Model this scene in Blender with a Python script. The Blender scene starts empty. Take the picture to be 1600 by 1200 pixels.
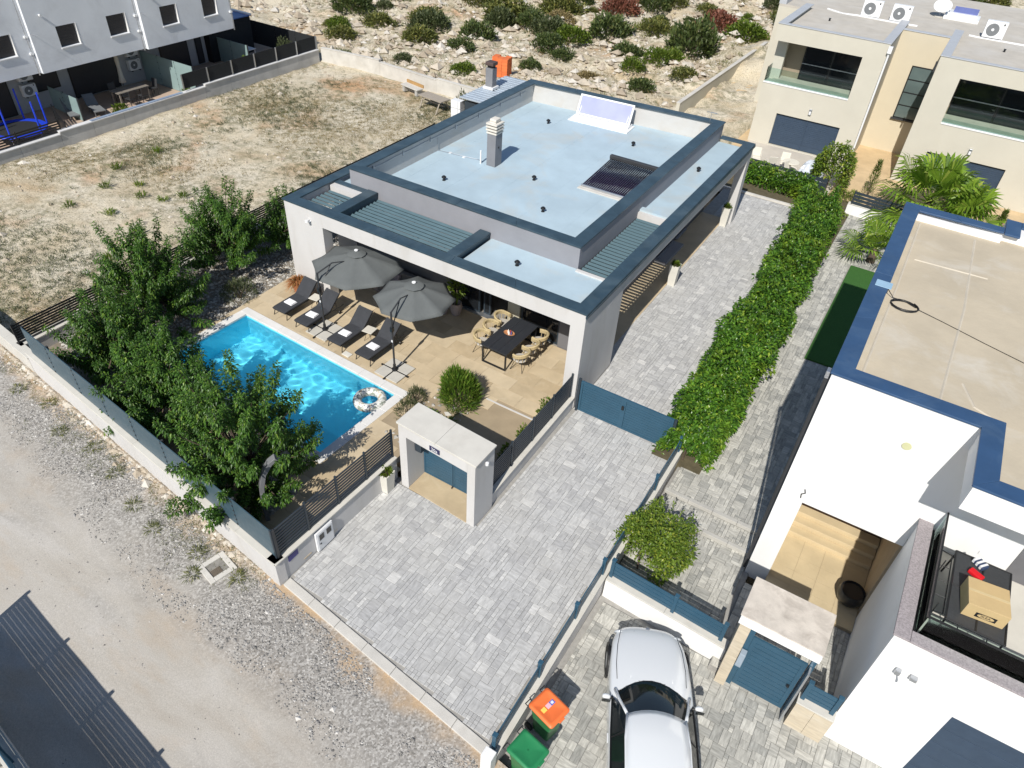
import bpy, math, random
import numpy as np
from mathutils import Matrix, Vector

SC = bpy.context.scene
COL = SC.collection
RAD = math.radians

# ---------------------------------------------------------------- camera
cam_d = bpy.data.cameras.new('camera')
cam = bpy.data.objects.new('camera', cam_d)
COL.objects.link(cam)
cam_d.sensor_width = 36.0
cam_d.lens = 25.155
cam_d.clip_start = 0.1
cam_d.clip_end = 900.0
def _cam_axes(yaw, pitch, roll):
    f = Vector((math.sin(yaw)*math.cos(pitch), math.cos(yaw)*math.cos(pitch), -math.sin(pitch)))
    r = Vector((math.cos(yaw), -math.sin(yaw), 0)); d = f.cross(r)
    c, s = math.cos(roll), math.sin(roll)
    return c*r + s*d, -(-s*r + c*d), f
_r, _u, _f = _cam_axes(-0.511, 0.7025, -0.0690)
cam.matrix_world = Matrix(((_r.x, _u.x, -_f.x, 6.865), (_r.y, _u.y, -_f.y, -16.307), (_r.z, _u.z, -_f.z, 15.7), (0, 0, 0, 1)))
SC.camera = cam

# ---------------------------------------------------------------- sky and sun
SUN_EL, SUN_AZ = RAD(44.0), RAD(171.8)          # azimuth clockwise from +Y
world = bpy.data.worlds.new('World'); SC.world = world
world.use_nodes = True
wn = world.node_tree.nodes; wn.clear()
sky = wn.new('ShaderNodeTexSky'); sky.sky_type = 'NISHITA'; sky.sun_disc = False
sky.sun_elevation = SUN_EL; sky.sun_rotation = SUN_AZ
sky.air_density = 1.0; sky.dust_density = 0.6; sky.ozone_density = 1.2; sky.altitude = 60
bg = wn.new('ShaderNodeBackground'); bg.inputs['Strength'].default_value = 0.092
wo = wn.new('ShaderNodeOutputWorld')
world.node_tree.links.new(sky.outputs[0], bg.inputs[0]); world.node_tree.links.new(bg.outputs[0], wo.inputs[0])
sun_d = bpy.data.lights.new('sun', 'SUN'); sun_d.energy = 4.8; sun_d.angle = RAD(0.5); sun_d.color = (1.0, 0.955, 0.88)
sun = bpy.data.objects.new('sun', sun_d); COL.objects.link(sun)
_to_sun = Vector((math.sin(SUN_AZ)*math.cos(SUN_EL), math.cos(SUN_AZ)*math.cos(SUN_EL), math.sin(SUN_EL)))
sun.rotation_euler = _to_sun.to_track_quat('Z', 'Y').to_euler()
sun.location = (0, -40, 40)

SC.view_settings.view_transform = 'Standard'; SC.view_settings.look = 'None'
SC.view_settings.exposure = 0.12; SC.view_settings.gamma = 1.0; SC.view_settings.use_curve_mapping = False
SC.render.engine = 'CYCLES'
SC.cycles.use_denoising = True
SC.cycles.max_bounces = 8; SC.cycles.transparent_max_bounces = 12
SC.cycles.sample_clamp_indirect = 6.0

# ---------------------------------------------------------------- helpers
rng = np.random.default_rng(7)
random.seed(5)

class MB:
    """collects faces; build() links them as one mesh object"""
    def __init__(s): s.v = []; s.f = []
    def add(s, vs, fs):
        n = len(s.v); s.v += [tuple(map(float, p)) for p in vs]; s.f += [tuple(i+n for i in f) for f in fs]; return s
    def box(s, x0, x1, y0, y1, z0, z1):
        return s.add([(x0,y0,z0),(x1,y0,z0),(x1,y1,z0),(x0,y1,z0),(x0,y0,z1),(x1,y0,z1),(x1,y1,z1),(x0,y1,z1)],
                     [(0,3,2,1),(4,5,6,7),(0,1,5,4),(1,2,6,5),(2,3,7,6),(3,0,4,7)])
    def rbox(s, c, size, rz=0, rx=0, ry=0):
        m = Matrix.Rotation(rz,3,'Z') @ Matrix.Rotation(ry,3,'Y') @ Matrix.Rotation(rx,3,'X')
        h = [x/2 for x in size]; c = Vector(c)
        vs = [c + m @ Vector((sx*h[0], sy*h[1], sz*h[2])) for sz in (-1,1) for sx, sy in ((-1,-1),(1,-1),(1,1),(-1,1))]
        return s.add(vs, [(0,3,2,1),(4,5,6,7),(0,1,5,4),(1,2,6,5),(2,3,7,6),(3,0,4,7)])
    def prism(s, pts, z0, z1):
        n = len(pts); vs = [(x,y,z0) for x,y in pts] + [(x,y,z1) for x,y in pts]
        return s.add(vs, [tuple(reversed(range(n))), tuple(range(n,2*n))] + [(i,(i+1)%n,(i+1)%n+n,i+n) for i in range(n)])
    def quad(s, *p): return s.add(p, [tuple(range(len(p)))])
    def tube(s, pts, r, n=6, caps=True, closed=False):
        pts = [Vector(p) for p in pts]; rs = r if isinstance(r, (list, tuple)) else [r]*len(pts)
        vs = []; prev = None; k = len(pts)
        for i, p in enumerate(pts):
            if closed: t = (pts[(i+1)%k] - pts[i-1]).normalized()
            else: t = (pts[min(i+1,k-1)] - pts[max(i-1,0)]).normalized()
            if prev is None:
                a = Vector((0,0,1)) if abs(t.z) < .9 else Vector((1,0,0))
                prev = (a - t*a.dot(t)).normalized()
            else:
                prev = (prev - t*prev.dot(t)); prev = prev.normalized() if prev.length > 1e-6 else Vector((1,0,0))
            b = t.cross(prev)
            for j in range(n):
                q = 2*math.pi*j/n; vs.append(p + rs[i]*(math.cos(q)*prev + math.sin(q)*b))
        fs = [(i*n+j, i*n+(j+1)%n, (i+1)*n+(j+1)%n, (i+1)*n+j) for i in range(k-1) for j in range(n)]
        if closed: fs += [((k-1)*n+j, (k-1)*n+(j+1)%n, (j+1)%n, j) for j in range(n)]
        elif caps: fs += [tuple(reversed(range(n))), tuple(range((k-1)*n, k*n))]
        return s.add(vs, fs)
    def lathe(s, prof, c=(0,0,0), n=16, cap=True):
        vs = [(c[0]+r*math.cos(2*math.pi*j/n), c[1]+r*math.sin(2*math.pi*j/n), c[2]+z) for r, z in prof for j in range(n)]
        k = len(prof)
        fs = [(i*n+j, i*n+(j+1)%n, (i+1)*n+(j+1)%n, (i+1)*n+j) for i in range(k-1) for j in range(n)]
        if cap: fs += [tuple(reversed(range(n))), tuple(range((k-1)*n, k*n))]
        return s.add(vs, fs)
    def mesh(s, name):
        me = bpy.data.meshes.new(name); me.from_pydata(s.v, [], s.f); me.update(); return me
    def build(s, name, mat, parent=None, smooth=False, bevel=0, label=None, cat=None, group=None, kind=None, loc=None, rz=0, world=False):
        return link(name, s.mesh(name), mat, parent, smooth, bevel, label, cat, group, kind, loc, rz, world)

def tag(o, label=None, cat=None, group=None, kind=None):
    if label: o['label'] = label
    if cat: o['category'] = cat
    if group: o['group'] = group
    if kind: o['kind'] = kind
    return o

def link(name, me, mat, parent=None, smooth=False, bevel=0, label=None, cat=None, group=None, kind=None, loc=None, rz=0, world=False):
    o = bpy.data.objects.new(name, me); COL.objects.link(o)
    if mat is not None and not me.materials: me.materials.append(mat)
    if smooth:
        me.polygons.foreach_set('use_smooth', [True]*len(me.polygons))
        if smooth == 'auto':
            me.set_sharp_from_angle(angle=RAD(40))
    if bevel:
        b = o.modifiers.new('bevel', 'BEVEL'); b.width = bevel; b.segments = 2; b.limit_method = 'ANGLE'; b.angle_limit = RAD(40)
    if parent is not None:
        o.parent = parent
        if world:                                   # vertices given in world space
            p = parent
            while p.parent is not None: p = p.parent
            if parent is p: o.matrix_parent_inverse = Matrix.Translation(-Vector(p.location))
    if loc is not None: o.location = loc
    if rz: o.rotation_euler.z = rz
    return tag(o, label, cat, group, kind)

def thing(name, label, cat, loc=(0,0,0), rz=0, group=None):
    o = bpy.data.objects.new(name, None); COL.objects.link(o); o.location = loc; o.rotation_euler.z = rz
    o.empty_display_size = .2
    return tag(o, label, cat, group)

def kids(o): return [c for c in bpy.data.objects if c.parent == o]
def copy_tree(o, loc=None, rz=None, label=None, parent=None, scale=None):
    c = o.copy(); COL.objects.link(c); c.parent = parent
    if loc is not None: c.location = loc
    if rz is not None: c.rotation_euler.z = rz
    if scale is not None: c.scale = scale if hasattr(scale, '__len__') else (scale,)*3
    if label: c['label'] = label
    for ch in kids(o): copy_tree(ch, parent=c)
    return c

def np_mesh(name, V, F):
    """V (n,3), F (m,k) with constant k"""
    V = np.ascontiguousarray(V, dtype=np.float32); F = np.ascontiguousarray(F, dtype=np.int32)
    me = bpy.data.meshes.new(name); m, k = F.shape
    me.vertices.add(len(V)); me.vertices.foreach_set('co', V.ravel())
    me.loops.add(m*k); me.loops.foreach_set('vertex_index', F.ravel())
    me.polygons.add(m); me.polygons.foreach_set('loop_start', np.arange(0, m*k, k, dtype=np.int32))
    me.polygons.foreach_set('loop_total', np.full(m, k, dtype=np.int32))
    me.update(calc_edges=True); me.shade_flat(); return me

def grid_mesh(name, xs, ys, hf):
    X, Y = np.meshgrid(xs, ys, indexing='ij'); Z = hf(X, Y); nx, ny = len(xs), len(ys)
    V = np.stack([X, Y, Z], -1).reshape(-1, 3)
    i = np.arange((nx-1))[:, None]*ny + np.arange(ny-1)[None, :]; i = i.ravel()
    return np_mesh(name, V, np.stack([i, i+ny, i+ny+1, i+1], -1))

# cheap smooth value noise for shapes
_nt = np.random.default_rng(3).random((64, 64))
def vnoise(x, y):
    x = np.asarray(x, float); y = np.asarray(y, float)
    xi = np.floor(x).astype(int); yi = np.floor(y).astype(int); fx = x-xi; fy = y-yi
    fx = fx*fx*(3-2*fx); fy = fy*fy*(3-2*fy)
    g = lambda a, b: _nt[a % 64, b % 64]
    return (g(xi,yi)*(1-fx)+g(xi+1,yi)*fx)*(1-fy) + (g(xi,yi+1)*(1-fx)+g(xi+1,yi+1)*fx)*fy
def fbm(x, y, o=4):
    r = 0; a = .5
    for _ in range(o): r = r + a*vnoise(x, y); x = x*2.03+5.1; y = y*2.01+9.7; a *= .5
    return r

# ---------------------------------------------------------------- materials
class N:
    """tiny node-graph helper"""
    def __init__(s, name):
        s.m = bpy.data.materials.new(name); s.m.use_nodes = True; s.t = s.m.node_tree
        s.t.nodes.clear(); s.out = s.n('ShaderNodeOutputMaterial')
    def n(s, t, **k):
        x = s.t.nodes.new(t)
        for a, b in k.items(): setattr(x, a, b)
        return x
    def l(s, a, b): s.t.links.new(a, b)
    def val(s, sock, v):
        if hasattr(v, 'node'): s.l(v, sock)
        else: sock.default_value = v
    def math(s, op, a, b=0.0, clamp=False):
        x = s.n('ShaderNodeMath', operation=op, use_clamp=clamp); s.val(x.inputs[0], a); s.val(x.inputs[1], b); return x.outputs[0]
    def coord(s, kind='Object', scale=None, rot=None):
        c = s.n('ShaderNodeTexCoord').outputs[kind]
        if scale is None and rot is None: return c
        mp = s.n('ShaderNodeMapping'); s.l(c, mp.inputs[0])
        if scale is not None: mp.inputs['Scale'].default_value = scale if hasattr(scale, '__len__') else (scale,)*3
        if rot is not None: mp.inputs['Rotation'].default_value = rot
        return mp.outputs[0]
    def noise(s, scale, detail=4, rough=.55, vec=None, dist=0):
        x = s.n('ShaderNodeTexNoise'); x.inputs['Scale'].default_value = scale; x.inputs['Detail'].default_value = detail
        x.inputs['Roughness'].default_value = rough; x.inputs['Distortion'].default_value = dist
        if vec is not None: s.l(vec, x.inputs['Vector'])
        return x.outputs['Fac']
    def voronoi(s, scale, vec=None, out='Distance', feature='F1'):
        x = s.n('ShaderNodeTexVoronoi', feature=feature); x.inputs['Scale'].default_value = scale
        if vec is not None: s.l(vec, x.inputs['Vector'])
        return x.outputs[out]
    def rng(s, v, a, b, c, d):
        x = s.n('ShaderNodeMapRange'); s.val(x.inputs[0], v)
        for i, q in enumerate((a, b, c, d)): x.inputs[i+1].default_value = q
        return x.outputs[0]
    def ramp(s, v, stops, interp='LINEAR'):
        x = s.n('ShaderNodeValToRGB'); s.l(v, x.inputs[0]); e = x.color_ramp.elements; x.color_ramp.interpolation = interp
        while len(e) < len(stops): e.new(.5)
        for q, (p, c) in zip(e, stops): q.position = p; q.color = (*c, 1)
        return x.outputs[0]
    def mix(s, f, a, b, mode='MIX'):
        x = s.n('ShaderNodeMix', data_type='RGBA', blend_type=mode); s.val(x.inputs[0], f)
        for i, q in ((6, a), (7, b)):
            if hasattr(q, 'node'): s.l(q, x.inputs[i])
            else: x.inputs[i].default_value = (*q, 1)
        return x.outputs[2]
    def scale(s, col, f):
        x = s.n('ShaderNodeVectorMath', operation='SCALE')
        if hasattr(col, 'node'): s.l(col, x.inputs[0])
        else: x.inputs[0].default_value = col
        s.val(x.inputs['Scale'], f); return x.outputs[0]
    def rand(s):
        a = s.n('ShaderNodeNewGeometry').outputs['Random Per Island']; b = s.n('ShaderNodeObjectInfo').outputs['Random']
        return s.math('FRACT', s.math('ADD', a, b))
    def bump(s, h, strength=.3, dist=.02, prev=None):
        x = s.n('ShaderNodeBump'); x.inputs['Strength'].default_value = strength; x.inputs['Distance'].default_value = dist
        s.l(h, x.inputs['Height'])
        if prev is not None: s.l(prev, x.inputs['Normal'])
        return x.outputs[0]
    def bsdf(s, col, rough=.6, metal=0, normal=None, spec=.5, coat=0, trans=0, ior=1.45):
        p = s.n('ShaderNodeBsdfPrincipled')
        if hasattr(col, 'node'): s.l(col, p.inputs['Base Color'])
        else: p.inputs['Base Color'].default_value = (*col, 1)
        s.val(p.inputs['Roughness'], rough); s.val(p.inputs['Metallic'], metal)
        p.inputs['Specular IOR Level'].default_value = spec; p.inputs['Coat Weight'].default_value = coat
        p.inputs['Transmission Weight'].default_value = trans; p.inputs['IOR'].default_value = ior
        if normal is not None: s.l(normal, p.inputs['Normal'])
        return p.outputs[0]
    def done(s, sh): s.l(sh, s.out.inputs[0]); return s.m

MATS = {}
def M(name, col, rough=.6, metal=0, var=.1, vs=2.0, island=0., bump=.0, bs=40, bd=.01, spec=.5, coat=0, stain=None, ss=.7, sa=.5, stretch=None):
    """generic weathered surface: colour with soft variation, optional stain colour, fine relief"""
    if name in MATS: return MATS[name]
    g = N(name); co = g.coord('Object', scale=stretch)
    f = g.rng(g.noise(vs, 6, .6, co), .3, .7, 1-var, 1+var)
    c = g.scale(col, f)
    if stain: c = g.mix(g.rng(g.noise(ss, 5, .65, co, .6), .5, .72, 0, sa), c, stain)
    if island: c = g.scale(c, g.rng(g.rand(), 0, 1, 1-island, 1+island))
    nm = g.bump(g.noise(bs, 3, .6, co), bump, bd) if bump else None
    r = g.rng(g.noise(vs*2.3, 4, .6, co), .3, .7, max(.02, rough-.07), min(1, rough+.07))
    MATS[name] = g.done(g.bsdf(c, r, metal, nm, spec, coat)); return MATS[name]

def leafmat(name, lo, hi, tip=None, gloss=.42, trans=.3, patch=None):
    g = N(name); r = g.rand()
    mid = tuple(.5*a+.5*b for a, b in zip(lo, hi)); stops = [(0, lo), (.45, mid), (.86, hi)] + ([(1, tip)] if tip else [])
    c = g.ramp(r, stops)
    pn = g.noise(.75, 3, .6, g.coord('Object'))
    c = g.scale(c, g.rng(pn, .3, .7, .72, 1.25))
    if patch: c = g.mix(g.rng(g.noise(.55, 3, .65, g.coord('Object', rot=(0,0,1.1))), .50, .68, 0, .75), c, patch)
    p = g.bsdf(c, gloss, spec=.4)
    t = g.n('ShaderNodeBsdfTranslucent'); g.l(g.mix(.6, c, (.16, .26, .02)), t.inputs[0])
    x = g.n('ShaderNodeMixShader'); x.inputs[0].default_value = trans; g.l(p, x.inputs[1]); g.l(t.outputs[0], x.inputs[2])
    MATS[name] = g.done(x.outputs[0]); return MATS[name]

white_plaster = M('white_plaster', (.56,.55,.54), .85, var=.05, vs=.9, bump=.25, bs=160, bd=.004, spec=.2, stain=(.42,.395,.35), ss=1.1, sa=.35, stretch=(1,1,.3))
bright_plaster = M('bright_plaster', (.76,.76,.755), .85, var=.03, vs=.9, bump=.3, bs=150, bd=.005, spec=.2, stain=(.64,.62,.58), ss=1.1, sa=.3, stretch=(1,1,.3))
grey_plaster = M('grey_plaster', (.155,.155,.165), .8, var=.06, vs=1.2, bump=.25, bs=160, bd=.004, spec=.2)
midgrey_plaster = M('midgrey_plaster', (.30,.30,.32), .8, var=.07, vs=1.4, bump=.25, bs=160, bd=.004, spec=.2)
coping_blue = M('coping_blue', (.034,.062,.085), .38, var=.22, vs=1.6, spec=.6, stain=(.11,.15,.17), ss=.8, sa=.35)
coping_bright = M('coping_bright', (.034,.078,.165), .42, var=.12, vs=1.5, spec=.5, stain=(.10,.16,.24), ss=1.1, sa=.35)
deck_blue = M('deck_blue', (.405,.515,.585), .55, var=.09, vs=.7, bump=.15, bs=14, spec=.4, stain=(.49,.45,.37), ss=.38, sa=.5)
deck_tan = M('deck_tan', (.485,.42,.315), .8, var=.12, vs=.5, bump=.35, bs=3, bd=.03, stain=(.57,.53,.455), ss=.6, sa=.8)
alu_dark = M('alu_dark', (.030,.042,.055), .42, var=.08, spec=.5)
alu_blue = M('alu_blue', (.030,.085,.135), .42, var=.08, spec=.5)
alu_teal = M('alu_teal', (.050,.090,.118), .42, var=.10, spec=.5)
louvre = M('louvre', (.085,.14,.165), .45, var=.10, spec=.5)
glass_dark = M('glass_dark', (.012,.014,.017), .04, var=.3, vs=.6, spec=.8)
shutter_blue = M('shutter_blue', (.035,.058,.095), .55, var=.08, vs=3)
black_metal = M('black_metal', (.015,.016,.018), .4, var=.1)
dark_grey = M('dark_grey', (.04,.042,.046), .5, var=.1)
white_metal = M('white_metal', (.74,.75,.76), .35, var=.03)
steel = M('steel', (.5,.52,.55), .35, metal=.8, var=.1)
concrete = M('concrete', (.40,.39,.37), .9, var=.14, vs=1.6, bump=.4, bs=60, stain=(.24,.23,.21), ss=.8, sa=.5)
concrete_light = M('concrete_light', (.55,.53,.49), .9, var=.10, vs=1.6, bump=.3, bs=70, stain=(.38,.35,.30), ss=.9, sa=.4)
stone_cap = M('stone_cap', (.58,.56,.51), .8, var=.06, vs=2.2, bump=.2, bs=80, stain=(.45,.42,.37), ss=1.2, sa=.4)
# ================================================================ GROUND
SLOPE = -.107
def road_edge(x): return -10.14 + SLOPE*(x + 2.85)          # northern edge of the gravel road
LOT = (-31.3, -16.4)

def built_mask(X, Y):
    """1 inside the built plots (ground lies lower there, under floors and paving)"""
    def box(x0, x1, y0, y1, s=.15):
        a = np.clip((X-x0)/s, 0, 1)*np.clip((x1-X)/s, 0, 1)*np.clip((Y-y0)/s, 0, 1)*np.clip((y1-Y)/s, 0, 1); return a
    m = box(-16.3, 30, -9.6, 22.3)
    m = np.maximum(m, box(-12.6, 30, 22, 22.6)); m = np.maximum(m, box(3.8, 30, -13, -9)); m = np.maximum(m, box(-60, -31.3, -12, 21.6)); m = np.maximum(m, box(-3.2, 30, -10.1, -9))
    m = np.maximum(m, box(-2.9, 30, 21, 60))
    return m
def ground_h(X, Y):
    n = fbm(X*.35, Y*.35, 4) - .47
    hill = np.clip((Y - 24 + .12*(X+20))/40, 0, 1.2)
    far = np.clip((np.hypot(X, Y)-70)/120, 0, 1)
    z = -.04 + n*(.28 + 1.5*np.clip((Y-23)/14, 0, 1)) + hill*1.1 + far*9
    z += (fbm(X*1.9+7, Y*1.9, 3)-.45)*(.10 + .45*np.clip((Y-23)/10, 0, 1))
    near_road = np.clip((road_edge(X)+2.0-Y)/2.0, 0, 1)
    z = z*(1-near_road) + near_road*(-.08)
    m = built_mask(X, Y)
    return z*(1-m) + m*(-1.9)
def gxs(a, b, d, c0, c1, dd):
    return np.unique(np.round(np.concatenate([np.arange(a, c0, d), np.arange(c0, c1, dd), np.arange(c1, b+.1, d)]), 3))
xs = gxs(-220, 220, 8, -52, 8, .4); ys = gxs(-140, 300, 8, -12, 76, .4)
g = N('dry_ground'); co = g.coord('Object')
a = g.noise(.28, 6, .62, co, .5); b = g.noise(2.6, 6, .68, co); c = g.noise(13, 5, .7, co)
base = g.ramp(a, [(.30, (.48,.38,.255)), (.45, (.58,.51,.385)), (.62, (.65,.595,.485)), (.8, (.52,.41,.28))])
orange = g.rng(g.noise(.17, 4, .6, co, .3), .55, .70, 0, .8)
base = g.mix(orange, base, (.50, .27, .13))
veg = g.rng(b, .44, .60, 0, 1); patch = g.rng(g.noise(.22, 3, .6, g.coord('Object', rot=(0,0,.7))), .38, .6, .15, 1)
base = g.mix(g.math('MULTIPLY', veg, g.math('MULTIPLY', patch, .85)), base, (.205, .195, .12))
base = g.mix(g.rng(c, .52, .64, 0, .7), base, (.17, .14, .09))
base = g.mix(g.math('MULTIPLY', g.rng(g.voronoi(1.7, co), .02, .16, 1, 0), .8), base, (.13, .105, .065))
base = g.mix(g.rng(g.voronoi(5.5, co), .0, .16, .6, 0), base, (.62, .58, .50))
nm = g.bump(c, .6, .05, g.bump(b, .5, .15))
dry_ground = g.done(g.bsdf(base, .95, 0, nm, spec=.1))
o = link('ground', grid_mesh('ground', xs, ys, ground_h), dry_ground, smooth=True, kind='structure')

# ---- gravel road
def road_h(X, Y): return -.045 + (fbm(X*.5, Y*.5, 2)-.4)*.05
def road_mesh():
    u = np.arange(-70, 60.1, .45); v = np.concatenate([np.arange(0, 6.6, .22), [8, 12, 20, 40]])
    U, W = np.meshgrid(u, v, indexing='ij'); X = U; Y = road_edge(U) + .25 - W
    Z = road_h(X, Y); V = np.stack([X, Y, Z], -1).reshape(-1, 3); ny = len(v)
    i = (np.arange(len(u)-1)[:, None]*ny + np.arange(ny-1)[None, :]).ravel()
    return np_mesh('gravel_road', V, np.stack([i, i+1, i+ny+1, i+ny], -1))
g = N('road_dust'); co = g.coord('Object', rot=(0,0,.107)); st = g.coord('Object', scale=(.35, 1.0, 1.0), rot=(0,0,.107))
fine = g.noise(38, 4, .75, co); peb = g.voronoi(24, co, 'Color'); peb2 = g.voronoi(11, co)
dust = g.ramp(g.noise(.8, 5, .6, st, .4), [(.3, (.39,.35,.30)), (.5, (.455,.425,.38)), (.7, (.51,.485,.45))])
dust = g.mix(g.rng(g.noise(.7, 5, .65, g.coord('Object', scale=(.45,1,1))), .52, .70, 0, .65), dust, (.45, .365, .275))
grav = g.ramp(g.math('MULTIPLY', peb, 1.0), [(.15, (.19,.18,.165)), (.5, (.32,.305,.285)), (.9, (.52,.505,.475))])
sep = g.n('ShaderNodeSeparateXYZ'); g.l(g.coord('Object'), sep.inputs[0])
edge = g.math('ADD', g.math('MULTIPLY', sep.outputs[0], -SLOPE), sep.outputs[1])      # distance along the road's cross direction
edge = g.math('ADD', edge, g.rng(g.noise(.7, 4, .6, co), .2, .8, -.55, .55))
k0 = -10.14 + SLOPE*2.85
side = g.rng(edge, k0-2.3, k0-1.2, 0, 1)
mid = g.rng(g.noise(.55, 5, .65, st, .3), .52, .66, 0, .5)
gm = g.math('MAXIMUM', side, mid)
gm = g.math('MULTIPLY', gm, g.rng(fine, .38, .52, .35, 1))
soil = g.math('MULTIPLY', g.rng(edge, k0-.55, k0-.05, 0, .85), g.rng(g.noise(1.6, 4, .6, co), .35, .6, .2, 1))
col = g.mix(gm, dust, grav); col = g.mix(soil, col, (.50, .355, .215)); col = g.scale(col, g.rng(fine, .32, .68, .80, 1.16))
nm = g.bump(fine, .35, .012)
road_dust = g.done(g.bsdf(col, .95, 0, nm, spec=.1))
link('gravel_road', road_mesh(), road_dust, smooth=True, kind='structure')

# ---- loose stones (numpy octahedra / rough boulders)
def stones(name, P, R, mat, rn, kind='stuff', label=None, cat=None, flat=.65, parent=None):
    base = np.array([[1,0,0],[0,1,0],[-1,0,0],[0,-1,0],[0,0,1],[0,0,-1]], float)
    F = np.array([[0,1,4],[1,2,4],[2,3,4],[3,0,4],[1,0,5],[2,1,5],[3,2,5],[0,3,5]])
    n = len(P); J = base[None] * (1 + .35*(rn.random((n,6,1))-.5)) + .25*(rn.random((n,6,3))-.5)
    J[:, :, 2] *= flat; J *= np.asarray(R)[:, None, None] * (1+.5*(rn.random((n,1,3))-.5))
    a = rn.random(n)*6.28; c, s = np.cos(a)[:, None], np.sin(a)[:, None]
    x = J[:, :, 0]*c - J[:, :, 1]*s; y = J[:, :, 0]*s + J[:, :, 1]*c
    V = np.stack([x, y, J[:, :, 2]], -1) + np.asarray(P)[:, None, :]
    return link(name, np_mesh(name, V.reshape(-1, 3), (F[None] + 6*np.arange(n)[:, None, None]).reshape(-1, 3)), mat, parent, kind=kind, label=label, cat=cat)
g = N('gravel_stone'); r = g.rand()
gravel_stone = g.done(g.bsdf(g.ramp(r, [(0, (.17,.165,.155)), (.45, (.27,.26,.25)), (.85, (.40,.39,.37)), (1, (.60,.58,.55))]), .9, spec=.15))
rn = np.random.default_rng(11)
n = 26000
x = rn.uniform(-22, 4.5, n); w = np.abs(rn.normal(0, 1.0, n))*1.15 + .05
y = road_edge(x) - w + (fbm(x*.5, x*0+3)-.47)*1.2
y = np.minimum(y, road_edge(x)-.06)
k = (y > -16) & (fbm(x*.9+3, y*.9) > .40) & (w < 2.0)
stones('road_gravel', np.stack([x, y, road_h(x, y)+.004], -1)[k], rn.gamma(2.0, .006, n)[k]+.007, gravel_stone, rn, label='grey crushed gravel along the edge of the dusty road', cat='gravel')
n = 1500
x = rn.uniform(-20, 5, n); y = road_edge(x) - rn.uniform(.5, 5.5, n); k = fbm(x*.7+9, y*.7+4) > .5
stones('road_pebbles', np.stack([x, y, road_h(x, y)], -1)[k], rn.gamma(2.2, .005, n)[k]+.005, gravel_stone, rn, label='fine grey pebbles lying in the middle of the road', cat='gravel')

# ================================================================ PAVING
g = N('paver'); r = g.rand(); co = g.coord('Object')
geo = g.n('ShaderNodeNewGeometry')
tone = g.ramp(r, [(0, (.385,.385,.385)), (.3, (.43,.43,.425)), (.72, (.465,.465,.46)), (.92, (.50,.50,.49)), (1, (.58,.575,.56))])
posA = g.n('ShaderNodeMapping'); g.l(geo.outputs['Position'], posA.inputs[0]); posA.inputs['Scale'].default_value = (4.0, 15, 1)
posB = g.n('ShaderNodeMapping'); g.l(geo.outputs['Position'], posB.inputs[0]); posB.inputs['Scale'].default_value = (15, 4.0, 1)
off = g.n('ShaderNodeCombineXYZ'); g.l(g.math('MULTIPLY', r, 37.0), off.inputs[0]); g.l(g.math('MULTIPLY', r, 91.0), off.inputs[1])
def addv(a, b):
    x = g.n('ShaderNodeVectorMath', operation='ADD'); g.l(a, x.inputs[0]); g.l(b, x.inputs[1]); return x.outputs[0]
sA = g.noise(1.0, 4, .6, addv(posA.outputs[0], off.outputs[0])); sB = g.noise(1.0, 4, .6, addv(posB.outputs[0], off.outputs[0]))
pick = g.math('GREATER_THAN', g.math('FRACT', g.math('MULTIPLY', r, 7.3)), .5)
mx = g.n('ShaderNodeMix', data_type='FLOAT'); g.l(pick, mx.inputs[0]); g.l(sA, mx.inputs[2]); g.l(sB, mx.inputs[3])
tone = g.scale(tone, g.rng(mx.outputs[0], .32, .68, .80, 1.16))
tone = g.mix(g.rng(g.noise(.45, 4, .6, geo.outputs['Position']), .45, .7, 0, .35), tone, (.46, .45, .42))
nm = g.bump(g.noise(60, 3, .6, geo.outputs['Position']), .25, .006)
paver_mat = g.done(g.bsdf(tone, .8, 0, nm, spec=.25))
# the neighbour's paving: same blocks, warmer and more weathered
g = N('paver_old'); r = g.rand(); geo = g.n('ShaderNodeNewGeometry')
tone = g.ramp(r, [(0, (.31,.31,.29)), (.3, (.39,.385,.355)), (.7, (.46,.45,.41)), (1, (.53,.52,.475))])
posA = g.n('ShaderNodeMapping'); g.l(geo.outputs['Position'], posA.inputs[0]); posA.inputs['Scale'].default_value = (4.0, 22, 1)
posB = g.n('ShaderNodeMapping'); g.l(geo.outputs['Position'], posB.inputs[0]); posB.inputs['Scale'].default_value = (22, 4.0, 1)
off = g.n('ShaderNodeCombineXYZ'); g.l(g.math('MULTIPLY', r, 37.0), off.inputs[0]); g.l(g.math('MULTIPLY', r, 91.0), off.inputs[1])
sA = g.noise(1.0, 4, .6, addv(posA.outputs[0], off.outputs[0])); sB = g.noise(1.0, 4, .6, addv(posB.outputs[0], off.outputs[0]))
pick = g.math('GREATER_THAN', g.math('FRACT', g.math('MULTIPLY', r, 7.3)), .5)
mx = g.n('ShaderNodeMix', data_type='FLOAT'); g.l(pick, mx.inputs[0]); g.l(sA, mx.inputs[2]); g.l(sB, mx.inputs[3])
tone = g.scale(tone, g.rng(mx.outputs[0], .3, .7, .66, 1.2))
nm = g.bump(g.noise(60, 3, .6, geo.outputs['Position']), .3, .006)
paver_old = g.done(g.bsdf(tone, .85, 0, nm, spec=.2))
joint_sand = M('joint_sand', (.31,.30,.28), .95, var=.15, vs=8)

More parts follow.
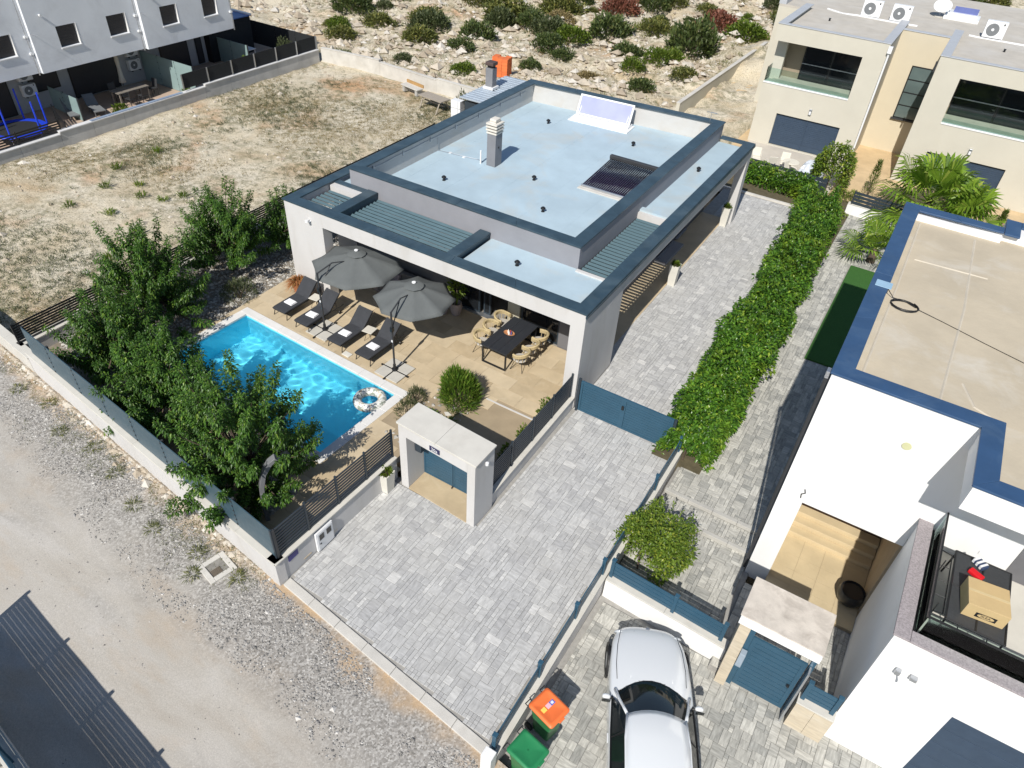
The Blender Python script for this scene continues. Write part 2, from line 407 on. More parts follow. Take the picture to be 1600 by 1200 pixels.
def paver_geo(lx, ly, h=.05, j=.0025, ch=.005):
    a, b = lx/2-j, ly/2-j; c, d = a-ch, b-ch
    V = [(-a,-b,-h),(a,-b,-h),(a,b,-h),(-a,b,-h),(-a,-b,-ch),(a,-b,-ch),(a,b,-ch),(-a,b,-ch),(-c,-d,0),(c,-d,0),(c,d,0),(-c,d,0)]
    F = [(0,1,5,4),(1,2,6,5),(2,3,7,6),(3,0,4,7),(4,5,9,8),(5,6,10,9),(6,7,11,10),(7,4,8,11),(8,9,10,11)]
    return np.array(V), np.array(F)
def ashlar(x0, x1, y0, y1, u, sizes, seed, inside):
    """random fill of a rectangle by blocks of several sizes; returns (cx, cy, lx, ly)"""
    rd = random.Random(seed); nx = int(round((x1-x0)/u)); ny = int(round((y1-y0)/u)); used = np.zeros((nx, ny), bool); out = []
    for j in range(ny):
        for i in range(nx):
            if used[i, j]: continue
            opts = sizes[:]; rd.shuffle(opts)
            for (a, b) in opts + [(1, 1)]:
                if i+a <= nx and j+b <= ny and not used[i:i+a, j:j+b].any(): break
            used[i:i+a, j:j+b] = True
            cx, cy = x0+(i+a/2)*u, y0+(j+b/2)*u
            if inside(cx, cy, a*u/2, b*u/2): out.append((cx, cy, a*u, b*u))
            else:                                     # cut blocks along the edges
                for p in range(a):
                    for q in range(b):
                        ex, ey = x0+(i+p+.5)*u, y0+(j+q+.5)*u
                        if inside(ex, ey, u/2, u/2): out.append((ex, ey, u, u))
    return out
CAM = np.array([6.865, -16.307, 15.7])
def lay_pavers(parent, name, blocks, z, mat, seed, limit=300, zf=None, focus=None, h=.05, j=.0025):
    rd = random.Random(seed); cache = {}
    d = []
    for b in blocks:                                  # the largest in the picture first
        v = np.array([b[0], b[1], z]) - CAM; dist = np.linalg.norm(v)
        d.append(b[2]*b[3]*abs(v[2])/dist**3 if focus is None or focus(b[0], b[1]) else 0)
    order = sorted(range(len(blocks)), key=lambda i: -d[i])
    V = []; F = []; nv = 0
    for q, i in enumerate(order):
        cx, cy, lx, ly = blocks[i]; zz = (z if zf is None else zf(cx, cy)) + rd.uniform(-.0028, .0028)
        if q < limit and d[i] > 0:
            key = (round(lx, 3), round(ly, 3))
            if key not in cache:
                v, f = paver_geo(lx, ly, h, j); cache[key] = np_mesh(name, v, f); cache[key].materials.append(mat)
            o = bpy.data.objects.new(name, cache[key]); COL.objects.link(o); o.parent = parent; o.location = (cx, cy, zz)
            o.rotation_euler = (rd.uniform(-.006, .006), rd.uniform(-.006, .006), rd.uniform(-.008, .008))
        else:
            v, f = paver_geo(lx, ly, h, j); v = v + np.array([cx, cy, zz]); v[:, 2] += (v[:, 0]-cx)*rd.uniform(-.008, .008)
            V.append(v); F.append(f+nv); nv += len(v)
    if V: link(name+'s_beyond', np_mesh(name+'s_beyond', np.concatenate(V), np.concatenate(F)), mat, parent, kind='stuff')

SIZES = [(3,2),(2,3),(2,2),(4,2),(2,4),(3,3),(3,3),(4,3),(3,1),(1,3)]
# villa driveway: forecourt and the lane along the house
drv = MB()
pl = [(-2.86, road_edge(-2.86)+.12), (3.72, road_edge(3.72)+.12), (3.72, -.1), (3.05, -.1), (3.05, 19.9), (-1.5, 19.9), (-1.5, 2.3), (.0, 2.3), (.0, -5.1), (-2.86, -5.6)]
drv.prism(pl, -.14, -.035)
driveway = drv.build('driveway', joint_sand, kind='structure')
def in_drive(x, y, a, b):
    if y-b < road_edge(x)+.36: return False
    if x+a > 3.70 or x-a < -2.84: return False
    if y > 0: return (x+a < 3.04) and (x-a > (.1 if y < 2.95 else -.98)) and y+b < 19.7
    if x-a < -2.5 and y+b > -5.68: return False
    if x-a < .14 and y+b > -5.72: return False
    return True
bl = ashlar(-2.9, 3.8, -11.0, 19.8, .1, SIZES, 4, in_drive)
lay_pavers(driveway, 'paver', bl, 0.0, paver_mat, 9)
# concrete edging stones towards the road
L0, L1 = -2.8, 3.7; ne = 7
for i in range(ne):
    xa = L0+(L1-L0)*i/ne; xb = L0+(L1-L0)*(i+1)/ne - .008
    m = MB(); m.prism([(xa, road_edge(xa)+.10), (xb, road_edge(xb)+.10), (xb, road_edge(xb)+.345), (xa, road_edge(xa)+.345)], -.2, -.002+.004*(i % 2))
    m.build('edging_stone', concrete_light, driveway, bevel=.012)

# neighbour's path (stepped) and car yard
npath = MB(); npath.box(3.95, 7.0, -5.35, 21.3, -.5, -.30)
neighbour_path = npath.build('neighbour_path', joint_sand, kind='structure')
def npath_z(x, y): return 0.0 if y > -1.5 else (-.12 if y > -2.25 else -.24)
def in_npath(x, y, a, b):
    if x+a > 6.93 or x-a < 4.0: return False
    for s in (-1.5, -2.25):
        if y-b < s < y+b: return False
    if 7.35 < y+b and y-b < 15.6 and x+a > 5.78: return False
    if x-a < 4.62 and y > .3: return False
    return -5.25 < y-b and y+b < 21.0
bl = ashlar(3.95, 7.05, -5.3, 21.2, .1, SIZES, 14, in_npath)
m = MB(); m.box(3.96, 6.98, -1.5, 21.2, -.30, -.045).box(3.96, 6.98, -2.25, -1.5, -.30, -.165).box(3.96, 6.98, -5.3, -2.25, -.30, -.285)
m.build('path_bed', joint_sand, neighbour_path)
lay_pavers(neighbour_path, 'paver', bl, 0.0, paver_old, 19, zf=npath_z)
for s, zz in ((-1.5, 0.0), (-2.25, -.12)):
    for i in range(4):
        m = MB(); m.box(4.0+.73*i, 4.0+.73*(i+1)-.006, s-.10, s+.03, zz-.125, zz+.008); m.build('step_edge', M('step_stone', (.43,.42,.39), .85, var=.1), neighbour_path, bevel=.008)
court = MB(); court.box(6.99, 9.70, -6.05, -3.31, -.5, -.155).build('gate_court', joint_sand, kind='structure')
bl = ashlar(7.0, 9.7, -6.0, -3.3, .1, SIZES, 34, lambda x, y, a, b: True)
lay_pavers(bpy.data.objects['gate_court'], 'paver', bl, -.11, paver_old, 39, limit=140)
yard = MB(); yard.box(3.95, 24, -16, -5.5, -.5, -.345); car_yard = yard.build('car_yard', joint_sand, kind='structure')
SIZES2 = [(3,2),(2,3),(2,2),(4,2),(2,4),(3,3),(4,3)]
bl = ashlar(4.0, 13.0, -13.6, -5.6, .1, SIZES2, 24, lambda x, y, a, b: x-a > 4.0 and y+b < (-5.72 if x < 7.2 else -5.6) and not (x > 9.7 and y > -6.1))
lay_pavers(car_yard, 'paver', bl, -.30, paver_old, 29, focus=lambda x, y: not (4.9 < x < 7.3 and y < -7.0) and y > -11.0)

# ================================================================ TERRACE AND POOL
ZT = .15
def rot2(x, y, c, a): return (c[0]+(x-c[0])*math.cos(a)-(y-c[1])*math.sin(a), c[1]+(x-c[0])*math.sin(a)+(y-c[1])*math.cos(a))
PA = RAD(-2.7); PC = (-8.65, -4.43)                     # pool centre and turn
PL, PW = 7.9, 3.98                                      # outer size with coping
g = N('terrace_tile'); r = g.rand(); geo = g.n('ShaderNodeNewGeometry')
c = g.ramp(r, [(0, (.465,.37,.24)), (.5, (.51,.415,.28)), (1, (.555,.46,.32))])
of = g.n('ShaderNodeCombineXYZ'); g.l(g.math('MULTIPLY', r, 50.0), of.inputs[2])
pos = addv(geo.outputs['Position'], of.outputs[0])
c = g.scale(c, g.rng(g.noise(1.3, 5, .6, pos, .4), .3, .7, .88, 1.13))
c = g.mix(g.rng(g.noise(2.4, 4, .6, pos, .8), .55, .75, 0, .35), c, (.62, .54, .40))
terrace_tile = g.done(g.bsdf(c, .55, 0, g.bump(g.noise(30, 3, .6, pos), .1, .005), spec=.35))
tile_grout = M('tile_grout', (.34,.27,.18), .9, var=.1)
PI_L, PI_W = PL-.62, PW-.62
def pool_local(x, y):
    dx, dy = x-PC[0], y-PC[1]; c, s = math.cos(-PA), math.sin(-PA); return dx*c-dy*s, dx*s+dy*c
tm = MB()
poolpts = [rot2(PC[0]+sx*(PL/2-.02), PC[1]+sy*(PW/2-.02), PC, PA) for sx, sy in ((-1,-1),(1,-1),(1,1),(-1,1))]
# base slab as four pieces around the pool
A, B, Cc, D = poolpts
X0, X1, Y0, Y1 = -12.75, -.12, -9.45, 2.42
tm.prism([(X0,-8.75),(-3.2,-9.75),(-3.0,-9.5),B,A], -.1, ZT-.014); tm.prism([(-3.0,-9.5),(-2.98,-5.0),(X1-2.2,-4.9),(X1,-4.8),(X1,Y1),Cc,B], -.1, ZT-.014)
tm.prism([Cc,(X1,Y1),(X0,Y1),D], -.1, ZT-.014); tm.prism([D,(X0,Y1),(X0,-8.75),A], -.1, ZT-.014)
terrace = tm.build('terrace', tile_grout, kind='structure')
def clip_poly(poly, fn):
    """clip a convex polygon by the half plane fn(p) >= 0 (linear)"""
    out = []
    for i in range(len(poly)):
        p, q = poly[i], poly[(i+1) % len(poly)]; a, b = fn(p), fn(q)
        if a >= 0: out.append(p)
        if (a >= 0) != (b >= 0):
            t = a/(a-b); out.append((p[0]+(q[0]-p[0])*t, p[1]+(q[1]-p[1])*t))
    return out
def area(p): return abs(sum(p[i][0]*p[(i+1)%len(p)][1]-p[(i+1)%len(p)][0]*p[i][1] for i in range(len(p))))/2
tile_ang = RAD(-1.0)
def lay_tile(poly):
    parts = [poly]
    # outside the pool: keep the pieces beyond each side in turn
    keep = []; rest = [poly]
    for (ax, sg, lim) in ((1, 1, PW/2), (1, -1, PW/2), (0, 1, PL/2), (0, -1, PL/2)):
        nr = []
        for p in rest:
            f = lambda q: sg*pool_local(*q)[ax]-lim
            o = clip_poly(p, f); i_ = clip_poly(p, lambda q: -f(q))
            if len(o) > 2 and area(o) > .01: keep.append(o)
            if len(i_) > 2 and area(i_) > .005: nr.append(i_)
        rest = nr
    for p in keep:
        for f in (lambda q: q[0]-X0, lambda q: X1-q[0], lambda q: Y1-q[1], lambda q: q[1]-(-8.75-.1*(q[0]+8)),
                  lambda q: -.32-q[0] if q[1] < 0 else 1):
            p = clip_poly(p, f)
            if len(p) < 3: break
        if len(p) < 3 or area(p) < .01: continue
        cx = sum(a for a, b in p)/len(p); cy = sum(b for a, b in p)/len(p)
        if -4.2 < cx < -2.35 and -4.6 < cy < -1.55: continue             # planting bed
        if cx > -2.4 and cy < -1.42: continue                            # entrance path lies lower
        if cy < -5.0 and cx > -2.95: continue
        if cx < -5.3 and cy < -7.6: continue                             # bed under the trees
        m = MB(); m.prism(p, ZT-.02, ZT+random.uniform(-.0012, .0012)); m.build('tile', terrace_tile, terrace)
tw, th, gp = 1.2, .6, .006
for j in range(-18, 8):
    for i in range(-14, 4):
        x0 = i*tw + (tw/2 if j % 2 else 0) - .3; y0 = j*th + .05
        q = [(x0+gp/2,y0+gp/2),(x0+tw-gp/2,y0+gp/2),(x0+tw-gp/2,y0+th-gp/2),(x0+gp/2,y0+th-gp/2)]
        lay_tile([rot2(a, b, (-6,-3), tile_ang) for a, b in q])
# entrance path one step lower, with its white riser
ep = MB(); ep.box(-2.42, -.3, -4.92, -1.42, -.12, .012); entrance_path = ep.build('entrance_path', tile_grout, kind='structure')
for i in range(3):
    for j in range(6):
        x0 = -2.4+.7*i; y0 = -4.9+.58*j
        m = MB(); m.box(x0+.003, min(x0+.697, -.32), y0+.003, min(y0+.577, -1.44), 0, .027); m.build('tile', terrace_tile, entrance_path)
m = MB(); m.box(-2.42, -.3, -1.42, -1.36, .0, ZT+.004); m.build('step_riser', white_plaster, terrace, bevel=.004)
# pool
pool = thing('swimming_pool', 'rectangular swimming pool of bright blue water with white coping', 'pool', (PC[0], PC[1], 0), PA)
pool_liner = M('pool_liner', (.17,.80,1.0), .4, var=.05, vs=1.0)
hl, hw = PI_L/2, PI_W/2; Zb = -1.45
m = MB(); m.quad((-hl,-hw,Zb),(hl,-hw,Zb),(hl,hw,Zb),(-hl,hw,Zb)); m.build('pool_floor', pool_liner, pool)
m = MB()
for a, b in (((-hl,-hw),(hl,-hw)),((hl,-hw),(hl,hw)),((hl,hw),(-hl,hw)),((-hl,hw),(-hl,-hw))): m.quad((*b,Zb),(*a,Zb),(*a,ZT-.03),(*b,ZT-.03))
m.build('pool_wall', pool_liner, pool)
coping_white = M('coping_white', (.68,.67,.65), .75, var=.06, vs=2, bump=.15, bs=60)
HL, HW = PL/2, PW/2
def coping_run(x0, x1, y0, y1, n, ax):
    for i in range(n):
        m = MB()
        if ax == 0: a = x0+(x1-x0)*i/n; b = x0+(x1-x0)*(i+1)/n-.004; m.box(a, b, y0, y1, ZT-.06, ZT+.022)
        else: a = y0+(y1-y0)*i/n; b = y0+(y1-y0)*(i+1)/n-.004; m.box(x0, x1, a, b, ZT-.06, ZT+.022)
        m.build('coping_slab', coping_white, pool, bevel=.012)
coping_run(-HL, HL, hw-.02, HW, 8, 0); coping_run(-HL, HL, -HW, -hw+.02, 8, 0)
coping_run(-HL, -hl+.02, -hw+.021, hw-.021, 4, 1); coping_run(hl-.02, HL, -hw+.021, hw-.021, 4, 1)
# water surface with real ripples
g = N('pool_water'); co = g.coord('Object')
gl = g.n('ShaderNodeBsdfGlass'); gl.inputs['IOR'].default_value = 1.33; gl.inputs['Roughness'].default_value = 0.0; gl.inputs['Color'].default_value = (.93, .99, 1, 1)
pool_water = g.done(gl.outputs[0])
va = g.n('ShaderNodeVolumeAbsorption'); va.inputs['Color'].default_value = (.12, .62, .98, 1); va.inputs['Density'].default_value = .55
def ripple(X, Y):
    z = 0*X
    r0 = np.random.default_rng(21)
    for k in range(34):
        a = r0.uniform(0, 6.28); f = r0.uniform(6, 24); z = z + np.sin(X*f*np.cos(a) + Y*f*np.sin(a) + r0.uniform(0, 6.28) + 1.3*np.sin(X*1.7+Y*1.4+k))/f**.9*.0075
    return ZT-.13 + z*(.55+.9*fbm(X*.5+4, Y*.5, 2))
water = link('water', grid_mesh('water', np.linspace(-hl, hl, 290), np.linspace(-hw, hw, 136), ripple), pool_water, pool, smooth=True)

# refracted sunlight on the pool floor
sun_d.cycles.is_caustics_light = True
water.cycles.is_caustics_caster = True
for o in kids(pool):
    if o.name.startswith('pool_'): o.cycles.is_caustics_receiver = True
# planting strips between the paved areas
hb = M('hedge_soil', (.10,.085,.05), .95, var=.25, vs=5, bump=.5, bs=25)
MB().box(3.06, 4.63, -.45, 22.2, -.5, .008).build('hedge_bed', hb, kind='structure')
MB().box(-2.6, 3.05, 19.92, 22.19, -.5, .006).build('back_bed', hb, kind='structure')
MB().box(4.64, 24, 20.76, 22.19, -.5, .004).build('palm_bed', hb, kind='structure')
MB().box(7.0, 24, 7.6, 20.75, -.5, -.01).build('side_bed', hb, kind='structure')
MB().box(-2.0, 2.75, 19.74, 19.915, -.3, .05).build('bed_kerb', concrete_light, kind='structure', bevel=.01)
# ================================================================ VILLA
villa = thing('villa', 'low flat roofed white villa with dark blue copings and pale blue roof deck', 'house', (-6, 8, 0))
def W(m, name, mat, bevel=0, smooth=False, parent=villa, **k): return m.build(name, mat, parent, smooth, bevel, world=True, **k)
HX0, HX1 = -12.2, .08
PX0, PX1, PY0 = -11.2, -1.48, 2.45           # main block
PYL, PYR = 15.75, 16.5
ZD, ZC, ZP = 3.45, 3.74, 4.30
# front frame
W(MB().box(HX0, -10.42, 0, .42, 0, 3.70), 'left_pier', white_plaster)
W(MB().box(-10.42, -.40, 0, .40, 3.14, 3.70), 'front_beam', white_plaster)
W(MB().prism([(-.40,0),(HX1,0),(HX1,2.78),(-.30,2.78),(-.30,.40),(-.40,.40)], 0, 3.70), 'right_pier', white_plaster)
W(MB().box(-.32, HX1, 2.78, 15.95, 3.12, 3.70), 'side_beam', white_plaster)
W(MB().box(-.32, HX1, 15.95, 16.45, 0, 3.70), 'back_pier', white_plaster)
W(MB().box(HX0, -11.85, .42, 2.45, 3.14, 3.70), 'left_beam', white_plaster)
# ceiling soffit of the veranda where the roof is closed
W(MB().box(-4.85, -.41, .41, 2.44, 3.16, ZD-.02), 'soffit', white_plaster)
W(MB().box(-1.47, -.33, 7.3, 16.3, 3.14, ZD-.02), 'soffit', white_plaster)
# body walls
W(MB().prism([(PX0,PY0),(-6.6,PY0),(-6.6,PY0+.3),(PX0+.3,PY0+.3),(PX0+.3,PYL-.3),(PX1-.3,PYR-.3),(PX1-.3,PY0+.3),(-1.9,PY0+.3),(-1.9,PY0),(PX1,PY0),(PX1,PYR),(PX0,PYL)], 0, 3.44), 'wall', grey_plaster)
W(MB().box(-6.6, -1.9, PY0, PY0+.3, 2.65, 3.44), 'lintel', grey_plaster)
W(MB().box(HX0, PX0-.01, 2.46, 15.4, 0, 3.44), 'left_wing', white_plaster)
# floor inside the door openings
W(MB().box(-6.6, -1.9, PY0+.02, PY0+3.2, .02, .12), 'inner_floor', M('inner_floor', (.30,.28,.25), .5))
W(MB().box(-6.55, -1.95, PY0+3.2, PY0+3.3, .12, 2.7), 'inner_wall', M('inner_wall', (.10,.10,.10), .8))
# roof decks
W(MB().box(-4.85, -.33, .36, PY0-.002, ZD-.02, ZD+.06), 'roof_deck', deck_blue)
W(MB().box(PX1+.002, -.33, 7.36, 16.3, ZD-.02, ZD+.06), 'roof_deck', deck_blue)
W(MB().prism([(PX0+.3,PY0+.3),(PX1-.3,PY0+.3),(PX1-.3,PYR-.35),(PX0+.3,PYL-.32)], ZD-.01, ZD), 'roof_deck', deck_blue, label='broad pale blue roof deck inside the high parapet')
for i in range(5):
    xx = PX0+.9+1.75*i
    W(MB().box(xx, xx+.09, PY0+.36, PYL-.4+.06*i, ZD+.0005, ZD+.004), 'membrane_seam', deck_blue)
# parapet: four walls, light inside, grey outside
light_inside = M('parapet_inside', (.52,.51,.49), .85, var=.06, vs=1.2, bump=.25, bs=120, stain=(.46,.40,.32), ss=.9, sa=.35)
par_grey = M('parapet_grey', (.25,.255,.28), .82, var=.07, vs=1.0, bump=.25, bs=120, bd=.006, stain=(.27,.27,.30), ss=.6, sa=.4)
par_side = par_grey
def wallq(p, q, r, s, z0, z1, name, mat): W(MB().prism([p, q, r, s], z0, z1), name, mat)
t = .34
wallq((PX0,PY0),(PX1,PY0),(PX1-t,PY0+t),(PX0+t,PY0+t), 3.442, ZP, 'parapet_front', par_grey)
wallq((PX1,PY0),(PX1,PYR),(PX1-t,PYR-t),(PX1-t,PY0+t), 3.442, ZP, 'parapet_right', par_grey)
wallq((PX1,PYR),(PX0,PYL),(PX0+t,PYL-t),(PX1-t,PYR-t), 3.442, ZP, 'parapet_back', light_inside)
wallq((PX0,PYL),(PX0,PY0),(PX0+t,PY0+t),(PX0+t,PYL-t), 3.442, ZP, 'parapet_left', light_inside)
# sheet metal copings in lengths
def lerp(a, b, k): return (a[0]+(b[0]-a[0])*k, a[1]+(b[1]-a[1])*k)
def coping(p, q, s, r, z, n, mat=coping_blue, th=.055, parent=villa, name='coping', gap=.006):
    """outer edge p-q, inner edge s-r; folded metal lengths with a narrow seam"""
    for i in range(n):
        k0, k1 = i/n, (i+1)/n - (gap/max(.1, math.dist(p, q)) if i < n-1 else 0)
        W(MB().prism([lerp(p,q,k0), lerp(p,q,k1), lerp(s,r,k1), lerp(s,r,k0)], z, z+th), name, mat, .008, parent=parent)
e = .045; w = .43
coping((PX0-e,PY0-e),(PX1+e,PY0-e),(PX0+w,PY0+w),(PX1-w,PY0+w), ZP, 4)
coping((PX1+e,PY0-e),(PX1+e,PYR+e),(PX1-w,PY0+w),(PX1-w,PYR-w), ZP, 5)
coping((PX1+e,PYR+e),(PX0-e,PYL+e),(PX1-w,PYR-w),(PX0+w,PYL-w), ZP, 4)
coping((PX0-e,PYL+e),(PX0-e,PY0-e),(PX0+w,PYL-w),(PX0+w,PY0+w), ZP, 5)
# outer, lower copings
coping((HX0-e,-e),(HX1+e,-e),(HX0+.4,.40),(HX1-.42,.40), 3.70, 5)
coping((HX1+e,-e),(HX1+e,16.5),(HX1-.42,.40),(HX1-.42,16.5), 3.70, 6)
coping((HX0-e,15.4),(HX0-e,-e),(HX0+.4,15.4),(HX0+.4,.40), 3.70, 6)
coping((HX1-.424,16.12),(HX1-.424,16.5),(PX1+.05,16.12),(PX1+.05,16.5), 3.70, 1)
W(MB().box(HX0+.41, PX0-.05, 2.5, 15.4, 3.44, 3.52), 'roof_deck', deck_blue)
# gutter lip below the right coping
W(MB().box(HX1+.012, HX1+.065, -.06, 16.5, 3.60, 3.685), 'drip_edge', coping_blue)
# beams that divide the front strip
for x0, x1 in ((-10.3, -9.86), (-5.3, -4.88)):
    W(MB().box(x0+.05, x1-.05, .405, 2.44, 3.16, 3.70), 'cross_beam', alu_teal)
    W(MB().box(x0, x1, .405, 2.405, 3.702, 3.755), 'coping', coping_blue, .008)
W(MB().box(-11.79, -10.31, 1.95, 2.2, 3.3, 3.66), 'curb', white_plaster)
W(MB().box(-11.79, -10.31, 2.2, 2.44, 3.3, 3.70), 'curb', coping_blue)
W(MB().box(PX1+.003, -.345, 2.26, 2.40, 3.30, 3.56), 'curb', white_plaster)
W(MB().box(PX1+.003, -.345, 7.22, 7.36, 3.16, 3.63), 'curb', white_plaster)
W(MB().box(PX1+.003, -.345, 7.365, 7.62, 3.50, 3.70), 'curb', deck_blue)
# louvres: every slat a part
def louvres(x0, x1, y0, y1, n, z, tilt=RAD(28), wd=.17):
    me = MB().rbox((0,0,0), (x1-x0, wd, .022), rx=tilt).mesh('louvre_slat'); me.materials.append(louvre)
    for i in range(n):
        o = link('louvre_slat', me, None, villa); o.location = ((x0+x1)/2+6, y0+(y1-y0)*(i+.5)/n-8, z)
    MBt = MB()
louvres(-9.84, -5.32, .42, 2.42, 10, 3.46, wd=.105)
louvres(-11.77, -10.33, .42, 1.94, 7, 3.46, wd=.105)
louvres(PX1+.02, -.36, 2.42, 7.2, 22, 3.40, wd=.105)
for i in range(4):
    W(MB().box(-9.8+1.12*i+.5, -9.8+1.12*i+.54, .42, 2.42, 3.34, 3.38), 'louvre_rail', alu_teal)
for x in (-1.3, -.5):
    W(MB().box(x, x+.04, 2.42, 7.2, 3.28, 3.32), 'louvre_rail', alu_teal)
# terrace doors and windows behind the veranda
def glazing(x0, x1, y, z0, z1, parts, frame=alu_dark, ax='x', depth=.07, open_=()):
    """framed panes standing in a wall; ax = 'x' runs along X, 'y' along Y"""
    def B(a0, a1, d0, d1, c0, c1):
        return MB().box(a0, a1, d0, d1, c0, c1) if ax == 'x' else MB().box(d0, d1, a0, a1, c0, c1)
    n = parts; wdt = (x1-x0)/n; f = .06
    for i in range(n):
        a, b = x0+i*wdt, x0+(i+1)*wdt
        if i in open_: continue
        fr = W(MB().add(*cat_boxes([B(a, a+f, y, y+depth, z0, z1), B(b-f, b, y, y+depth, z0, z1), B(a+f, b-f, y, y+depth, z0, z0+f), B(a+f, b-f, y, y+depth, z1-f, z1)])), 'window_frame', frame)
        pane = B(a+f+.002, b-f-.002, y+depth*.35, y+depth*.6, z0+f+.002, z1-f-.002)
        W(pane, 'pane', glass_dark)
def cat_boxes(bs):
    vs = []; fs = []
    for b in bs: n = len(vs); vs += b.v; fs += [tuple(i+n for i in f) for f in b.f]
    return vs, fs
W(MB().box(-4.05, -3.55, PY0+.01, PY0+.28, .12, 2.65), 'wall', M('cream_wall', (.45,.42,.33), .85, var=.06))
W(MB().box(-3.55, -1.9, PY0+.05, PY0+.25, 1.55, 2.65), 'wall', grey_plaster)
glazing(-6.58, -4.05, PY0+.08, .16, 2.62, 2, open_=(1,))
glazing(-5.2, -4.9, PY0+.17, .16, 2.62, 1)
glazing(-3.5, -1.92, PY0+.06, .16, 1.53, 1)
W(MB().box(-6.6, -4.05, PY0-.06, PY0+.2, .10, .165), 'threshold', steel)
# side facade (x = PX1): windows, entrance door
for (y0, y1, z0, z1, nm) in ((8.2, 9.7, 1.0, 2.6, 'window'), (10.6, 12.3, .15, 2.65, 'door'), (12.75, 13.9, .15, 2.65, 'window')):
    f = W(MB().box(PX1-.02, PX1+.03, y0, y1, z0, z1), nm, alu_dark, .006)
    W(MB().box(PX1+.031, PX1+.04, y0+.07, y1-.07, z0+.07, z1-.07), 'pane', glass_dark)
    W(MB().box(PX1, PX1+.12, y0-.02, y1+.02, z0-.05, z0-.005), 'sill', midgrey_plaster)
W(MB().box(PX1+.05, PX1+.08, 10.75, 10.78, .7, 1.9), 'handle', steel)
sp = MB().box(PX1+.002, -.31, 2.98, 16.3, -.12, .006); W(sp, 'side_floor', terrace_tile)
W(MB().box(PX1+.002, -.95, 10.4, 12.5, .007, .12), 'door_step', midgrey_plaster, .01)
# chimney
ch = MB().box(-8.44, -8.03, 7.56, 8.05, ZD, 4.78); cho = W(ch, 'chimney', M('chimney_grey', (.20,.205,.22), .8, var=.08, bump=.2))
cap_white = M('cap_white', (.62,.59,.53), .8, var=.1, bump=.2)
for i, (g_, z) in enumerate(((.03, 4.78), (.05, 4.90), (.05, 5.02), (.05, 5.14))):
    W(MB().box(-8.44-g_, -8.03+g_, 7.56-g_, 8.05+g_, z+.002, z+.07), 'cowl_ring', cap_white, .01)
    W(MB().box(-8.36, -8.11, 7.64, 7.97, z+.07, z+.122), 'cowl_core', cap_white)
W(MB().box(-8.38, -8.09, 7.62, 7.99, 5.26, 5.36), 'cowl_cap', cap_white, .02)
W(MB().box(-8.02, -8.0, 7.75, 7.81, 4.2, 4.26), 'chimney_hatch', black_metal)
# lightning conductor along the inside of the left parapet
def conductor(pts, name, brackets=0):
    W(MB().tube(pts, .012, 5), name, steel)
cx = PX0+t+.012
conductor([(cx, PY0+.5+.9*i, ZP-.17-.05*abs(math.sin(i*1.7))) for i in range(14)], 'lightning_wire')
for i in range(7): W(MB().box(cx-.01, cx+.035, PY0+.9+1.8*i, PY0+.93+1.8*i, ZP-.30, ZP-.12), 'wire_bracket', steel)
conductor([(cx, 7.5, ZP-.2), (cx, 7.5, ZD+.03), (PX0+1.2, 7.6, ZD+.03), (-9.0, 7.75, ZD+.03), (-8.75, 7.7, ZD+.04)], 'lightning_wire')
for x in (-10.3, -9.6): W(MB().box(x-.06, x+.06, 7.56, 7.68, ZD, ZD+.03), 'wire_block', white_metal)
W(MB().tube([(-8.72, 7.55, ZD), (-8.72, 7.55, ZD+.55)], .035, 8), 'roof_pipe', white_metal)
W(MB().tube([(PX1-.6, PYR-.28, ZP+.05), (PX1-.6, PYR-.28, ZP+.42), (PX1-.35, PYR-.28, ZP+.42)], .015, 6), 'antenna', steel)
W(MB().tube([(PX1-.82, PYR-.28, ZP+.40), (PX1-.30, PYR-.28, ZP+.40)], .012, 5), 'antenna_bar', steel)
# security camera on the left pier and lamp on the right
sc_ = W(MB().rbox((-11.0, -.12, 3.28), (.10,.22,.09), rz=.4, rx=-.3), 'security_camera', white_metal, .01)
W(MB().tube([(-10.95, .0, 3.26), (-10.97, -.08, 3.22), (-11.0, -.1, 3.25)], .025, 6), 'camera_arm', white_metal)
# little roof vents
def vent(x, y, z, label):
    t_ = thing('roof_vent', label, 'vent', (x, y, z), group='black roof vents of the villa')
    MB().lathe([(.07,0),(.07,.02),(.045,.03),(.045,.11)], n=10).build('vent_base', black_metal, t_, smooth='auto')
    MB().lathe([(.09,.11),(.10,.14),(.05,.19),(.01,.2)], n=10).build('vent_cap', black_metal, t_, smooth='auto')
for (x, y, z, l) in ((-8.76, 13.3, ZD, 'small black roof vent on the pale deck left of the skylight'), (-4.46, 13.4, ZD, 'small black roof vent on the pale deck behind the solar collector'),
                     (-6.15, 7.55, ZD, 'small black roof vent midway between chimney and solar collector'), (-4.5, 5.4, ZD, 'small black roof vent near the front right corner of the high deck'),
                     (-8.95, 5.3, ZD, 'small black roof vent in front of the grey chimney'), (-1.06, 12.5, ZD+.06, 'small black roof vent on the narrow right side roof strip'),
                     (-3.21, 1.45, ZD+.06, 'small black roof vent on the low front roof above the dining table')):
    vent(x, y, z, l)
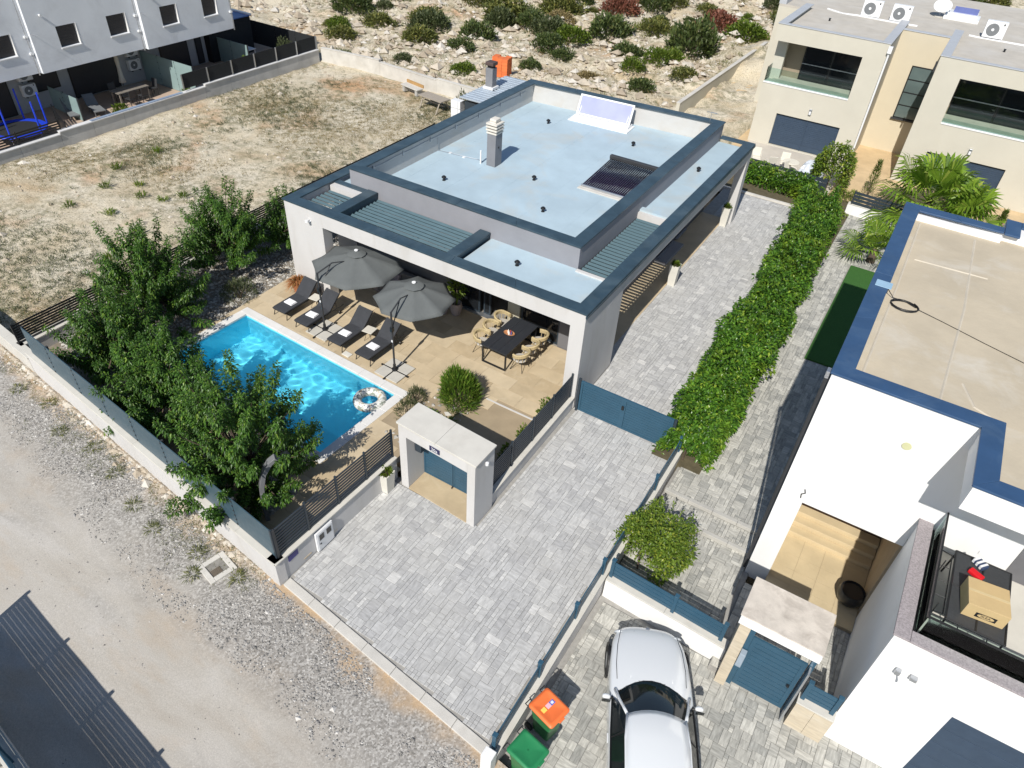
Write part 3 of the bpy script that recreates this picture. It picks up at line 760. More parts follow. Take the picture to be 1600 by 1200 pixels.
# opened roof light
sl = thing('roof_light', 'white framed tilted roof light with pale lilac pane against the back parapet', 'skylight', (-6.8, 15.0, ZD), RAD(3.5))
MB().box(-1.5, 1.5, -.62, .42, 0, .05).build('flashing', white_metal, sl, bevel=.01)
MB().box(-1.38, 1.38, -.20, .40, .05, .14).build('base_frame', white_metal, sl, bevel=.01)
lid = Matrix.Translation((0, .05, .14)) @ Matrix.Rotation(RAD(64), 4, 'X')
def tl(m): m.v = [tuple(lid @ Vector(p)) for p in m.v]; return m
fr = tl(MB().box(-1.36, -1.28, 0, .92, 0, .06).box(1.28, 1.36, 0, .92, 0, .06).box(-1.28, 1.28, 0, .07, 0, .06).box(-1.28, 1.28, .85, .92, 0, .06)).build('lid_frame', white_metal, sl, bevel=.006)
g = N('lilac_pane'); lilac_pane = g.done(g.bsdf(g.scale((.36,.38,.64), g.rng(g.noise(1.2, 3, .5, g.coord('Object')), .3, .7, .92, 1.08)), .25, spec=.5))
tl(MB().box(-1.278, 1.278, .072, .848, .02, .04)).build('pane', lilac_pane, sl)
for x in (-1.2, 1.2): MB().tube([(x, -.05, .14), (x, .28, .62)], .02, 6).build('strut', white_metal, sl)
# evacuated tube collector
sol = thing('solar_collector', 'dark evacuated tube solar collector lying on the blue roof deck', 'solar panel', (-3.3, 9.5, ZD))
tubes_mat = M('solar_tube', (.018,.012,.028), .12, var=.3, vs=4, spec=.8)
tilt = .085
for i in range(24):
    x = -1.0+2.0*i/23; MB().tube([(x, -1.28, .10), (x, 1.26, .10+tilt*2.5)], .032, 8).build('glass_tube', tubes_mat, sol, smooth=True)
MB().box(-1.08, 1.08, 1.22, 1.40, .12+tilt*2.2, .27+tilt*2.4).build('manifold', dark_grey, sol, bevel=.02)
MB().box(-1.06, 1.06, -1.34, -1.27, .05, .13).build('foot_rail', steel, sol, bevel=.006)
MB().box(-1.06, 1.06, -.04, .0, .10, .14).build('middle_rail', steel, sol)
for x in (-.9, .9):
    MB().tube([(x, -1.3, .03), (x, 1.3, .2)], .016, 5).build('side_rail', steel, sol)
    MB().tube([(x, 1.28, .0), (x, 1.28, .34)], .016, 5).build('leg', steel, sol)
MB().box(-1.12, 1.12, -1.52, -1.30, 0, .045).build('ballast_strip', concrete_light, sol, bevel=.008)
# planters by the side pier
def planter(loc, label, h=.62, w0=.15, w1=.20, group='tall pale planters', lean=False):
    t_ = thing('planter', label, 'planter', loc, group=group)
    m = MB().lathe([(w0*1.35,0),(w1*1.35,h),(w1*1.35-.045,h),(w1*1.3-.05,h-.06)], n=4); m.v = [tuple(Matrix.Rotation(RAD(45),3,'Z') @ Vector(p)) for p in m.v]
    m.build('pot', M('pot_cream', (.62,.60,.54), .75, var=.06), t_, bevel=.006)
    MB().box(-w1*.85, w1*.85, -w1*.85, w1*.85, h-.055, h-.04).build('soil', M('soil', (.06,.045,.03), .95), t_)
    return t_, h
# ================================================================ LEAVES
def leaf_cloud(P, D, L, Wd, rn, fold=.25, curl=.25):
    """one folded leaf per point: P base points, D directions (n,3), lengths L, widths Wd -> V, F (quads)"""
    n = len(P); D = D/np.maximum(1e-6, np.linalg.norm(D, axis=1, keepdims=True))
    up = np.tile([0,0,1.], (n,1)) + .7*(rn.random((n,3))-.5); S = np.cross(D, up); S /= np.maximum(1e-6, np.linalg.norm(S, axis=1, keepdims=True))
    U = np.cross(S, D); L = np.asarray(L).reshape(-1,1)*np.ones((n,1)); Wd = np.asarray(Wd).reshape(-1,1)*np.ones((n,1))
    droop = np.zeros((n,3)); droop[:, 2] = -1
    mid = P + D*L*.5 + U*L*.04; tip = P + D*L + droop*L*curl
    a = mid + S*Wd*.5 + U*Wd*fold; b = mid - S*Wd*.5 + U*Wd*fold
    V = np.stack([P, a, tip, b, mid], 1).reshape(-1, 3)
    i = 5*np.arange(n)[:, None]
    F = np.concatenate([i + np.array([[0,4,2,1]]), i + np.array([[0,3,2,4]])], 0)
    return V, F
leaf_tree = leafmat('leaf_tree', (.020,.060,.010), (.082,.182,.023), (.19,.29,.04), .40, .25)
leaf_laurel = leafmat('leaf_laurel', (.018,.058,.009), (.105,.235,.022), (.24,.33,.035), .34, .22, (.20,.29,.02))
leaf_shrub = leafmat('leaf_shrub', (.075,.135,.016), (.18,.26,.03), (.34,.36,.05), .4, .28)
leaf_olive = leafmat('leaf_olive', (.04,.055,.025), (.10,.12,.05), (.16,.17,.08), .5, .2)
leaf_scrub = leafmat('leaf_scrub', (.035,.060,.018), (.095,.125,.036), (.16,.17,.055), .55, .15)
leaf_scrub2 = leafmat('leaf_scrub2', (.07,.085,.025), (.16,.17,.04), (.28,.25,.07), .55, .15)
leaf_lime = leafmat('leaf_lime', (.06,.10,.012), (.13,.19,.02), (.22,.26,.04), .5, .25)
leaf_red = leafmat('leaf_red', (.14,.045,.03), (.24,.09,.06), (.30,.14,.09), .6, .15)
leaf_dry = leafmat('leaf_dry', (.16,.12,.05), (.30,.235,.11), (.40,.33,.18), .8, .15)
leaf_palm = leafmat('leaf_palm', (.10,.19,.02), (.22,.35,.035), (.40,.47,.09), .3, .3)
leaf_bright = leafmat('leaf_bright', (.06,.13,.015), (.15,.25,.03), (.30,.36,.07), .45, .25)
leaf_rust = leafmat('leaf_rust', (.30,.10,.03), (.45,.20,.08), (.30,.24,.06), .7, .2)
bark = M('bark', (.10,.075,.055), .9, var=.3, vs=8, bump=.6, bs=30)

def fruit_tree(name, label, base, height, spread, shoots, seed, lean=(0,0), leafL=.142, zlow=.75, group='leafy trees along the road fence', mat=None):
    """multi-stem garden tree: upright shoots, each a spiral of long drooping leaves"""
    rn = np.random.default_rng(seed); t_ = thing(name, label, 'tree', base, group=group)
    m = MB(); tr = MB()
    tr.tube([(0,0,-.1),(.03,.02,.5),(.02,.05,1.0)], [.085,.07,.06], 7)
    Ps = []; Ds = []; Ls = []
    cz = zlow*1.25; c0 = np.array([lean[0]*.4, lean[1]*.4, cz])
    for k in range(shoots):
        a = k*2.39996 + rn.normal(0, .25); sz = -.22 + 1.22*((k+.5)/shoots)**.85; ch = math.sqrt(max(0, 1-min(1, sz)**2)) if sz > 0 else 1.0
        u = np.array([math.cos(a)*ch, math.sin(a)*ch, sz]); rad = rn.uniform(.66, 1.02) if rn.random() < .72 else (rn.uniform(.4, .7) if rn.random() < .6 else rn.uniform(1.02, 1.15))
        end = c0 + u*np.array([spread, spread, height-cz])*rad
        end[2] = max(end[2], zlow*.55)
        ln = rn.uniform(.75, 1.25); dirn = u*np.array([1, 1, .9]) + np.array([0, 0, .75 if sz > .1 else .3]); dirn /= np.linalg.norm(dirn)
        b0 = end - dirn*ln*.85; b1 = end; bm = (b0+b1)/2 + np.array([0, 0, -.06])
        if k % 2 == 0: m.tube([(.02,.05,1.0), tuple((c0+b0)/2), tuple(b0), tuple(b1)], [.04,.024,.013,.004], 5, caps=False)
        n = int(ln*rn.uniform(165, 205))
        s = np.sort(rn.random(n))**.85; p = b0*((1-s)**2)[:, None] + bm*(2*s*(1-s))[:, None] + b1*(s**2)[:, None]; ang = np.arange(n)*2.4 + rn.uniform(0,6.28)
        ax = dirn; e1 = np.cross(ax, [.3,.2,.9]); e1 /= np.linalg.norm(e1); e2 = np.cross(ax, e1)
        fw = rn.normal(.05, .28, n) + .9*(s**4)
        d = np.cos(ang)[:, None]*e1 + np.sin(ang)[:, None]*e2 + fw[:, None]*ax + np.array([0,0,-.12])
        Ps.append(p + d*.03 + rn.normal(0,.035,(n,3))); Ds.append(d); Ls.append(leafL*(1.12-.4*s)*rn.uniform(.65,1.2,n))
    P = np.concatenate(Ps); D = np.concatenate(Ds); L = np.concatenate(Ls)
    V, F = leaf_cloud(P, D, L, L*.42, rn, .22, .34)
    tro = tr.build('trunk', bark, t_, smooth=True); m.build('branches', bark, tro, smooth=True, kind='stuff')
    link('crown', np_mesh('crown', V, F), mat or leaf_tree, t_)
    return t_
tg = 'leafy garden trees'
fruit_tree('garden_tree', 'largest leafy garden tree overhanging the road fence beside the pool', (-5.7, -8.3, .1), 4.2, 2.1, 140, 1, lean=(-.25,.0), group=tg)
fruit_tree('garden_tree', 'dense garden tree behind the fence, second along the road from the shower', (-9.7, -7.75, .1), 3.4, 1.65, 95, 2, lean=(-.2,.1), group=tg)
fruit_tree('garden_tree', 'garden tree by the far left corner of the road fence', (-13.0, -7.1, .1), 3.1, 1.65, 85, 3, group=tg)
fruit_tree('garden_tree', 'garden tree between slatted side fence and pool, third from the villa', (-14.3, -4.6, .1), 4.1, 1.95, 120, 4, group=tg)
fruit_tree('garden_tree', 'loose garden tree standing in pebbles, second from the white villa pier', (-15.0, -.7, .1), 3.7, 1.85, 90, 5, group=tg, zlow=1.0)
fruit_tree('garden_tree', 'small garden tree closest to the left pier of the villa', (-14.3, 2.0, .1), 2.7, 1.45, 52, 6, group=tg, zlow=.8)

# ================================================================ HEDGES
def hedge(name, label, path, hw, h, dens, seed, mat, leafL=.16, z0=0, group=None, cat='hedge', tufts=0):
    """clipped but uneven hedge that follows a polyline path of (x, y); returns the thing"""
    rn = np.random.default_rng(seed); t_ = thing(name, label, cat, (path[0][0], path[0][1], z0), group=group)
    o = np.array([path[0][0], path[0][1]]); seg = [(np.array(a)-o, np.array(b)-o) for a, b in zip(path[:-1], path[1:])]
    P = []; D = []
    stem = MB()
    for a, b in seg:
        l = np.linalg.norm(b-a); t = (b-a)/l; nrm = np.array([-t[1], t[0]])
        n = int(l*(2*hw+2*h)*dens*2.0)
        s = rn.random(n); top = rn.random(n) < (2*hw)/(2*hw+1.5*h); sd = np.where(rn.random(n) < .5, -1., 1.)
        v = rn.uniform(-1, 1, n); zz = rn.uniform(.04, 1, n)
        yy = a[1]+o[1]+s*l*(1 if abs(t[1]) > .5 else 0)+s*l*(0 if abs(t[1]) > .5 else 1)
        lump = .30 + 1.45*fbm(yy*.8+3, v*hw*1.5+9, 3); lump2 = .42 + 1.22*fbm(yy*.75+sd*5, zz*1.6+sd*7, 3)
        rr = 1 - .42*rn.random(n)**1.6
        cx = np.where(top, v*hw*(.45+1.15*fbm(yy*.75+np.sign(v)*5, 1.6+np.sign(v)*7, 3)), sd*hw*(1-.22*zz**3)*lump2*rr); cz = np.where(top, h*(1-.22*np.abs(v)**3)*lump*rr, zz*h*.92)
        p = a + np.outer(s*l, t) + np.outer(cx, nrm)
        P.append(np.column_stack([p, cz]))
        nx_ = np.where(top, v*.6, sd); nz_ = np.where(top, .35, .2)
        d = np.column_stack([np.outer(nx_, nrm) + np.outer(rn.normal(0,.7,n), t), nz_]) + rn.normal(0,.75,(n,3)); D.append(d)
        for k in range(int(l*1.5)):                                           # rounded lumps that break the outline
            cc = a + t*rn.uniform(.1, l-.1) + nrm*rn.uniform(-.75, .75)*hw; rb = rn.uniform(.38, .62); zc = h*rn.uniform(.55, .82); m_ = int(rb*rb*dens*4.2)
            uu = rn.normal(size=(m_, 3)); uu /= np.linalg.norm(uu, axis=1, keepdims=True); uu[:, 2] = np.abs(uu[:, 2])
            P.append(np.column_stack([cc[0]+uu[:, 0]*rb, cc[1]+uu[:, 1]*rb, zc+uu[:, 2]*rb*.85])); D.append(uu + rn.normal(0, .7, (m_, 3)))
        ni = n//3                                                             # leaves deeper inside
        P.append(np.column_stack([a + np.outer(rn.random(ni)*l, t) + np.outer(rn.uniform(-.8,.8,ni)*hw, nrm), rn.uniform(.3,.82,ni)*h])); D.append(rn.normal(0,1,(ni,3))+np.array([0,0,.2]))
        for k in range(int(l/.45)):
            q = a + t*(k*.45+.2); stem.tube([(q[0], q[1], -.05), (q[0]+rn.normal(0,.05), q[1]+rn.normal(0,.05), h*.6)], [.03,.012], 5)
        for k in range(int(tufts*l)):                                          # young shoots that stand out
            sx = rn.random(); th = rn.uniform(.35, 2.8); c = np.array([*(a + t*sx*l + nrm*math.cos(th)*hw), max(.1, math.sin(th)**.5*h)])
            dd = np.array([*(nrm*math.cos(th)*.6), .9]); m = 12; f = np.linspace(0, .22, m)[:, None]
            P.append(c + dd*f); D.append(dd + rn.normal(0,.7,(m,3)))
    P = np.concatenate(P); D = np.concatenate(D); n = len(P); L = leafL*rn.uniform(.6, 1.25, n)
    V, F = leaf_cloud(P, D, L, L*.46, rn, .15, .15)
    stem.build('stems', bark, t_, kind='stuff')
    link('foliage', np_mesh('foliage', V, F), mat, t_); return t_
hg = 'laurel hedge between the two driveways'
hedge('laurel_hedge', 'glossy green laurel hedge, near length beside the blue driveway gate', [(3.98,-.35),(3.95,3.2)], .86, 1.15, 250, 31, leaf_laurel, tufts=5, group=hg)
hedge('laurel_hedge', 'glossy green laurel hedge, middle length where the drive narrows', [(3.86,3.3),(3.80,8.6)], .98, 1.32, 190, 32, leaf_laurel, tufts=5, group=hg)
hedge('laurel_hedge', 'glossy green laurel hedge, long length level with the white planter', [(3.78,8.7),(3.62,14.6)], .98, 1.28, 150, 33, leaf_laurel, tufts=4, group=hg)
hedge('laurel_hedge', 'glossy green laurel hedge, far length meeting the low corner hedge', [(3.55,14.7),(3.30,20.2)], .98, 1.3, 130, 34, leaf_laurel, tufts=4, group=hg)
hedge('corner_hedge', 'low dark hedge in front of the beige house fence, behind the villa drive', [(2.6,21.1),(-1.3,21.5)], .55, .85, 150, 35, leaf_laurel, tufts=3)
hedge('bamboo_shrub', 'tall feathery green shrub at the corner of the beige house fence', [(3.0,22.1),(2.9,23.8)], .85, 2.1, 110, 36, leaf_shrub, leafL=.19, tufts=16, cat='shrub')
hedge('yellow_green_shrub', 'rounded yellow green shrub behind the blue slatted fence above the car', [(4.35,-4.6),(4.85,-3.3)], .74, 1.6, 330, 37, leaf_shrub, leafL=.10, z0=-.24, tufts=34, cat='shrub')
# ---- smaller garden plants
def tuft(name, label, loc, n, h, spread, mat, seed, cat='plant', wid=.02, group=None, droop=.3, up=.8, parts='leaves'):
    rn = np.random.default_rng(seed); t_ = thing(name, label, cat, loc, group=group)
    a = rn.uniform(0, 6.28, n); el = np.clip(rn.normal(up, .28, n), .05, 1.5); L = h*rn.uniform(.6, 1.1, n)
    P = np.stack([np.cos(a)*spread*.25*rn.random(n), np.sin(a)*spread*.25*rn.random(n), 0*a], -1)
    D = np.stack([np.cos(a)*np.cos(el), np.sin(a)*np.cos(el), np.sin(el)], -1)
    V, F = leaf_cloud(P, D, L, np.full(n, wid), rn, .2, droop); link(parts, np_mesh(parts, V, F), mat, t_); return t_
def bush(name, label, loc, r, h, n, leafL, mat, seed, cat='shrub', group=None, wid=.3, shoot=0.0, hidden=False):
    rn = np.random.default_rng(seed); t_ = thing(name, label, cat, loc, group=group)
    u = rn.normal(size=(n,3)); u[:, 2] = np.abs(u[:, 2]); u /= np.linalg.norm(u, axis=1, keepdims=True)
    lump = .72 + .55*fbm(np.arctan2(u[:,1],u[:,0])*1.6+seed, u[:,2]*3+seed, 3)
    rr = lump*(1-.38*rn.random(n)**2)
    P = u*rr[:, None]*np.array([r, r, h]); D = u*.8 + np.array([0,0,.5+shoot]) + rn.normal(0,.45,(n,3)); L = leafL*rn.uniform(.6,1.2,n)
    V, F = leaf_cloud(P, D, L, L*wid, rn, .15, .1)
    st = MB()
    for k in range(6): a = k*1.05; st.tube([(0,0,-.05),(math.cos(a)*r*.35, math.sin(a)*r*.35, h*.6)], [.03,.01], 5)
    st.build('stems', bark, t_, kind='stuff'); link('foliage', np_mesh('foliage', V, F), mat, t_); return t_
bush('rosemary_bush', 'big round spiky green bush in the bed beside the terrace path', (-3.05, -2.0, .1), .66, 1.30, 3600, .30, leaf_bright, 41, wid=.11, shoot=.9)
bush('lavender_plant', 'low grey green plant behind the entrance portal roof', (-4.0, -3.4, .05), .45, .62, 700, .15, leaf_olive, 42, cat='plant', wid=.14, shoot=.7)
bush('lavender_plant', 'low grey green plant at the pool end of the bed', (-4.25, -2.75, .05), .36, .55, 500, .15, leaf_olive, 43, cat='plant', wid=.14, shoot=.7)
tuft('agave', 'yellow edged rosette plant between the round bush and the portal', (-2.75, -3.15, .05), 40, .6, .3, leaf_lime, 44, wid=.06)
bush('dark_bed_plant', 'small dark leafy plant at the foot of the round bush', (-3.35, -3.3, .05), .35, .4, 500, .13, leaf_tree, 45, cat='plant')
bush('grey_garden_shrub', 'grey leaved low shrub in the pebbles beside the terrace corner', (-13.3, -1.9, .05), .65, .8, 1200, .16, leaf_olive, 46, wid=.16, shoot=.3)
for i, (x, y, r) in enumerate(((-.48, -1.0, .26), (-.5, -2.35, .24), (-.48, -3.4, .22))):
    bush('climber', ('small climbing plant at the fence beside the villa pier', 'small climbing plant halfway along the drive fence', 'small climbing plant at the fence close to the portal')[i], (-.42, y, ZT if y > -1.4 else .03), r, .75, 230, .11, leaf_lime, 47+i, cat='plant', wid=.5)
# rust coloured potted grass by the left pier
pt = thing('rust_grass_planter', 'round terracotta pot of rust orange dry grass by the white pier', 'planter', (-11.75, -.35, ZT))
MB().lathe([(.16,0),(.24,.3),(.25,.36),(.21,.36),(.2,.3)], n=16).build('pot', M('terracotta', (.42,.17,.09), .8, var=.12), pt, smooth='auto')
rn = np.random.default_rng(50); a = rn.uniform(0,6.28,420); el = rn.uniform(.2,1.4,420)
V, F = leaf_cloud(np.stack([np.cos(a)*.1, np.sin(a)*.1, np.full(420,.33)],-1), np.stack([np.cos(a)*np.cos(el), np.sin(a)*np.cos(el), np.sin(el)],-1), rn.uniform(.35,.6,420), np.full(420,.02), rn, .2, .45)
link('dry_grass', np_mesh('dry_grass', V, F), leaf_rust, pt)
def planter_plant(t_, h, seed, mat=leaf_lime, r=.2):
    rn = np.random.default_rng(seed); n = 170; u = rn.normal(size=(n,3)); u[:,2] = np.abs(u[:,2]); u /= np.linalg.norm(u,axis=1,keepdims=True)
    V, F = leaf_cloud(u*np.array([r,r,r])*.8*rn.uniform(.4,1,(n,1))+np.array([0,0,h]), u+np.array([0,0,.4]), rn.uniform(.08,.15,n), .045*np.ones(n), rn, .2, .2)
    link('plant', np_mesh('plant', V, F), mat, t_)
for i, (loc, l) in enumerate((((-.16, 9.15, 0), 'tall tapered cream planter with bright green plant midway along the villa side'), ((-.16, 15.6, 0), 'tall tapered cream planter at the far back corner of the villa'), ((-2.68, -6.15, 0), 'square white planter with small green plant beside the entrance portal'))):
    t_, h = planter(loc, l, h=(.95, .95, .72)[i]); planter_plant(t_, h-.03, 60+i)
# ================================================================ TERRACE FURNITURE
cushion = M('cushion', (.040,.043,.050), .85, var=.12, vs=6, bump=.3, bs=300, bd=.003)
rattan = M('rattan', (.45,.36,.20), .7, var=.18, vs=20, bump=.5, bs=120, bd=.006)
towel_mat = M('towel', (.80,.80,.82), .95, var=.04, bump=.4, bs=200, bd=.004)
canopy_mat = M('canopy', (.115,.125,.125), .8, var=.06, vs=3, bump=.2, bs=400, bd=.002)

def lounger_cushion(L, w, n0=16, bend=.60, ang=RAD(42), th=.075, z=.30):
    """mattress with a raised back: grid along its length with quilted tufts"""
    pts = []
    for i in range(n0+1):
        s = L*i/n0; k = L*bend
        if s <= k: p = (s, z)
        else: p = (k+(s-k)*math.cos(ang), z+(s-k)*math.sin(ang))
        pts.append(p)
    m = MB(); ny = 8; V = []; F = []
    for side in (0, 1):
        for i, (y, zz) in enumerate(pts):
            back = i/n0 > bend; nx_, nz_ = (-math.sin(ang), math.cos(ang)) if back else (0, 1)
            for j in range(ny+1):
                x = -w/2 + w*j/ny; e = min(j, ny-j)/ny; puff = th*(.75+.25*min(1, e*5))*(1 if side else 0)
                if side and (i % 4 == 2) and j in (2, 4, 6): puff -= .022
                ee = min(i, n0-i); 
                if side and ee == 0: puff *= .7
                V.append((x, y+nx_*puff, zz+nz_*puff))
    q = (n0+1)*(ny+1)
    for i in range(n0):
        for j in range(ny):
            a = i*(ny+1)+j; F.append((a+q, a+1+q, a+ny+2+q, a+ny+1+q)); F.append((a, a+ny+1, a+ny+2, a+1))
    for i in range(n0):
        a = i*(ny+1); F.append((a, a+q, a+ny+1+q, a+ny+1)); b = a+ny; F.append((b, b+ny+1, b+ny+1+q, b+q))
    for j in range(ny):
        F.append((j, j+1, j+1+q, j+q)); a = n0*(ny+1)+j; F.append((a, a+q, a+1+q, a+1))
    return m.add(V, F)
def make_lounger(loc, rz, label):
    t_ = thing('sun_lounger', label, 'sun lounger', loc, rz, 'charcoal sun loungers beside the pool')
    L, w = 1.92, .64
    lounger_cushion(L, w).build('mattress', cushion, t_, smooth='auto')
    for x in (-.3, .3):
        MB().tube([(x, .02, .27), (x, 1.86, .27)], .018, 6).build('side_rail', black_metal, t_)
        MB().tube([(x, 1.16, .28), (x, 1.75, .82)], .016, 6).build('back_rail', black_metal, t_)
        MB().tube([(x, .10, .27), (x*1.08, .03, 0)], .016, 6).build('leg', black_metal, t_)
        MB().tube([(x, 1.45, .27), (x*1.08, 1.58, .05)], .016, 6).build('leg', black_metal, t_)
        m = MB(); m.v = []; m.lathe([(.07,-.015),(.075,0),(.07,.015)], n=12); m.v = [tuple(Matrix.Translation((x*1.16, 1.60, .075)) @ Matrix.Rotation(RAD(90),4,'Y') @ Vector(p)) for p in m.v]; m.build('wheel', black_metal, t_)
    MB().tube([(-.3, .03, .27), (.3, .03, .27)], .018, 6).build('foot_rail', black_metal, t_)
    MB().tube([(-.3, 1.5, .27), (-.27, 1.5, .56)], .012, 5).build('back_strut', black_metal, t_); MB().tube([(.3, 1.5, .27), (.27, 1.5, .56)], .012, 5).build('back_strut', black_metal, t_)
    return t_
nth = ('leftmost', 'second', 'third', 'rightmost')
LG = [(-11.05, -2.04, RAD(-1)), (-9.86, -2.16, RAD(-1.5)), (-8.16, -2.31, RAD(-1.5)), (-6.88, -2.33, RAD(-1.5))]
for i, (x, y, a) in enumerate(LG):
    make_lounger((x, y, ZT), a, ('charcoal sun lounger furthest left, beside the rust orange planter', 'charcoal sun lounger just left of the first parasol pole', 'charcoal sun lounger with the small white side table at its right', 'charcoal sun lounger furthest right, beside the second parasol pole')[i])
    tw_ = thing('towel', ('folded white towel on the leftmost lounger', 'folded white towel on the lounger left of the first parasol pole', 'folded white towel on the lounger left of the white side table', 'folded white towel on the rightmost lounger')[i], 'towel', (x+random.uniform(-.03,.03), y+.58, ZT+.372), a+random.uniform(-.12,.12), 'folded white pool towels')
    for k, (sx, sy, z0, z1) in enumerate(((.20,.15,0,.022),(.195,.145,.023,.042),(.19,.142,.043,.06))):
        MB().box(-sx+.01*k, sx, -sy, sy-.012*k, z0, z1).build('fold', towel_mat, tw_, bevel=.009)
def side_table(loc, label):
    t_ = thing('side_table', label, 'side table', loc, .1, 'small poolside tables')
    m = MB().box(-.2,.2,-.2,.2,.43,.455); m.build('table_top', M('table_cream', (.60,.57,.50), .6, var=.05), t_, bevel=.02)
    for sx, sy in ((-1,-1),(1,-1),(1,1),(-1,1)): MB().tube([(sx*.06, sy*.06, .43), (sx*.15, sy*.15, 0)], .008, 5).build('leg', black_metal, t_)
side_table((-7.53, -1.15, ZT), 'small cream side table between the third and fourth loungers')
side_table((-10.45, -.75, ZT), 'small cream side table between the first and second loungers')
MB().box(-.16,.16,-.11,.11,0,.03).build('skimmer_lid', M('lid_white', (.66,.64,.58), .6), bevel=.008, loc=(-7.62,-2.27,ZT+.003), rz=-.05, label='small white square cover plate on the tiles near the pool edge', cat='cover plate')

def parasol(base, aim, R, label, mast_top=2.42, hub_z=2.62, seed=0):
    """cantilever parasol: cross foot with paving slabs, mast, kinked boom, eight-sided canopy"""
    t_ = thing('parasol', label, 'parasol', base, 0, 'grey cantilever parasols')
    ax, ay = aim[0]-base[0], aim[1]-base[1]
    a0 = math.atan2(ay, ax)
    slab = M('slab', (.50,.48,.43), .85, var=.08, bump=.3)
    for k in range(4):
        q = RAD(43)+k*math.pi/2
        MB().rbox((math.cos(q)*.36, math.sin(q)*.36, .035), (.46,.46,.05), rz=RAD(-2)).build('base_slab', slab, t_, bevel=.008)
        q2 = RAD(-2)+k*math.pi/2; MB().rbox((math.cos(q2)*.30, math.sin(q2)*.30, .03), (.58,.05,.045), rz=q2).build('base_arm', black_metal, t_)
    MB().lathe([(.10,.05),(.10,.12),(.055,.14),(.05,.3)], n=12).build('mast_socket', black_metal, t_, smooth='auto')
    MB().tube([(0,0,.12),(0,0,mast_top)], .034, 10).build('mast', dark_grey, t_, smooth='auto')
    d = Vector((math.cos(a0), math.sin(a0), 0)); hubp = Vector((ax, ay, hub_z-.05))
    low = Vector((0,0,1.75)); kink = d*.62 + Vector((0,0,mast_top+.16))
    MB().tube([Vector((0,0,mast_top-.02)), kink], .026, 8).build('boom', dark_grey, t_)
    MB().tube([low, kink - d*.05], .018, 6).build('boom_strut', dark_grey, t_)
    MB().tube([kink, Vector((ax, ay, hub_z-.30))], .020, 8).build('boom', dark_grey, t_); MB().tube([(ax, ay, hub_z-.7), (ax, ay, hub_z+.05)], .022, 8).build('hub_post', dark_grey, t_)
    MB().box(-.05,.05,-.06,.06,1.66,1.84).build('crank_box', black_metal, t_, bevel=.01)
    MB().box(-.03,.03,-.045,-.03,1.25,1.33).build('mast_label', white_metal, t_)
    # canopy
    n = 8; sub = 6; rings = 7; drop = .52; ph = RAD(22.5)+seed
    V = []; F = []
    for r_ in range(rings+1):
        k = r_/rings
        for j in range(n*sub):
            th = ph+2*math.pi*j/(n*sub); u = (j % sub)/sub; cu = math.cos(math.pi/n)/math.cos((u-.5)*2*math.pi/n); cu = 1-(1-cu)*1.0
            sag = .055*math.sin(math.pi*u)*k
            edge = 1-.035*math.sin(math.pi*u)*(k > .99)
            V.append((ax+R*k*cu*edge*math.cos(th), ay+R*k*cu*edge*math.sin(th), hub_z-drop*k**1.12-sag*.9))
    N_ = n*sub
    for r_ in range(rings):
        for j in range(N_): F.append((r_*N_+j, (r_+1)*N_+j, (r_+1)*N_+(j+1)%N_, r_*N_+(j+1)%N_))
    co = MB().add(V, F).build('canopy', canopy_mat, t_, smooth='auto')
    so = co.modifiers.new('thickness', 'SOLIDIFY'); so.thickness = .006
    for j in range(n):
        th = ph+2*math.pi*j/n
        MB().tube([(ax+.05*math.cos(th), ay+.05*math.sin(th), hub_z-.05), (ax+R*.98*math.cos(th), ay+R*.98*math.sin(th), hub_z-drop-.02)], .009, 5).build('rib', dark_grey, t_)
        MB().tube([(ax, ay, hub_z-.62), (ax+R*.52*math.cos(th), ay+R*.52*math.sin(th), hub_z-.28)], .007, 5).build('strut', dark_grey, t_)
    # vent flap and white hub disc
    V = [(ax, ay, hub_z+.075)] + [(ax+.33*math.cos(ph+2*math.pi*j/16), ay+.33*math.sin(ph+2*math.pi*j/16), hub_z-.055+.02*(j % 2)) for j in range(16)]
    MB().add(V, [(0, j+1, (j+1)%16+1) for j in range(16)]).build('vent_flap', canopy_mat, t_, smooth=True)
    MB().lathe([(.07,0),(.07,.03),(.03,.05)], (ax, ay, hub_z+.07), 12).build('hub_cap', white_metal, t_, smooth='auto')
parasol((-9.18, -1.68, ZT), (-8.80, -.10), 1.66, 'larger grey octagonal parasol on the left, over the first two loungers', seed=RAD(4))
parasol((-5.72, -2.02, ZT), (-5.93, -.55), 1.40, 'smaller grey octagonal parasol on the right, nearer the dining table', seed=RAD(10))

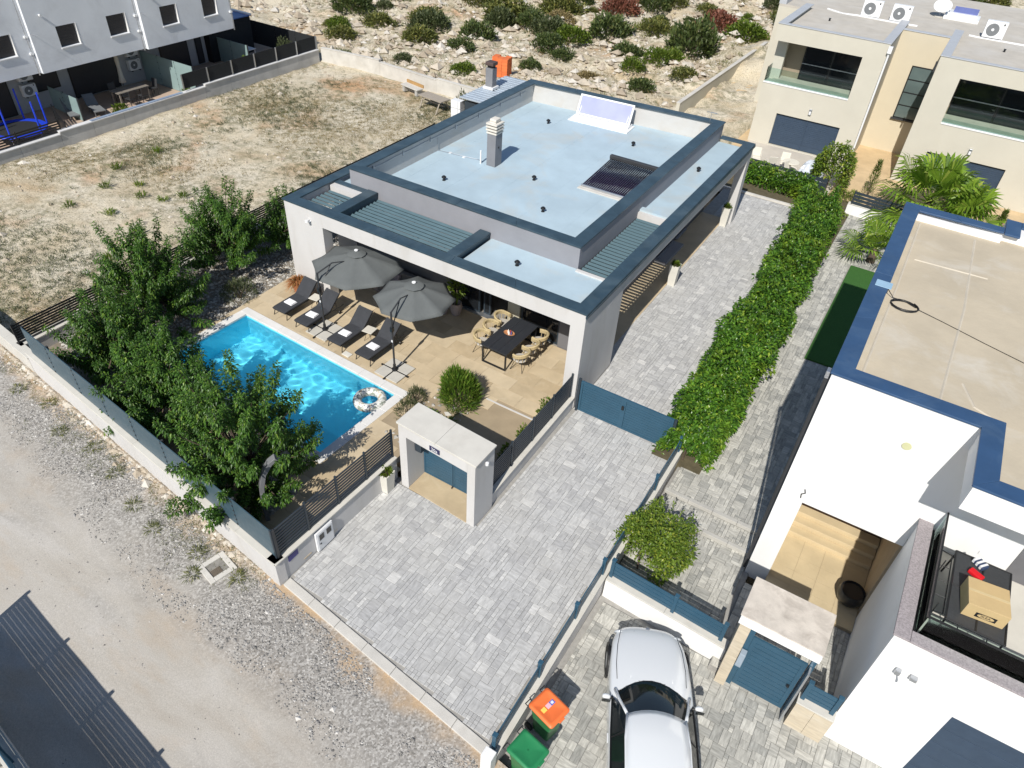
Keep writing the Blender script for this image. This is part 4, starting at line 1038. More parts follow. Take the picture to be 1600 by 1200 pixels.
# dining table and chairs
dt = thing('dining_table', 'long black plank topped dining table on open metal frames', 'table', (-3.13, 1.15, ZT), RAD(-1.2))
plank = M('plank_black', (.028,.031,.038), .5, var=.12, vs=3, stretch=(6,.6,1))
for k in range(3): MB().box(-.51+.342*k+.003, -.51+.342*(k+1)-.003, -1.04, 1.04, .715, .75).build('plank', plank, dt, bevel=.004)
for y in (-.98, .98):
    MB().box(-.49,.49,y-.025,y+.025,.655,.713).box(-.49,-.44,y-.025,y+.025,.0,.655).box(.44,.49,y-.025,y+.025,.0,.655).box(-.44,.44,y-.025,y+.025,.0,.05).build('leg_frame', black_metal, dt)
MB().box(-.03,.03,-.95,.95,.66,.71).build('stretcher', black_metal, dt)
def chair(loc, rz, label):
    t_ = thing('rattan_chair', label, 'chair', loc, rz, 'woven dining chairs around the black table')
    MB().lathe([(.02,.40),(.24,.40),(.255,.425),(.24,.455),(.02,.46)], n=20).build('seat_cushion', M('seat_grey', (.42,.40,.37), .9, var=.08), t_, smooth='auto')
    arc = [(math.cos(a)*.29, math.sin(a)*.29, .66+.07*max(0, math.sin(a))) for a in [RAD(-25)+RAD(230)*i/16 for i in range(17)]]
    V = []; n = len(arc)
    prof = [(0,-.075),(.045,-.06),(.055,.06),(.02,.085),(-.03,.06),(-.02,-.06)]
    for (x, y, z) in arc:
        l = math.hypot(x, y)
        for pr, pz in prof: V.append((x*(1+pr/l), y*(1+pr/l), z+pz))
    k = len(prof); F = [(i*k+j, (i+1)*k+j, (i+1)*k+(j+1)%k, i*k+(j+1)%k) for i in range(n-1) for j in range(k)] + [tuple(range(k)), tuple(range((n-1)*k, n*k))]
    MB().add(V, F).build('woven_back', rattan, t_, smooth='auto')
    for i in range(1, 16, 2):
        x, y, z = arc[i]; MB().tube([(x*.86, y*.86, .42), (x, y, z-.06)], .010, 5).build('back_strip', rattan, t_)
    for sx, sy in ((-1,-1),(1,-1),(1,1),(-1,1)): MB().tube([(sx*.12, sy*.12, .41), (sx*.24, sy*.24, 0)], .011, 5).build('leg', black_metal, t_); 
    for sx in (-1, 1): MB().tube([(sx*.13, 0, .41), (sx*.245, -.23, .0)], .008, 4).build('leg_brace', black_metal, t_)
# chair faces local -Y; rz turns the open side towards the table
CH = [(-3.93,.62,RAD(90)),(-3.98,1.30,RAD(90)),(-3.96,2.00,RAD(86)),(-2.36,.60,RAD(-90)),(-2.34,1.20,RAD(-92)),(-2.33,1.82,RAD(-88))]
for i, (x, y, a) in enumerate(CH):
    chair((x, y, ZT), a, ('woven chair on the pool side of the table, nearest the round bush', 'woven chair on the pool side of the table, middle one', 'woven chair on the pool side of the table, next to the glass door', 'woven chair on the right side of the table, nearest the fence', 'woven chair on the right side of the table, middle one', 'woven chair on the right side of the table, next to the grey wall')[i])
fb = thing('fruit_bowl', 'oval wooden bowl of small bottles and fruit on the dining table', 'bowl', (-3.19, 1.18, ZT+.752))
m = MB().lathe([(.10,0),(.17,.045),(.165,.05),(.10,.012)], n=18); m.v = [(x*1.25, y*.85, z) for x, y, z in m.v]; m.build('tray', M('tray_wood', (.48,.22,.10), .6), fb, smooth='auto')
for i, (x, y, c) in enumerate(((-.05,.02,(.75,.74,.7)),(.04,.03,(.4,.02,.02)),(.02,-.05,(.75,.74,.72)),(.09,-.01,(.1,.1,.25)))):
    MB().lathe([(.03,.012),(.03,.10),(.012,.13),(.012,.16)], (x,y,0), 10).build('bottle', M('bottle%d' % i, c, .3, var=.05), fb, smooth='auto')
# veranda pots
def pot_plant(loc, label, r, h, seed, ph=.8, mat=leaf_lime):
    t_ = thing('potted_plant', label, 'potted plant', loc, group='potted plants under the veranda')
    MB().lathe([(r*.7,0),(r,h*.55),(r*.9,h),(r*.78,h),(r*.8,h*.8)], n=18).build('pot', M('pot_mauve', (.36,.30,.28), .8, var=.08), t_, smooth='auto')
    if ph:
        rn = np.random.default_rng(seed); n = 160; u = rn.normal(size=(n,3)); u /= np.linalg.norm(u,axis=1,keepdims=True)
        V, F = leaf_cloud(u*np.array([.38,.38,.42])*rn.uniform(.3,1,(n,1))+np.array([0,0,h+ph*.75]), u+np.array([0,0,.3]), rn.uniform(.14,.24,n), .085*np.ones(n), rn, .2, .2)
        MB().tube([(0,0,h*.8),(.04,0,h+ph*.5),(.0,.05,h+ph)], [.025,.02,.01], 6).build('stem', bark, t_); link('leaves', np_mesh('leaves', V, F), mat, t_)
pot_plant((-6.02, 1.98, ZT), 'mauve pot with broad leaved plant in the shade beside the sliding door', .24, .5, 71)
pot_plant((-6.45, 1.75, ZT), 'plain round pale pot beside the potted plant under the veranda', .22, .42, 72, ph=0)
pot_plant((-9.4, 1.55, ZT), 'round pot with leafy plant under the veranda behind the larger parasol', .22, .42, 73, ph=.5, mat=leaf_olive)
# lounge seating in the veranda shade
ls = thing('veranda_sofa', 'grey outdoor sofa in the veranda shade behind the parasols', 'sofa', (-8.4, 1.75, ZT))
sofa = M('sofa_grey', (.16,.155,.155), .9, var=.1)
MB().box(-1.0,1.0,-.38,.40,.10,.40).build('seat', sofa, ls, bevel=.04); MB().box(-1.0,1.0,.28,.48,.401,.80).build('backrest', sofa, ls, bevel=.04)
for x in (-.93,.93): MB().box(x-.09,x+.09,-.36,.27,.401,.60).build('armrest', sofa, ls, bevel=.03)
MB().rbox((-.45,.18,.56),(.42,.16,.36),rx=-.3).build('cushion', M('cushion_mauve', (.36,.30,.32), .9), ls, bevel=.04)
# swim ring
sr = thing('swim_ring', 'white inflatable swim ring with leaf pattern floating in the pool corner', 'swim ring', (-5.46, -3.62, .06))
g = N('ring_vinyl'); co = g.coord('Object'); v = g.voronoi(9, co, 'Color'); f = g.noise(7, 3, .6, co, 1.2)
c = g.mix(g.rng(f, .52, .56, 0, .85), (.74,.74,.70), (.22,.26,.20)); c = g.mix(g.rng(g.noise(5, 2, .5, g.coord('Object', rot=(0,0,1))), .60, .63, 0, .8), c, (.55,.42,.25))
ring_vinyl = g.done(g.bsdf(c, .25, spec=.6))
MB().tube([(.40*math.cos(a), .40*math.sin(a), .09) for a in [2*math.pi*i/40 for i in range(40)]], .145, 14, closed=True).build('ring_tube', ring_vinyl, sr, smooth=True)
MB().lathe([(.018,0),(.018,.03)], (.3,.28,.225), 8).build('valve', white_metal, sr)
# outdoor shower
sh = thing('outdoor_shower', 'curved grey solar shower column standing by the fence corner', 'shower', (-4.55, -8.85, ZT-.05))
pts = [(0,0,0),(0,0,.8),(.02,.04,1.3),(.08,.14,1.75),(.20,.32,2.08),(.30,.46,2.2)]
def sweep_rect(pts, w, d):
    V = []; F = []
    for i, p in enumerate(pts):
        p = Vector(p); t = (Vector(pts[min(i+1,len(pts)-1)])-Vector(pts[max(i-1,0)])).normalized(); side = Vector((.82,-.57,0)); nn = t.cross(side).normalized()
        V += [p-side*w/2-nn*d/2, p+side*w/2-nn*d/2, p+side*w/2+nn*d/2, p-side*w/2+nn*d/2]
    for i in range(len(pts)-1):
        for j in range(4): F.append((i*4+j, i*4+(j+1)%4, i*4+4+(j+1)%4, i*4+4+j))
    F += [(3,2,1,0), tuple(range(len(V)-4, len(V)))]
    return MB().add(V, F)
sweep_rect(pts, .20, .12).build('column', M('shower_grey', (.17,.175,.185), .45, var=.15, vs=3, stretch=(1,1,.3)), sh, smooth='auto', bevel=.01)
MB().lathe([(.02,.06),(.09,.03),(.09,0)], (.31,.47,2.08), 12).build('shower_head', steel, sh, smooth='auto')
MB().box(.08,.14,-.1,-.04,.95,1.1).build('mixer', steel, sh, bevel=.01)
# pebble beds
rn = np.random.default_rng(80)
g = N('white_pebble'); white_pebble = g.done(g.bsdf(g.ramp(g.rand(), [(0,(.22,.21,.19)),(.5,(.36,.345,.315)),(1,(.56,.54,.50))]), .8, spec=.2))
bed_soil = M('bed_soil', (.22,.19,.15), .95, var=.2, vs=6)
MB().prism([(-16.2,-8.45),(-5.2,-9.55),(-3.1,-9.7),(-3.1,-9.2),(-5.3,-8.0),(-12.6,-7.0),(-12.78,-6.9),(-12.78,2.4),(-12.3,2.45),(-12.3,10),(-16.2,10)], -.1, .07).build('garden_bed', bed_soil, kind='structure')
MB().box(-4.2, -2.44, -4.85, -1.55, -.1, .05).build('planting_bed', bed_soil, kind='structure')
n = 6500; x = rn.uniform(-16.1, -12.8, n); y = rn.uniform(-7.5, 6, n)
n2 = 2600; x2 = rn.uniform(-12.8, -4.2, n2); y2 = -8.9-.1*(x2+8)+rn.uniform(-.5, .9, n2)
stones('pebble_mulch', np.stack([np.concatenate([x,x2]), np.concatenate([y,y2]), np.full(n+n2,.085)], -1), rn.gamma(4,.008,n+n2)+.015, white_pebble, rn, label='pale pebble mulch under the garden trees', cat='pebbles')
n = 900; x = rn.uniform(-5.6,-4.55,n); y = rn.uniform(-8.7,-7.75,n)
stones('pebble_patch', np.stack([x,y,np.full(n,ZT+.012)],-1), rn.gamma(4,.008,n)+.016, white_pebble, rn, label='square patch of white pebbles at the foot of the shower', cat='pebbles')
n = 260; x = rn.uniform(-4.1,-2.5,n); y = rn.uniform(-4.7,-1.65,n)
stones('bed_stones', np.stack([x,y,np.full(n,.075)],-1), rn.gamma(4,.02,n)+.03, white_pebble, rn, label='white stones in the bed behind the portal', cat='stones')
# ================================================================ BOUNDARY WALLS, FENCES, GATES OF THE VILLA
def slat_fence(name, label, p, q, z0, z1, n_slats, posts, mat=alu_dark, slat_w=None, gap=.4, group=None, th=.02, post_w=.05, solid=False, cat='fence', cap=False, post_extra=.03):
    """posts and horizontal slats between p and q; each slat bay by bay a part of its own"""
    L = math.dist(p, q); a = math.atan2(q[1]-p[1], q[0]-p[0]); t_ = thing(name, label, cat, (p[0], p[1], z0), a, group)
    h = z1-z0; cell = h/n_slats; sw = slat_w or cell*(1-gap)
    me = MB().box(-post_w/2, post_w/2, -post_w/2, post_w/2, 0, h+post_extra).mesh('post'); me.materials.append(mat)
    for i in range(posts): link('post', me, None, t_, loc=(L*i/(posts-1), 0, 0))
    bw = L/(posts-1) - post_w - .01
    sl = MB().box(-bw/2, bw/2, -th/2, th/2, -sw/2, sw/2).mesh('slat'); sl.materials.append(mat)
    for i in range(posts-1):
        for k in range(n_slats): link('slat', sl, None, t_, loc=(L*(i+.5)/(posts-1), 0, (k+.5)*cell))
    if cap:
        pc = MB().box(-post_w/2-.012, post_w/2+.012, -post_w/2-.012, post_w/2+.012, h+post_extra, h+post_extra+.03).mesh('post_cap'); pc.materials.append(mat)
        for i in range(posts): link('post_cap', pc, None, t_, loc=(L*i/(posts-1), 0, 0))
    return t_
def panel_fence(name, label, p, q, z0, z1, n, mat, group=None, post_mat=None, cat='fence', post_w=.06):
    L = math.dist(p, q); a = math.atan2(q[1]-p[1], q[0]-p[0]); t_ = thing(name, label, cat, (p[0], p[1], z0), a, group); h = z1-z0; w = L/n
    pm = MB().box(-w/2+.012, w/2-.012, -.012, .012, .02, h).mesh('panel'); pm.materials.append(mat)
    po = MB().box(-post_w/2, post_w/2, .014, .014+post_w, 0, h+.01).mesh('post'); po.materials.append(post_mat or mat)
    for i in range(n): link('panel', pm, None, t_, loc=(w*(i+.5), 0, 0))
    for i in range(n+1): link('post', po, None, t_, loc=(w*i, 0, 0))
    for i in range(1, n):                                   # little fixing clips at the joints
        c = MB()
        for k in range(6): c.box(-.02, .02, -.03, -.013, .08+k*(h-.16)/5, .11+k*(h-.16)/5)
        c.build('clips', dark_grey, t_, loc=(w*i, 0, 0), kind='stuff')
    return t_
# road wall
RW = [(-17.9, -8.45), (-15.3, -8.72), (-2.85, -10.1)]
rw = thing('road_wall', 'long white rendered wall topped by blue panels along the gravel road', 'wall', (-2.85, -10.1, 0))
def wallseg(parent, p, q, th, z0, z1, mat, name='wall_length', side=1, cap=None, ov=.03, capm=stone_cap, ch=.05):
    d = Vector((q[0]-p[0], q[1]-p[1], 0)).normalized(); nv = Vector((-d.y, d.x, 0))*side
    P = lambda a, k: (a[0]+nv.x*k, a[1]+nv.y*k)
    pol = [p, q, P(q, th), P(p, th)]
    W(MB().prism(pol if side > 0 else pol[::-1], z0, z1), name, mat, parent=parent)
    if cap:
        n = max(1, round(math.dist(p, q)/1.6))
        for i in range(n):
            a = lerp(p, q, i/n); b = lerp(p, q, (i+1)/n); b = (b[0]-d.x*.005, b[1]-d.y*.005)
            pol = [P(a, -ov), P(b, -ov), P(b, th+ov), P(a, th+ov)]
            W(MB().prism(pol if side > 0 else pol[::-1], z1+.001, z1+ch), 'cap_stone', capm, .006, parent=parent)
wallseg(rw, RW[1], RW[2], .25, -.4, .80, white_plaster, cap=True)
panel_fence('panel_fence', 'solid blue grey panel fence on the white wall along the road', (-15.05, -8.62), (-2.93, -9.93), .852, 1.88, 8, alu_teal, post_mat=dark_grey)
ow = thing('lot_wall', 'pale rendered wall continuing left past the villa fence along the road', 'wall', (-20, -8.2, 0))
wallseg(ow, (-30, -7.2), (-15.32, -8.72), .25, -.4, .55, concrete_light, cap=True)
# wall beside the forecourt, from road corner to portal
sw_ = thing('forecourt_wall', 'white wall with slatted fence between the road corner and the portal', 'wall', (-2.85, -10.1, 0))
wallseg(sw_, (-2.85, -10.1), (-2.72, -5.62), .25, -.2, .80, white_plaster, cap=True, ov=.045)
slat_fence('slat_fence', 'dark slatted aluminium fence along the forecourt wall beside the pool', (-2.95, -9.93), (-2.80, -5.68), .852, 1.88, 10, 5, alu_dark, gap=.46, th=.022)
# meter box and street plate
mbx = thing('meter_box', 'white electricity meter box set into the forecourt wall', 'meter box', (-2.80, -8.55, .0))
MB().box(0,.07,-.30,.30,.02,.72).build('cabinet', white_metal, mbx, bevel=.01)
MB().box(.071,.085,-.27,.27,.05,.69).build('door', white_metal, mbx, bevel=.004)
for y in (-.13,.13): MB().box(.086,.092,y-.08,y+.08,.42,.62).build('meter_window', glass_dark, mbx)
MB().lathe([(.03,0),(.03,.01)], n=10).build('lock', black_metal, mbx, loc=(.088,-.2,.3))
MB().box(-.004,.01,-.16,.16,-.10,.10).build('street_plate', M('plate_blue', (.045,.04,.20), .4), label='small plain dark blue street plate high on the wall corner', cat='plate', loc=(-2.835,-9.55,.62))
MB().box(0,.02,-.30,.30,0,.01).build('plate_bracket', M('plate_blue', (.045,.04,.20), .4), bpy.data.objects['street_plate'], loc=(0,0,-.14)) if False else None
# low wall and fence from portal to villa
lw = thing('drive_wall', 'low white wall with slatted fence between portal and villa pier', 'wall', (0, -3, 0))
wallseg(lw, (.10, -5.0), (.06, -.02), .24, -.2, .42, white_plaster, cap=True, ov=.03)
slat_fence('slat_fence', 'dark slatted fence on the low wall beside the villa drive', (-.03, -4.95), (-.06, -.08), .472, 1.42, 10, 5, alu_dark, gap=.46, th=.022)
# left boundary
lb = thing('garden_wall', 'white garden wall under the slatted fence on the empty lot side', 'wall', (-16.3, -3, 0))
wallseg(lb, (-16.1, 14.5), (-16.1, -8.5), .25, -.5, .55, white_plaster, side=-1, cap=True)
slat_fence('slat_fence', 'black slatted fence between garden trees and the dry empty lot', (-16.22, -8.45), (-16.22, 14.4), .602, 1.35, 8, 11, black_metal, gap=.35)
# --- entrance portal
ptl = thing('entrance_portal', 'white entrance portal with flat stone roof in front of the garden', 'portal', (-1.15, -5.4, 0))
pw = lambda m, n, mat, b=0, **k: W(m, n, mat, b, parent=ptl, **k)
pw(MB().prism([(-2.46,-5.75),(-2.20,-5.76),(-2.18,-4.86),(-2.44,-4.85)], -.1, 2.40), 'left_jamb', white_plaster, .006)
pw(MB().prism([(-.12,-5.88),(.14,-5.90),(.15,-5.0),(-.11,-4.98)], -.1, 2.40), 'right_jamb', white_plaster, .006)
pw(MB().prism([(-2.198,-5.762),(-.122,-5.878),(-.112,-4.982),(-2.182,-4.862)], 2.02, 2.398), 'lintel', white_plaster)
pw(MB().prism([(-2.50,-5.78),(-1.162,-5.855),(-1.150,-4.895),(-2.48,-4.82)], 2.402, 2.46), 'roof_slab', stone_cap, .008)
pw(MB().prism([(-1.156,-5.8553),(.18,-5.93),(.19,-4.97),(-1.144,-4.8953)], 2.402, 2.46), 'roof_slab', stone_cap, .008)
pw(MB().prism([(-2.198,-5.765),(-.122,-5.882),(-.112,-5.0),(-2.182,-4.88)], -.08, .018), 'threshold', terrace_tile, .004)
# gate: two leaves of horizontal slats
for (x0, x1, nm) in ((-2.17, -1.16, 'gate_leaf'), (-1.14, -.14, 'gate_leaf')):
    y = -5.06
    lf = pw(MB().box(x0, x0+.05, y, y+.045, .06, 2.0).box(x1-.05, x1, y, y+.045, .06, 2.0).box(x0+.05, x1-.05, y, y+.045, .06, .11).box(x0+.05, x1-.05, y, y+.045, 1.95, 2.0), nm, alu_blue)
    for k in range(17):
        MB().box(x0+.052, x1-.052, y+.008, y+.034, .118+k*.1076, .118+k*.1076+.1).build('slat', alu_blue, lf)
pw(MB().box(-1.21,-1.09,-5.12,-5.062,1.05,1.12), 'gate_handle', black_metal, .008)
pw(MB().box(-1.16,-1.14,-5.13,-5.05,.03,.10), 'gate_stop', dark_grey)
pw(MB().box(-2.17,-1.95,-5.45,-5.08,1.28,1.66), 'mailbox', alu_dark, .012)
pw(MB().box(-2.0,-1.94,-5.38,-5.2,1.60,1.63), 'mailbox_flap', steel)
pw(MB().box(-1.99,-1.9,-5.07,-5.062,1.62,1.72), 'gate_notice', white_metal)
np_ = pw(MB().prism([(-1.36,-5.832),(-1.02,-5.851),(-1.019,-5.836),(-1.359,-5.817)], 2.10, 2.26), 'number_plate', M('plate_navy', (.03,.03,.09), .4), .003)
pw(MB().lathe([(.012,0),(.05,.02),(.05,.10),(.012,.12)], (.21,-5.45,2.12), 10), 'wall_lamp', white_metal, smooth='auto')
pw(MB().rbox((-2.1,-5.6,1.95),(.1,.1,.1)), 'lamp', black_metal, .02)
def text_obj(s_, size, loc, rot, mat, name, parent, extr=.002):
    c = bpy.data.curves.new(name, 'FONT'); c.body = s_; c.size = size; c.align_x = 'CENTER'; c.align_y = 'CENTER'; c.extrude = extr
    tmp = bpy.data.objects.new(name, c); me = bpy.data.meshes.new_from_object(tmp); bpy.data.objects.remove(tmp)
    me.materials.clear(); o = link(name, me, mat, parent); o.matrix_parent_inverse = Matrix.Translation(-Vector(parent.location)) if parent.parent is None else Matrix()
    o.location = loc; o.rotation_euler = rot; return o
text_obj('20a', .15, (-1.19, -5.8475, 2.18), (RAD(90), 0, RAD(-3.2)), white_metal, 'house_number', ptl)
# --- driveway gate
dg = thing('driveway_gate', 'wide dark blue slatted sliding gate across the villa drive', 'gate', (.2, -.02, 0))
dw = lambda m, n, mat=alu_blue, b=0, **k: W(m, n, mat, b, parent=dg, **k)
y0 = -.02
dw(MB().box(.16,.24,y0-.04,y0+.04,0,1.34), 'gate_post', alu_dark); dw(MB().box(3.42,3.50,y0-.06,y0+.02,0,1.30), 'gate_post', alu_dark)
dw(MB().box(.26,3.40,y0-.03,y0+.03,1.22,1.28).box(.26,3.40,y0-.03,y0+.03,.06,.13).box(.26,.33,y0-.03,y0+.03,.13,1.22).box(3.33,3.40,y0-.03,y0+.03,.13,1.22).box(1.68,1.84,y0-.03,y0+.03,.13,1.22), 'gate_frame')
for (a, b) in ((.335,1.675),(1.845,3.325)):
    for k in range(11): dw(MB().box(a, b, y0-.014, y0+.014, .135+k*.0985, .135+k*.0985+.088), 'slat')
dw(MB().box(1.72,1.80,y0-.075,y0-.03,.85,1.0), 'gate_handle', black_metal, .01)
# --- wall between the two driveways with blue posts and rails
dv = thing('divider_wall', 'low white wall with blue posts between villa forecourt and car yard', 'wall', (3.85, -6, 0))
wallseg(dv, (3.97, -10.75), (3.90, -.15), .20, -.6, .34, white_plaster, cap=True, ov=.02, ch=.045)
W(MB().box(3.74, 3.99, -10.98, -10.755, -.6, .62), 'end_post', bright_plaster, .01, parent=dv)
def rail_fence(label, p, q, z0, posts, rails, h=.55, mat=alu_blue):
    L = math.dist(p, q); a = math.atan2(q[1]-p[1], q[0]-p[0]); t_ = thing('rail_fence', label, 'fence', (p[0], p[1], z0), a, 'blue rail fences of the neighbour')
    for s in posts:
        MB().box(s-.045, s+.045, -.045, .045, 0, h+.04).build('post', mat, t_, bevel=.006); MB().box(s-.055, s+.055, -.055, .055, h+.04, h+.06).build('post_cap', mat, t_, bevel=.006)
    ps = sorted(posts)
    for a_, b_ in zip(ps[:-1], ps[1:]):
        for k in range(rails): MB().box(a_+.047, b_-.047, -.012, .012, .05+k*(h-.06)/rails, .05+(k+.80)*(h-.06)/rails).build('rail', mat, t_)
    return t_
rail_fence('blue posts and rails on the wall between villa forecourt and car yard', (3.85, -10.62), (3.80, -.2), .386, [0, 1.85, 3.6, 5.1, 8.5, 10.35], 3)
# drain cover in the gravel
dr = thing('drain_cover', 'cracked square concrete drain cover in the gravel by the road corner', 'drain cover', (-4.55, -10.6, -.03), RAD(-12))
MB().box(-.36,.36,-.36,-.22,-.05,.03).box(-.36,.36,.22,.36,-.05,.025).box(-.36,-.22,-.22,.22,-.05,.03).box(.22,.36,-.22,.22,-.05,.028).build('rim', concrete_light, dr, bevel=.012)
MB().box(-.22,.22,-.22,.22,-.05,.0).build('pit', M('pit_grey', (.22,.21,.19), .95, var=.3, vs=6), dr)
for k in range(6): MB().box(.0+.035*k,.02+.035*k,-.2,.05,.005,.02).build('grate_bar', M('rust', (.16,.13,.10), .8), dr)
# south side: wall with slatted fence whose shadow falls on the road
sb = thing('south_wall', 'white wall of the plot across the road, bottom left corner', 'wall', (-4, -15.8, 0))
def sy(x): return -15.85 - .12*(x+4.4)
wallseg(sb, (-7.55, sy(-7.55)), (7, sy(7)), .22, -.3, .86, white_plaster, side=-1, cap=True)
slat_fence('slat_fence', 'dark slatted fence on the wall across the road, bottom left', (-7.45, sy(-7.45)-.12), (6.0, sy(6.0)-.12), .912, 1.86, 9, 8, alu_blue, gap=.22, post_w=.08, post_extra=.07)
# ================================================================ WHITE NEIGHBOUR HOUSE (right)
wh = thing('white_house', 'two storey white house with bright blue copings and tan roof at the right', 'house', (9, 2, 0))
GY_ = -6.1
w_ = lambda m, n, mat=bright_plaster, b=0, **k: W(m, n, mat, b, parent=wh, **k)
NX0, NY0, NYB, NXR = 6.88, -2.83, 6.9, 18.0
ZR = 6.42                       # tan roof
w_(MB().box(NX0, NX0+.25, NY0+.25, NYB, -.4, 6.64), 'left_wall')
# front wall with the porch opening
w_(MB().box(NX0, 7.43, NY0, NY0+.25, -.4, 6.64), 'front_wall')
w_(MB().box(7.43, 9.70, NY0, NY0+.25, 2.92, 6.64), 'front_wall')
w_(MB().box(9.70, NXR, NY0, NY0+.25, 3.2, 6.64), 'front_wall')
w_(MB().box(NX0+.25, NXR, NYB-.25, NYB, -.4, 6.64), 'back_wall')
w_(MB().box(NX0+.25, NXR, NY0+.25, NYB-.25, ZR-.2, ZR), 'roof_deck', deck_tan)
w_(MB().box(9.73, NXR, -4.62, NY0-.001, 6.05, 6.64), 'roof_overhang')
w_(MB().box(10.10, NXR, -4.28, NY0+.3, 6.641, 6.655), 'roof_deck', deck_tan)
# porch room
porch_beige = M('porch_tile', (.54,.44,.28), .5, var=.10, vs=1.4, stain=(.60,.50,.32), ss=1.5, sa=.5)
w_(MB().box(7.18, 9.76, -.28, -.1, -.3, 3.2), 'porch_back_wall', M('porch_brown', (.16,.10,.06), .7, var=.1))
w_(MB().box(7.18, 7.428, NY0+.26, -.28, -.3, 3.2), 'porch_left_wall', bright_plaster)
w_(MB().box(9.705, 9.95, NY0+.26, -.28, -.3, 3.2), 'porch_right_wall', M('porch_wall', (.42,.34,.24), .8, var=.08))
w_(MB().box(7.43, 9.70, NY0+.26, -.28, 2.93, 3.2), 'porch_ceiling', bright_plaster)
for i in range(4):
    for j in range(5):
        x0 = 7.43+.567*i; y0 = -3.3+.5*j
        w_(MB().box(x0+.002, x0+.565, y0+.002, y0+.498, -.1, .004), 'porch_tile', porch_beige)
w_(MB().box(7.42, 9.72, -3.30, -.3, -.3, -.02), 'porch_floor', tile_grout)
for k in range(3): w_(MB().box(7.44, 9.69, -1.15+.27*k, -.30, .0+.15*k+.005, .15*(k+1)), 'step', porch_beige, .012)
# copings
def ncop(p, q, s, r, n, z=6.642): coping(p, q, s, r, z, n, coping_bright, .05, wh)
ncop((NX0-.04, NYB+.04), (NX0-.04, NY0-.04), (NX0+.38, NYB-.38), (NX0+.38, NY0+.38), 4)
ncop((NX0-.04, NY0-.04), (9.70, NY0-.04), (NX0+.38, NY0+.38), (10.10, NY0+.38), 2)
ncop((9.69, NY0-.046), (9.69, -4.66), (10.10, NY0+.374), (10.10, -4.26), 1)
ncop((9.696, -4.66), (NXR, -4.66), (10.106, -4.26), (NXR, -4.26), 3)
ncop((9.5, NYB+.04), (NX0-.034, NYB+.04), (9.5, NYB-.32), (NX0+.386, NYB-.38), 2)
w_(MB().box(9.51, 9.9, 6.5, 7.6, 6.646, 6.70), 'coping', coping_bright, .008); w_(MB().box(9.905, NXR, 7.2, 7.6, 6.646, 6.70), 'coping', coping_bright, .008)
w_(MB().box(9.51, NXR, 6.9, 7.55, -.4, 6.64), 'back_wall')
w_(MB().box(NX0+.39, 9.5, NYB-.46, NYB-.384, ZR+.001, 6.60), 'parapet_face', bright_plaster)
# creased sealing strips on the tan roof
for k, (a, b) in enumerate(((7.3, 9.6), (9.8, 13))): pass
crease = M('crease', (.53,.475,.385), .8, var=.08)
for pts in ([(7.4, 6.3),(7.45, 2),(7.42,-2.2)], [(7.5,-2.35),(9.6,-2.38)], [(8.9,6.2),(9.0,2),(8.95,-2.2)], [(7.6,3.9),(9.4,4.0)], [(9.3,-1.2),(9.6,-1.9),(10.2,-2.2)]):
    w_(MB().tube([(x+random.uniform(-.02,.02), y, ZR-.022) for x, y in pts], .04, 6), 'seam', crease)
# dark pipe at the left corner, wall lamp
w_(MB().tube([(NX0-.07, NY0+.10, 6.6), (NX0-.07, NY0+.10, -.2)], .045, 8), 'downpipe', dark_grey, smooth='auto')
w_(MB().box(NX0-.12, NX0-.04, NY0+.02, NY0+.20, 6.45, 6.63), 'downpipe_hopper', steel, .01)
w_(MB().box(9.705, 9.98, GY_+.251, NY0-.01, -.4, 3.45), 'garage_side_wall', bright_plaster)
# garage volume carrying the balcony
GY = -6.1
w_(MB().box(9.705, 11.30, GY, GY+.25, -.4, 3.86).box(11.30, NXR, GY, GY+.25, 2.42, 3.86), 'garage_front_wall')
w_(MB().box(9.706, 9.94, GY+.251, NY0-.002, 3.451, 3.86), 'balcony_parapet')
w_(MB().box(9.67, 9.96, GY-.03, NY0-.004, 3.862, 3.91), 'parapet_cap', M('granite', (.30,.27,.28), .7, var=.3, vs=30), .006)
w_(MB().box(9.965, NXR, GY-.03, GY+.24, 3.862, 3.91), 'parapet_cap', M('granite', (.30,.27,.28), .7), .006)
w_(MB().box(9.985, NXR, GY+.26, NY0-.003, 3.1, 3.30), 'balcony_floor', M('balcony_floor', (.55,.53,.48), .7, var=.06, vs=1.5))
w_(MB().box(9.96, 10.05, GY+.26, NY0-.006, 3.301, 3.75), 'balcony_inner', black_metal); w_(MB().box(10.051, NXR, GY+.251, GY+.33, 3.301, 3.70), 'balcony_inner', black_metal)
g = N('clear_glass'); gg = g.n('ShaderNodeBsdfGlass'); gg.inputs['Roughness'].default_value = 0; gg.inputs['IOR'].default_value = 1.1; gg.inputs['Color'].default_value = (.82,.92,.90,1)
tr_ = g.n('ShaderNodeBsdfTransparent'); tr_.inputs[0].default_value = (.80,.90,.88,1); gs = g.n('ShaderNodeBsdfGlossy'); gs.inputs['Roughness'].default_value = .02
ms = g.n('ShaderNodeMixShader'); ly = g.n('ShaderNodeLayerWeight'); ly.inputs[0].default_value = .25; g.l(ly.outputs['Fresnel'], ms.inputs[0]); g.l(tr_.outputs[0], ms.inputs[1]); g.l(gs.outputs[0], ms.inputs[2])
clear_glass = g.done(ms.outputs[0])
w_(MB().box(10.055, 10.07, GY+.36, NY0-.03, 3.5, 4.35), 'railing_glass', clear_glass); w_(MB().box(10.09, 13.0, GY+.30, GY+.315, 3.5, 4.35), 'railing_glass', clear_glass)
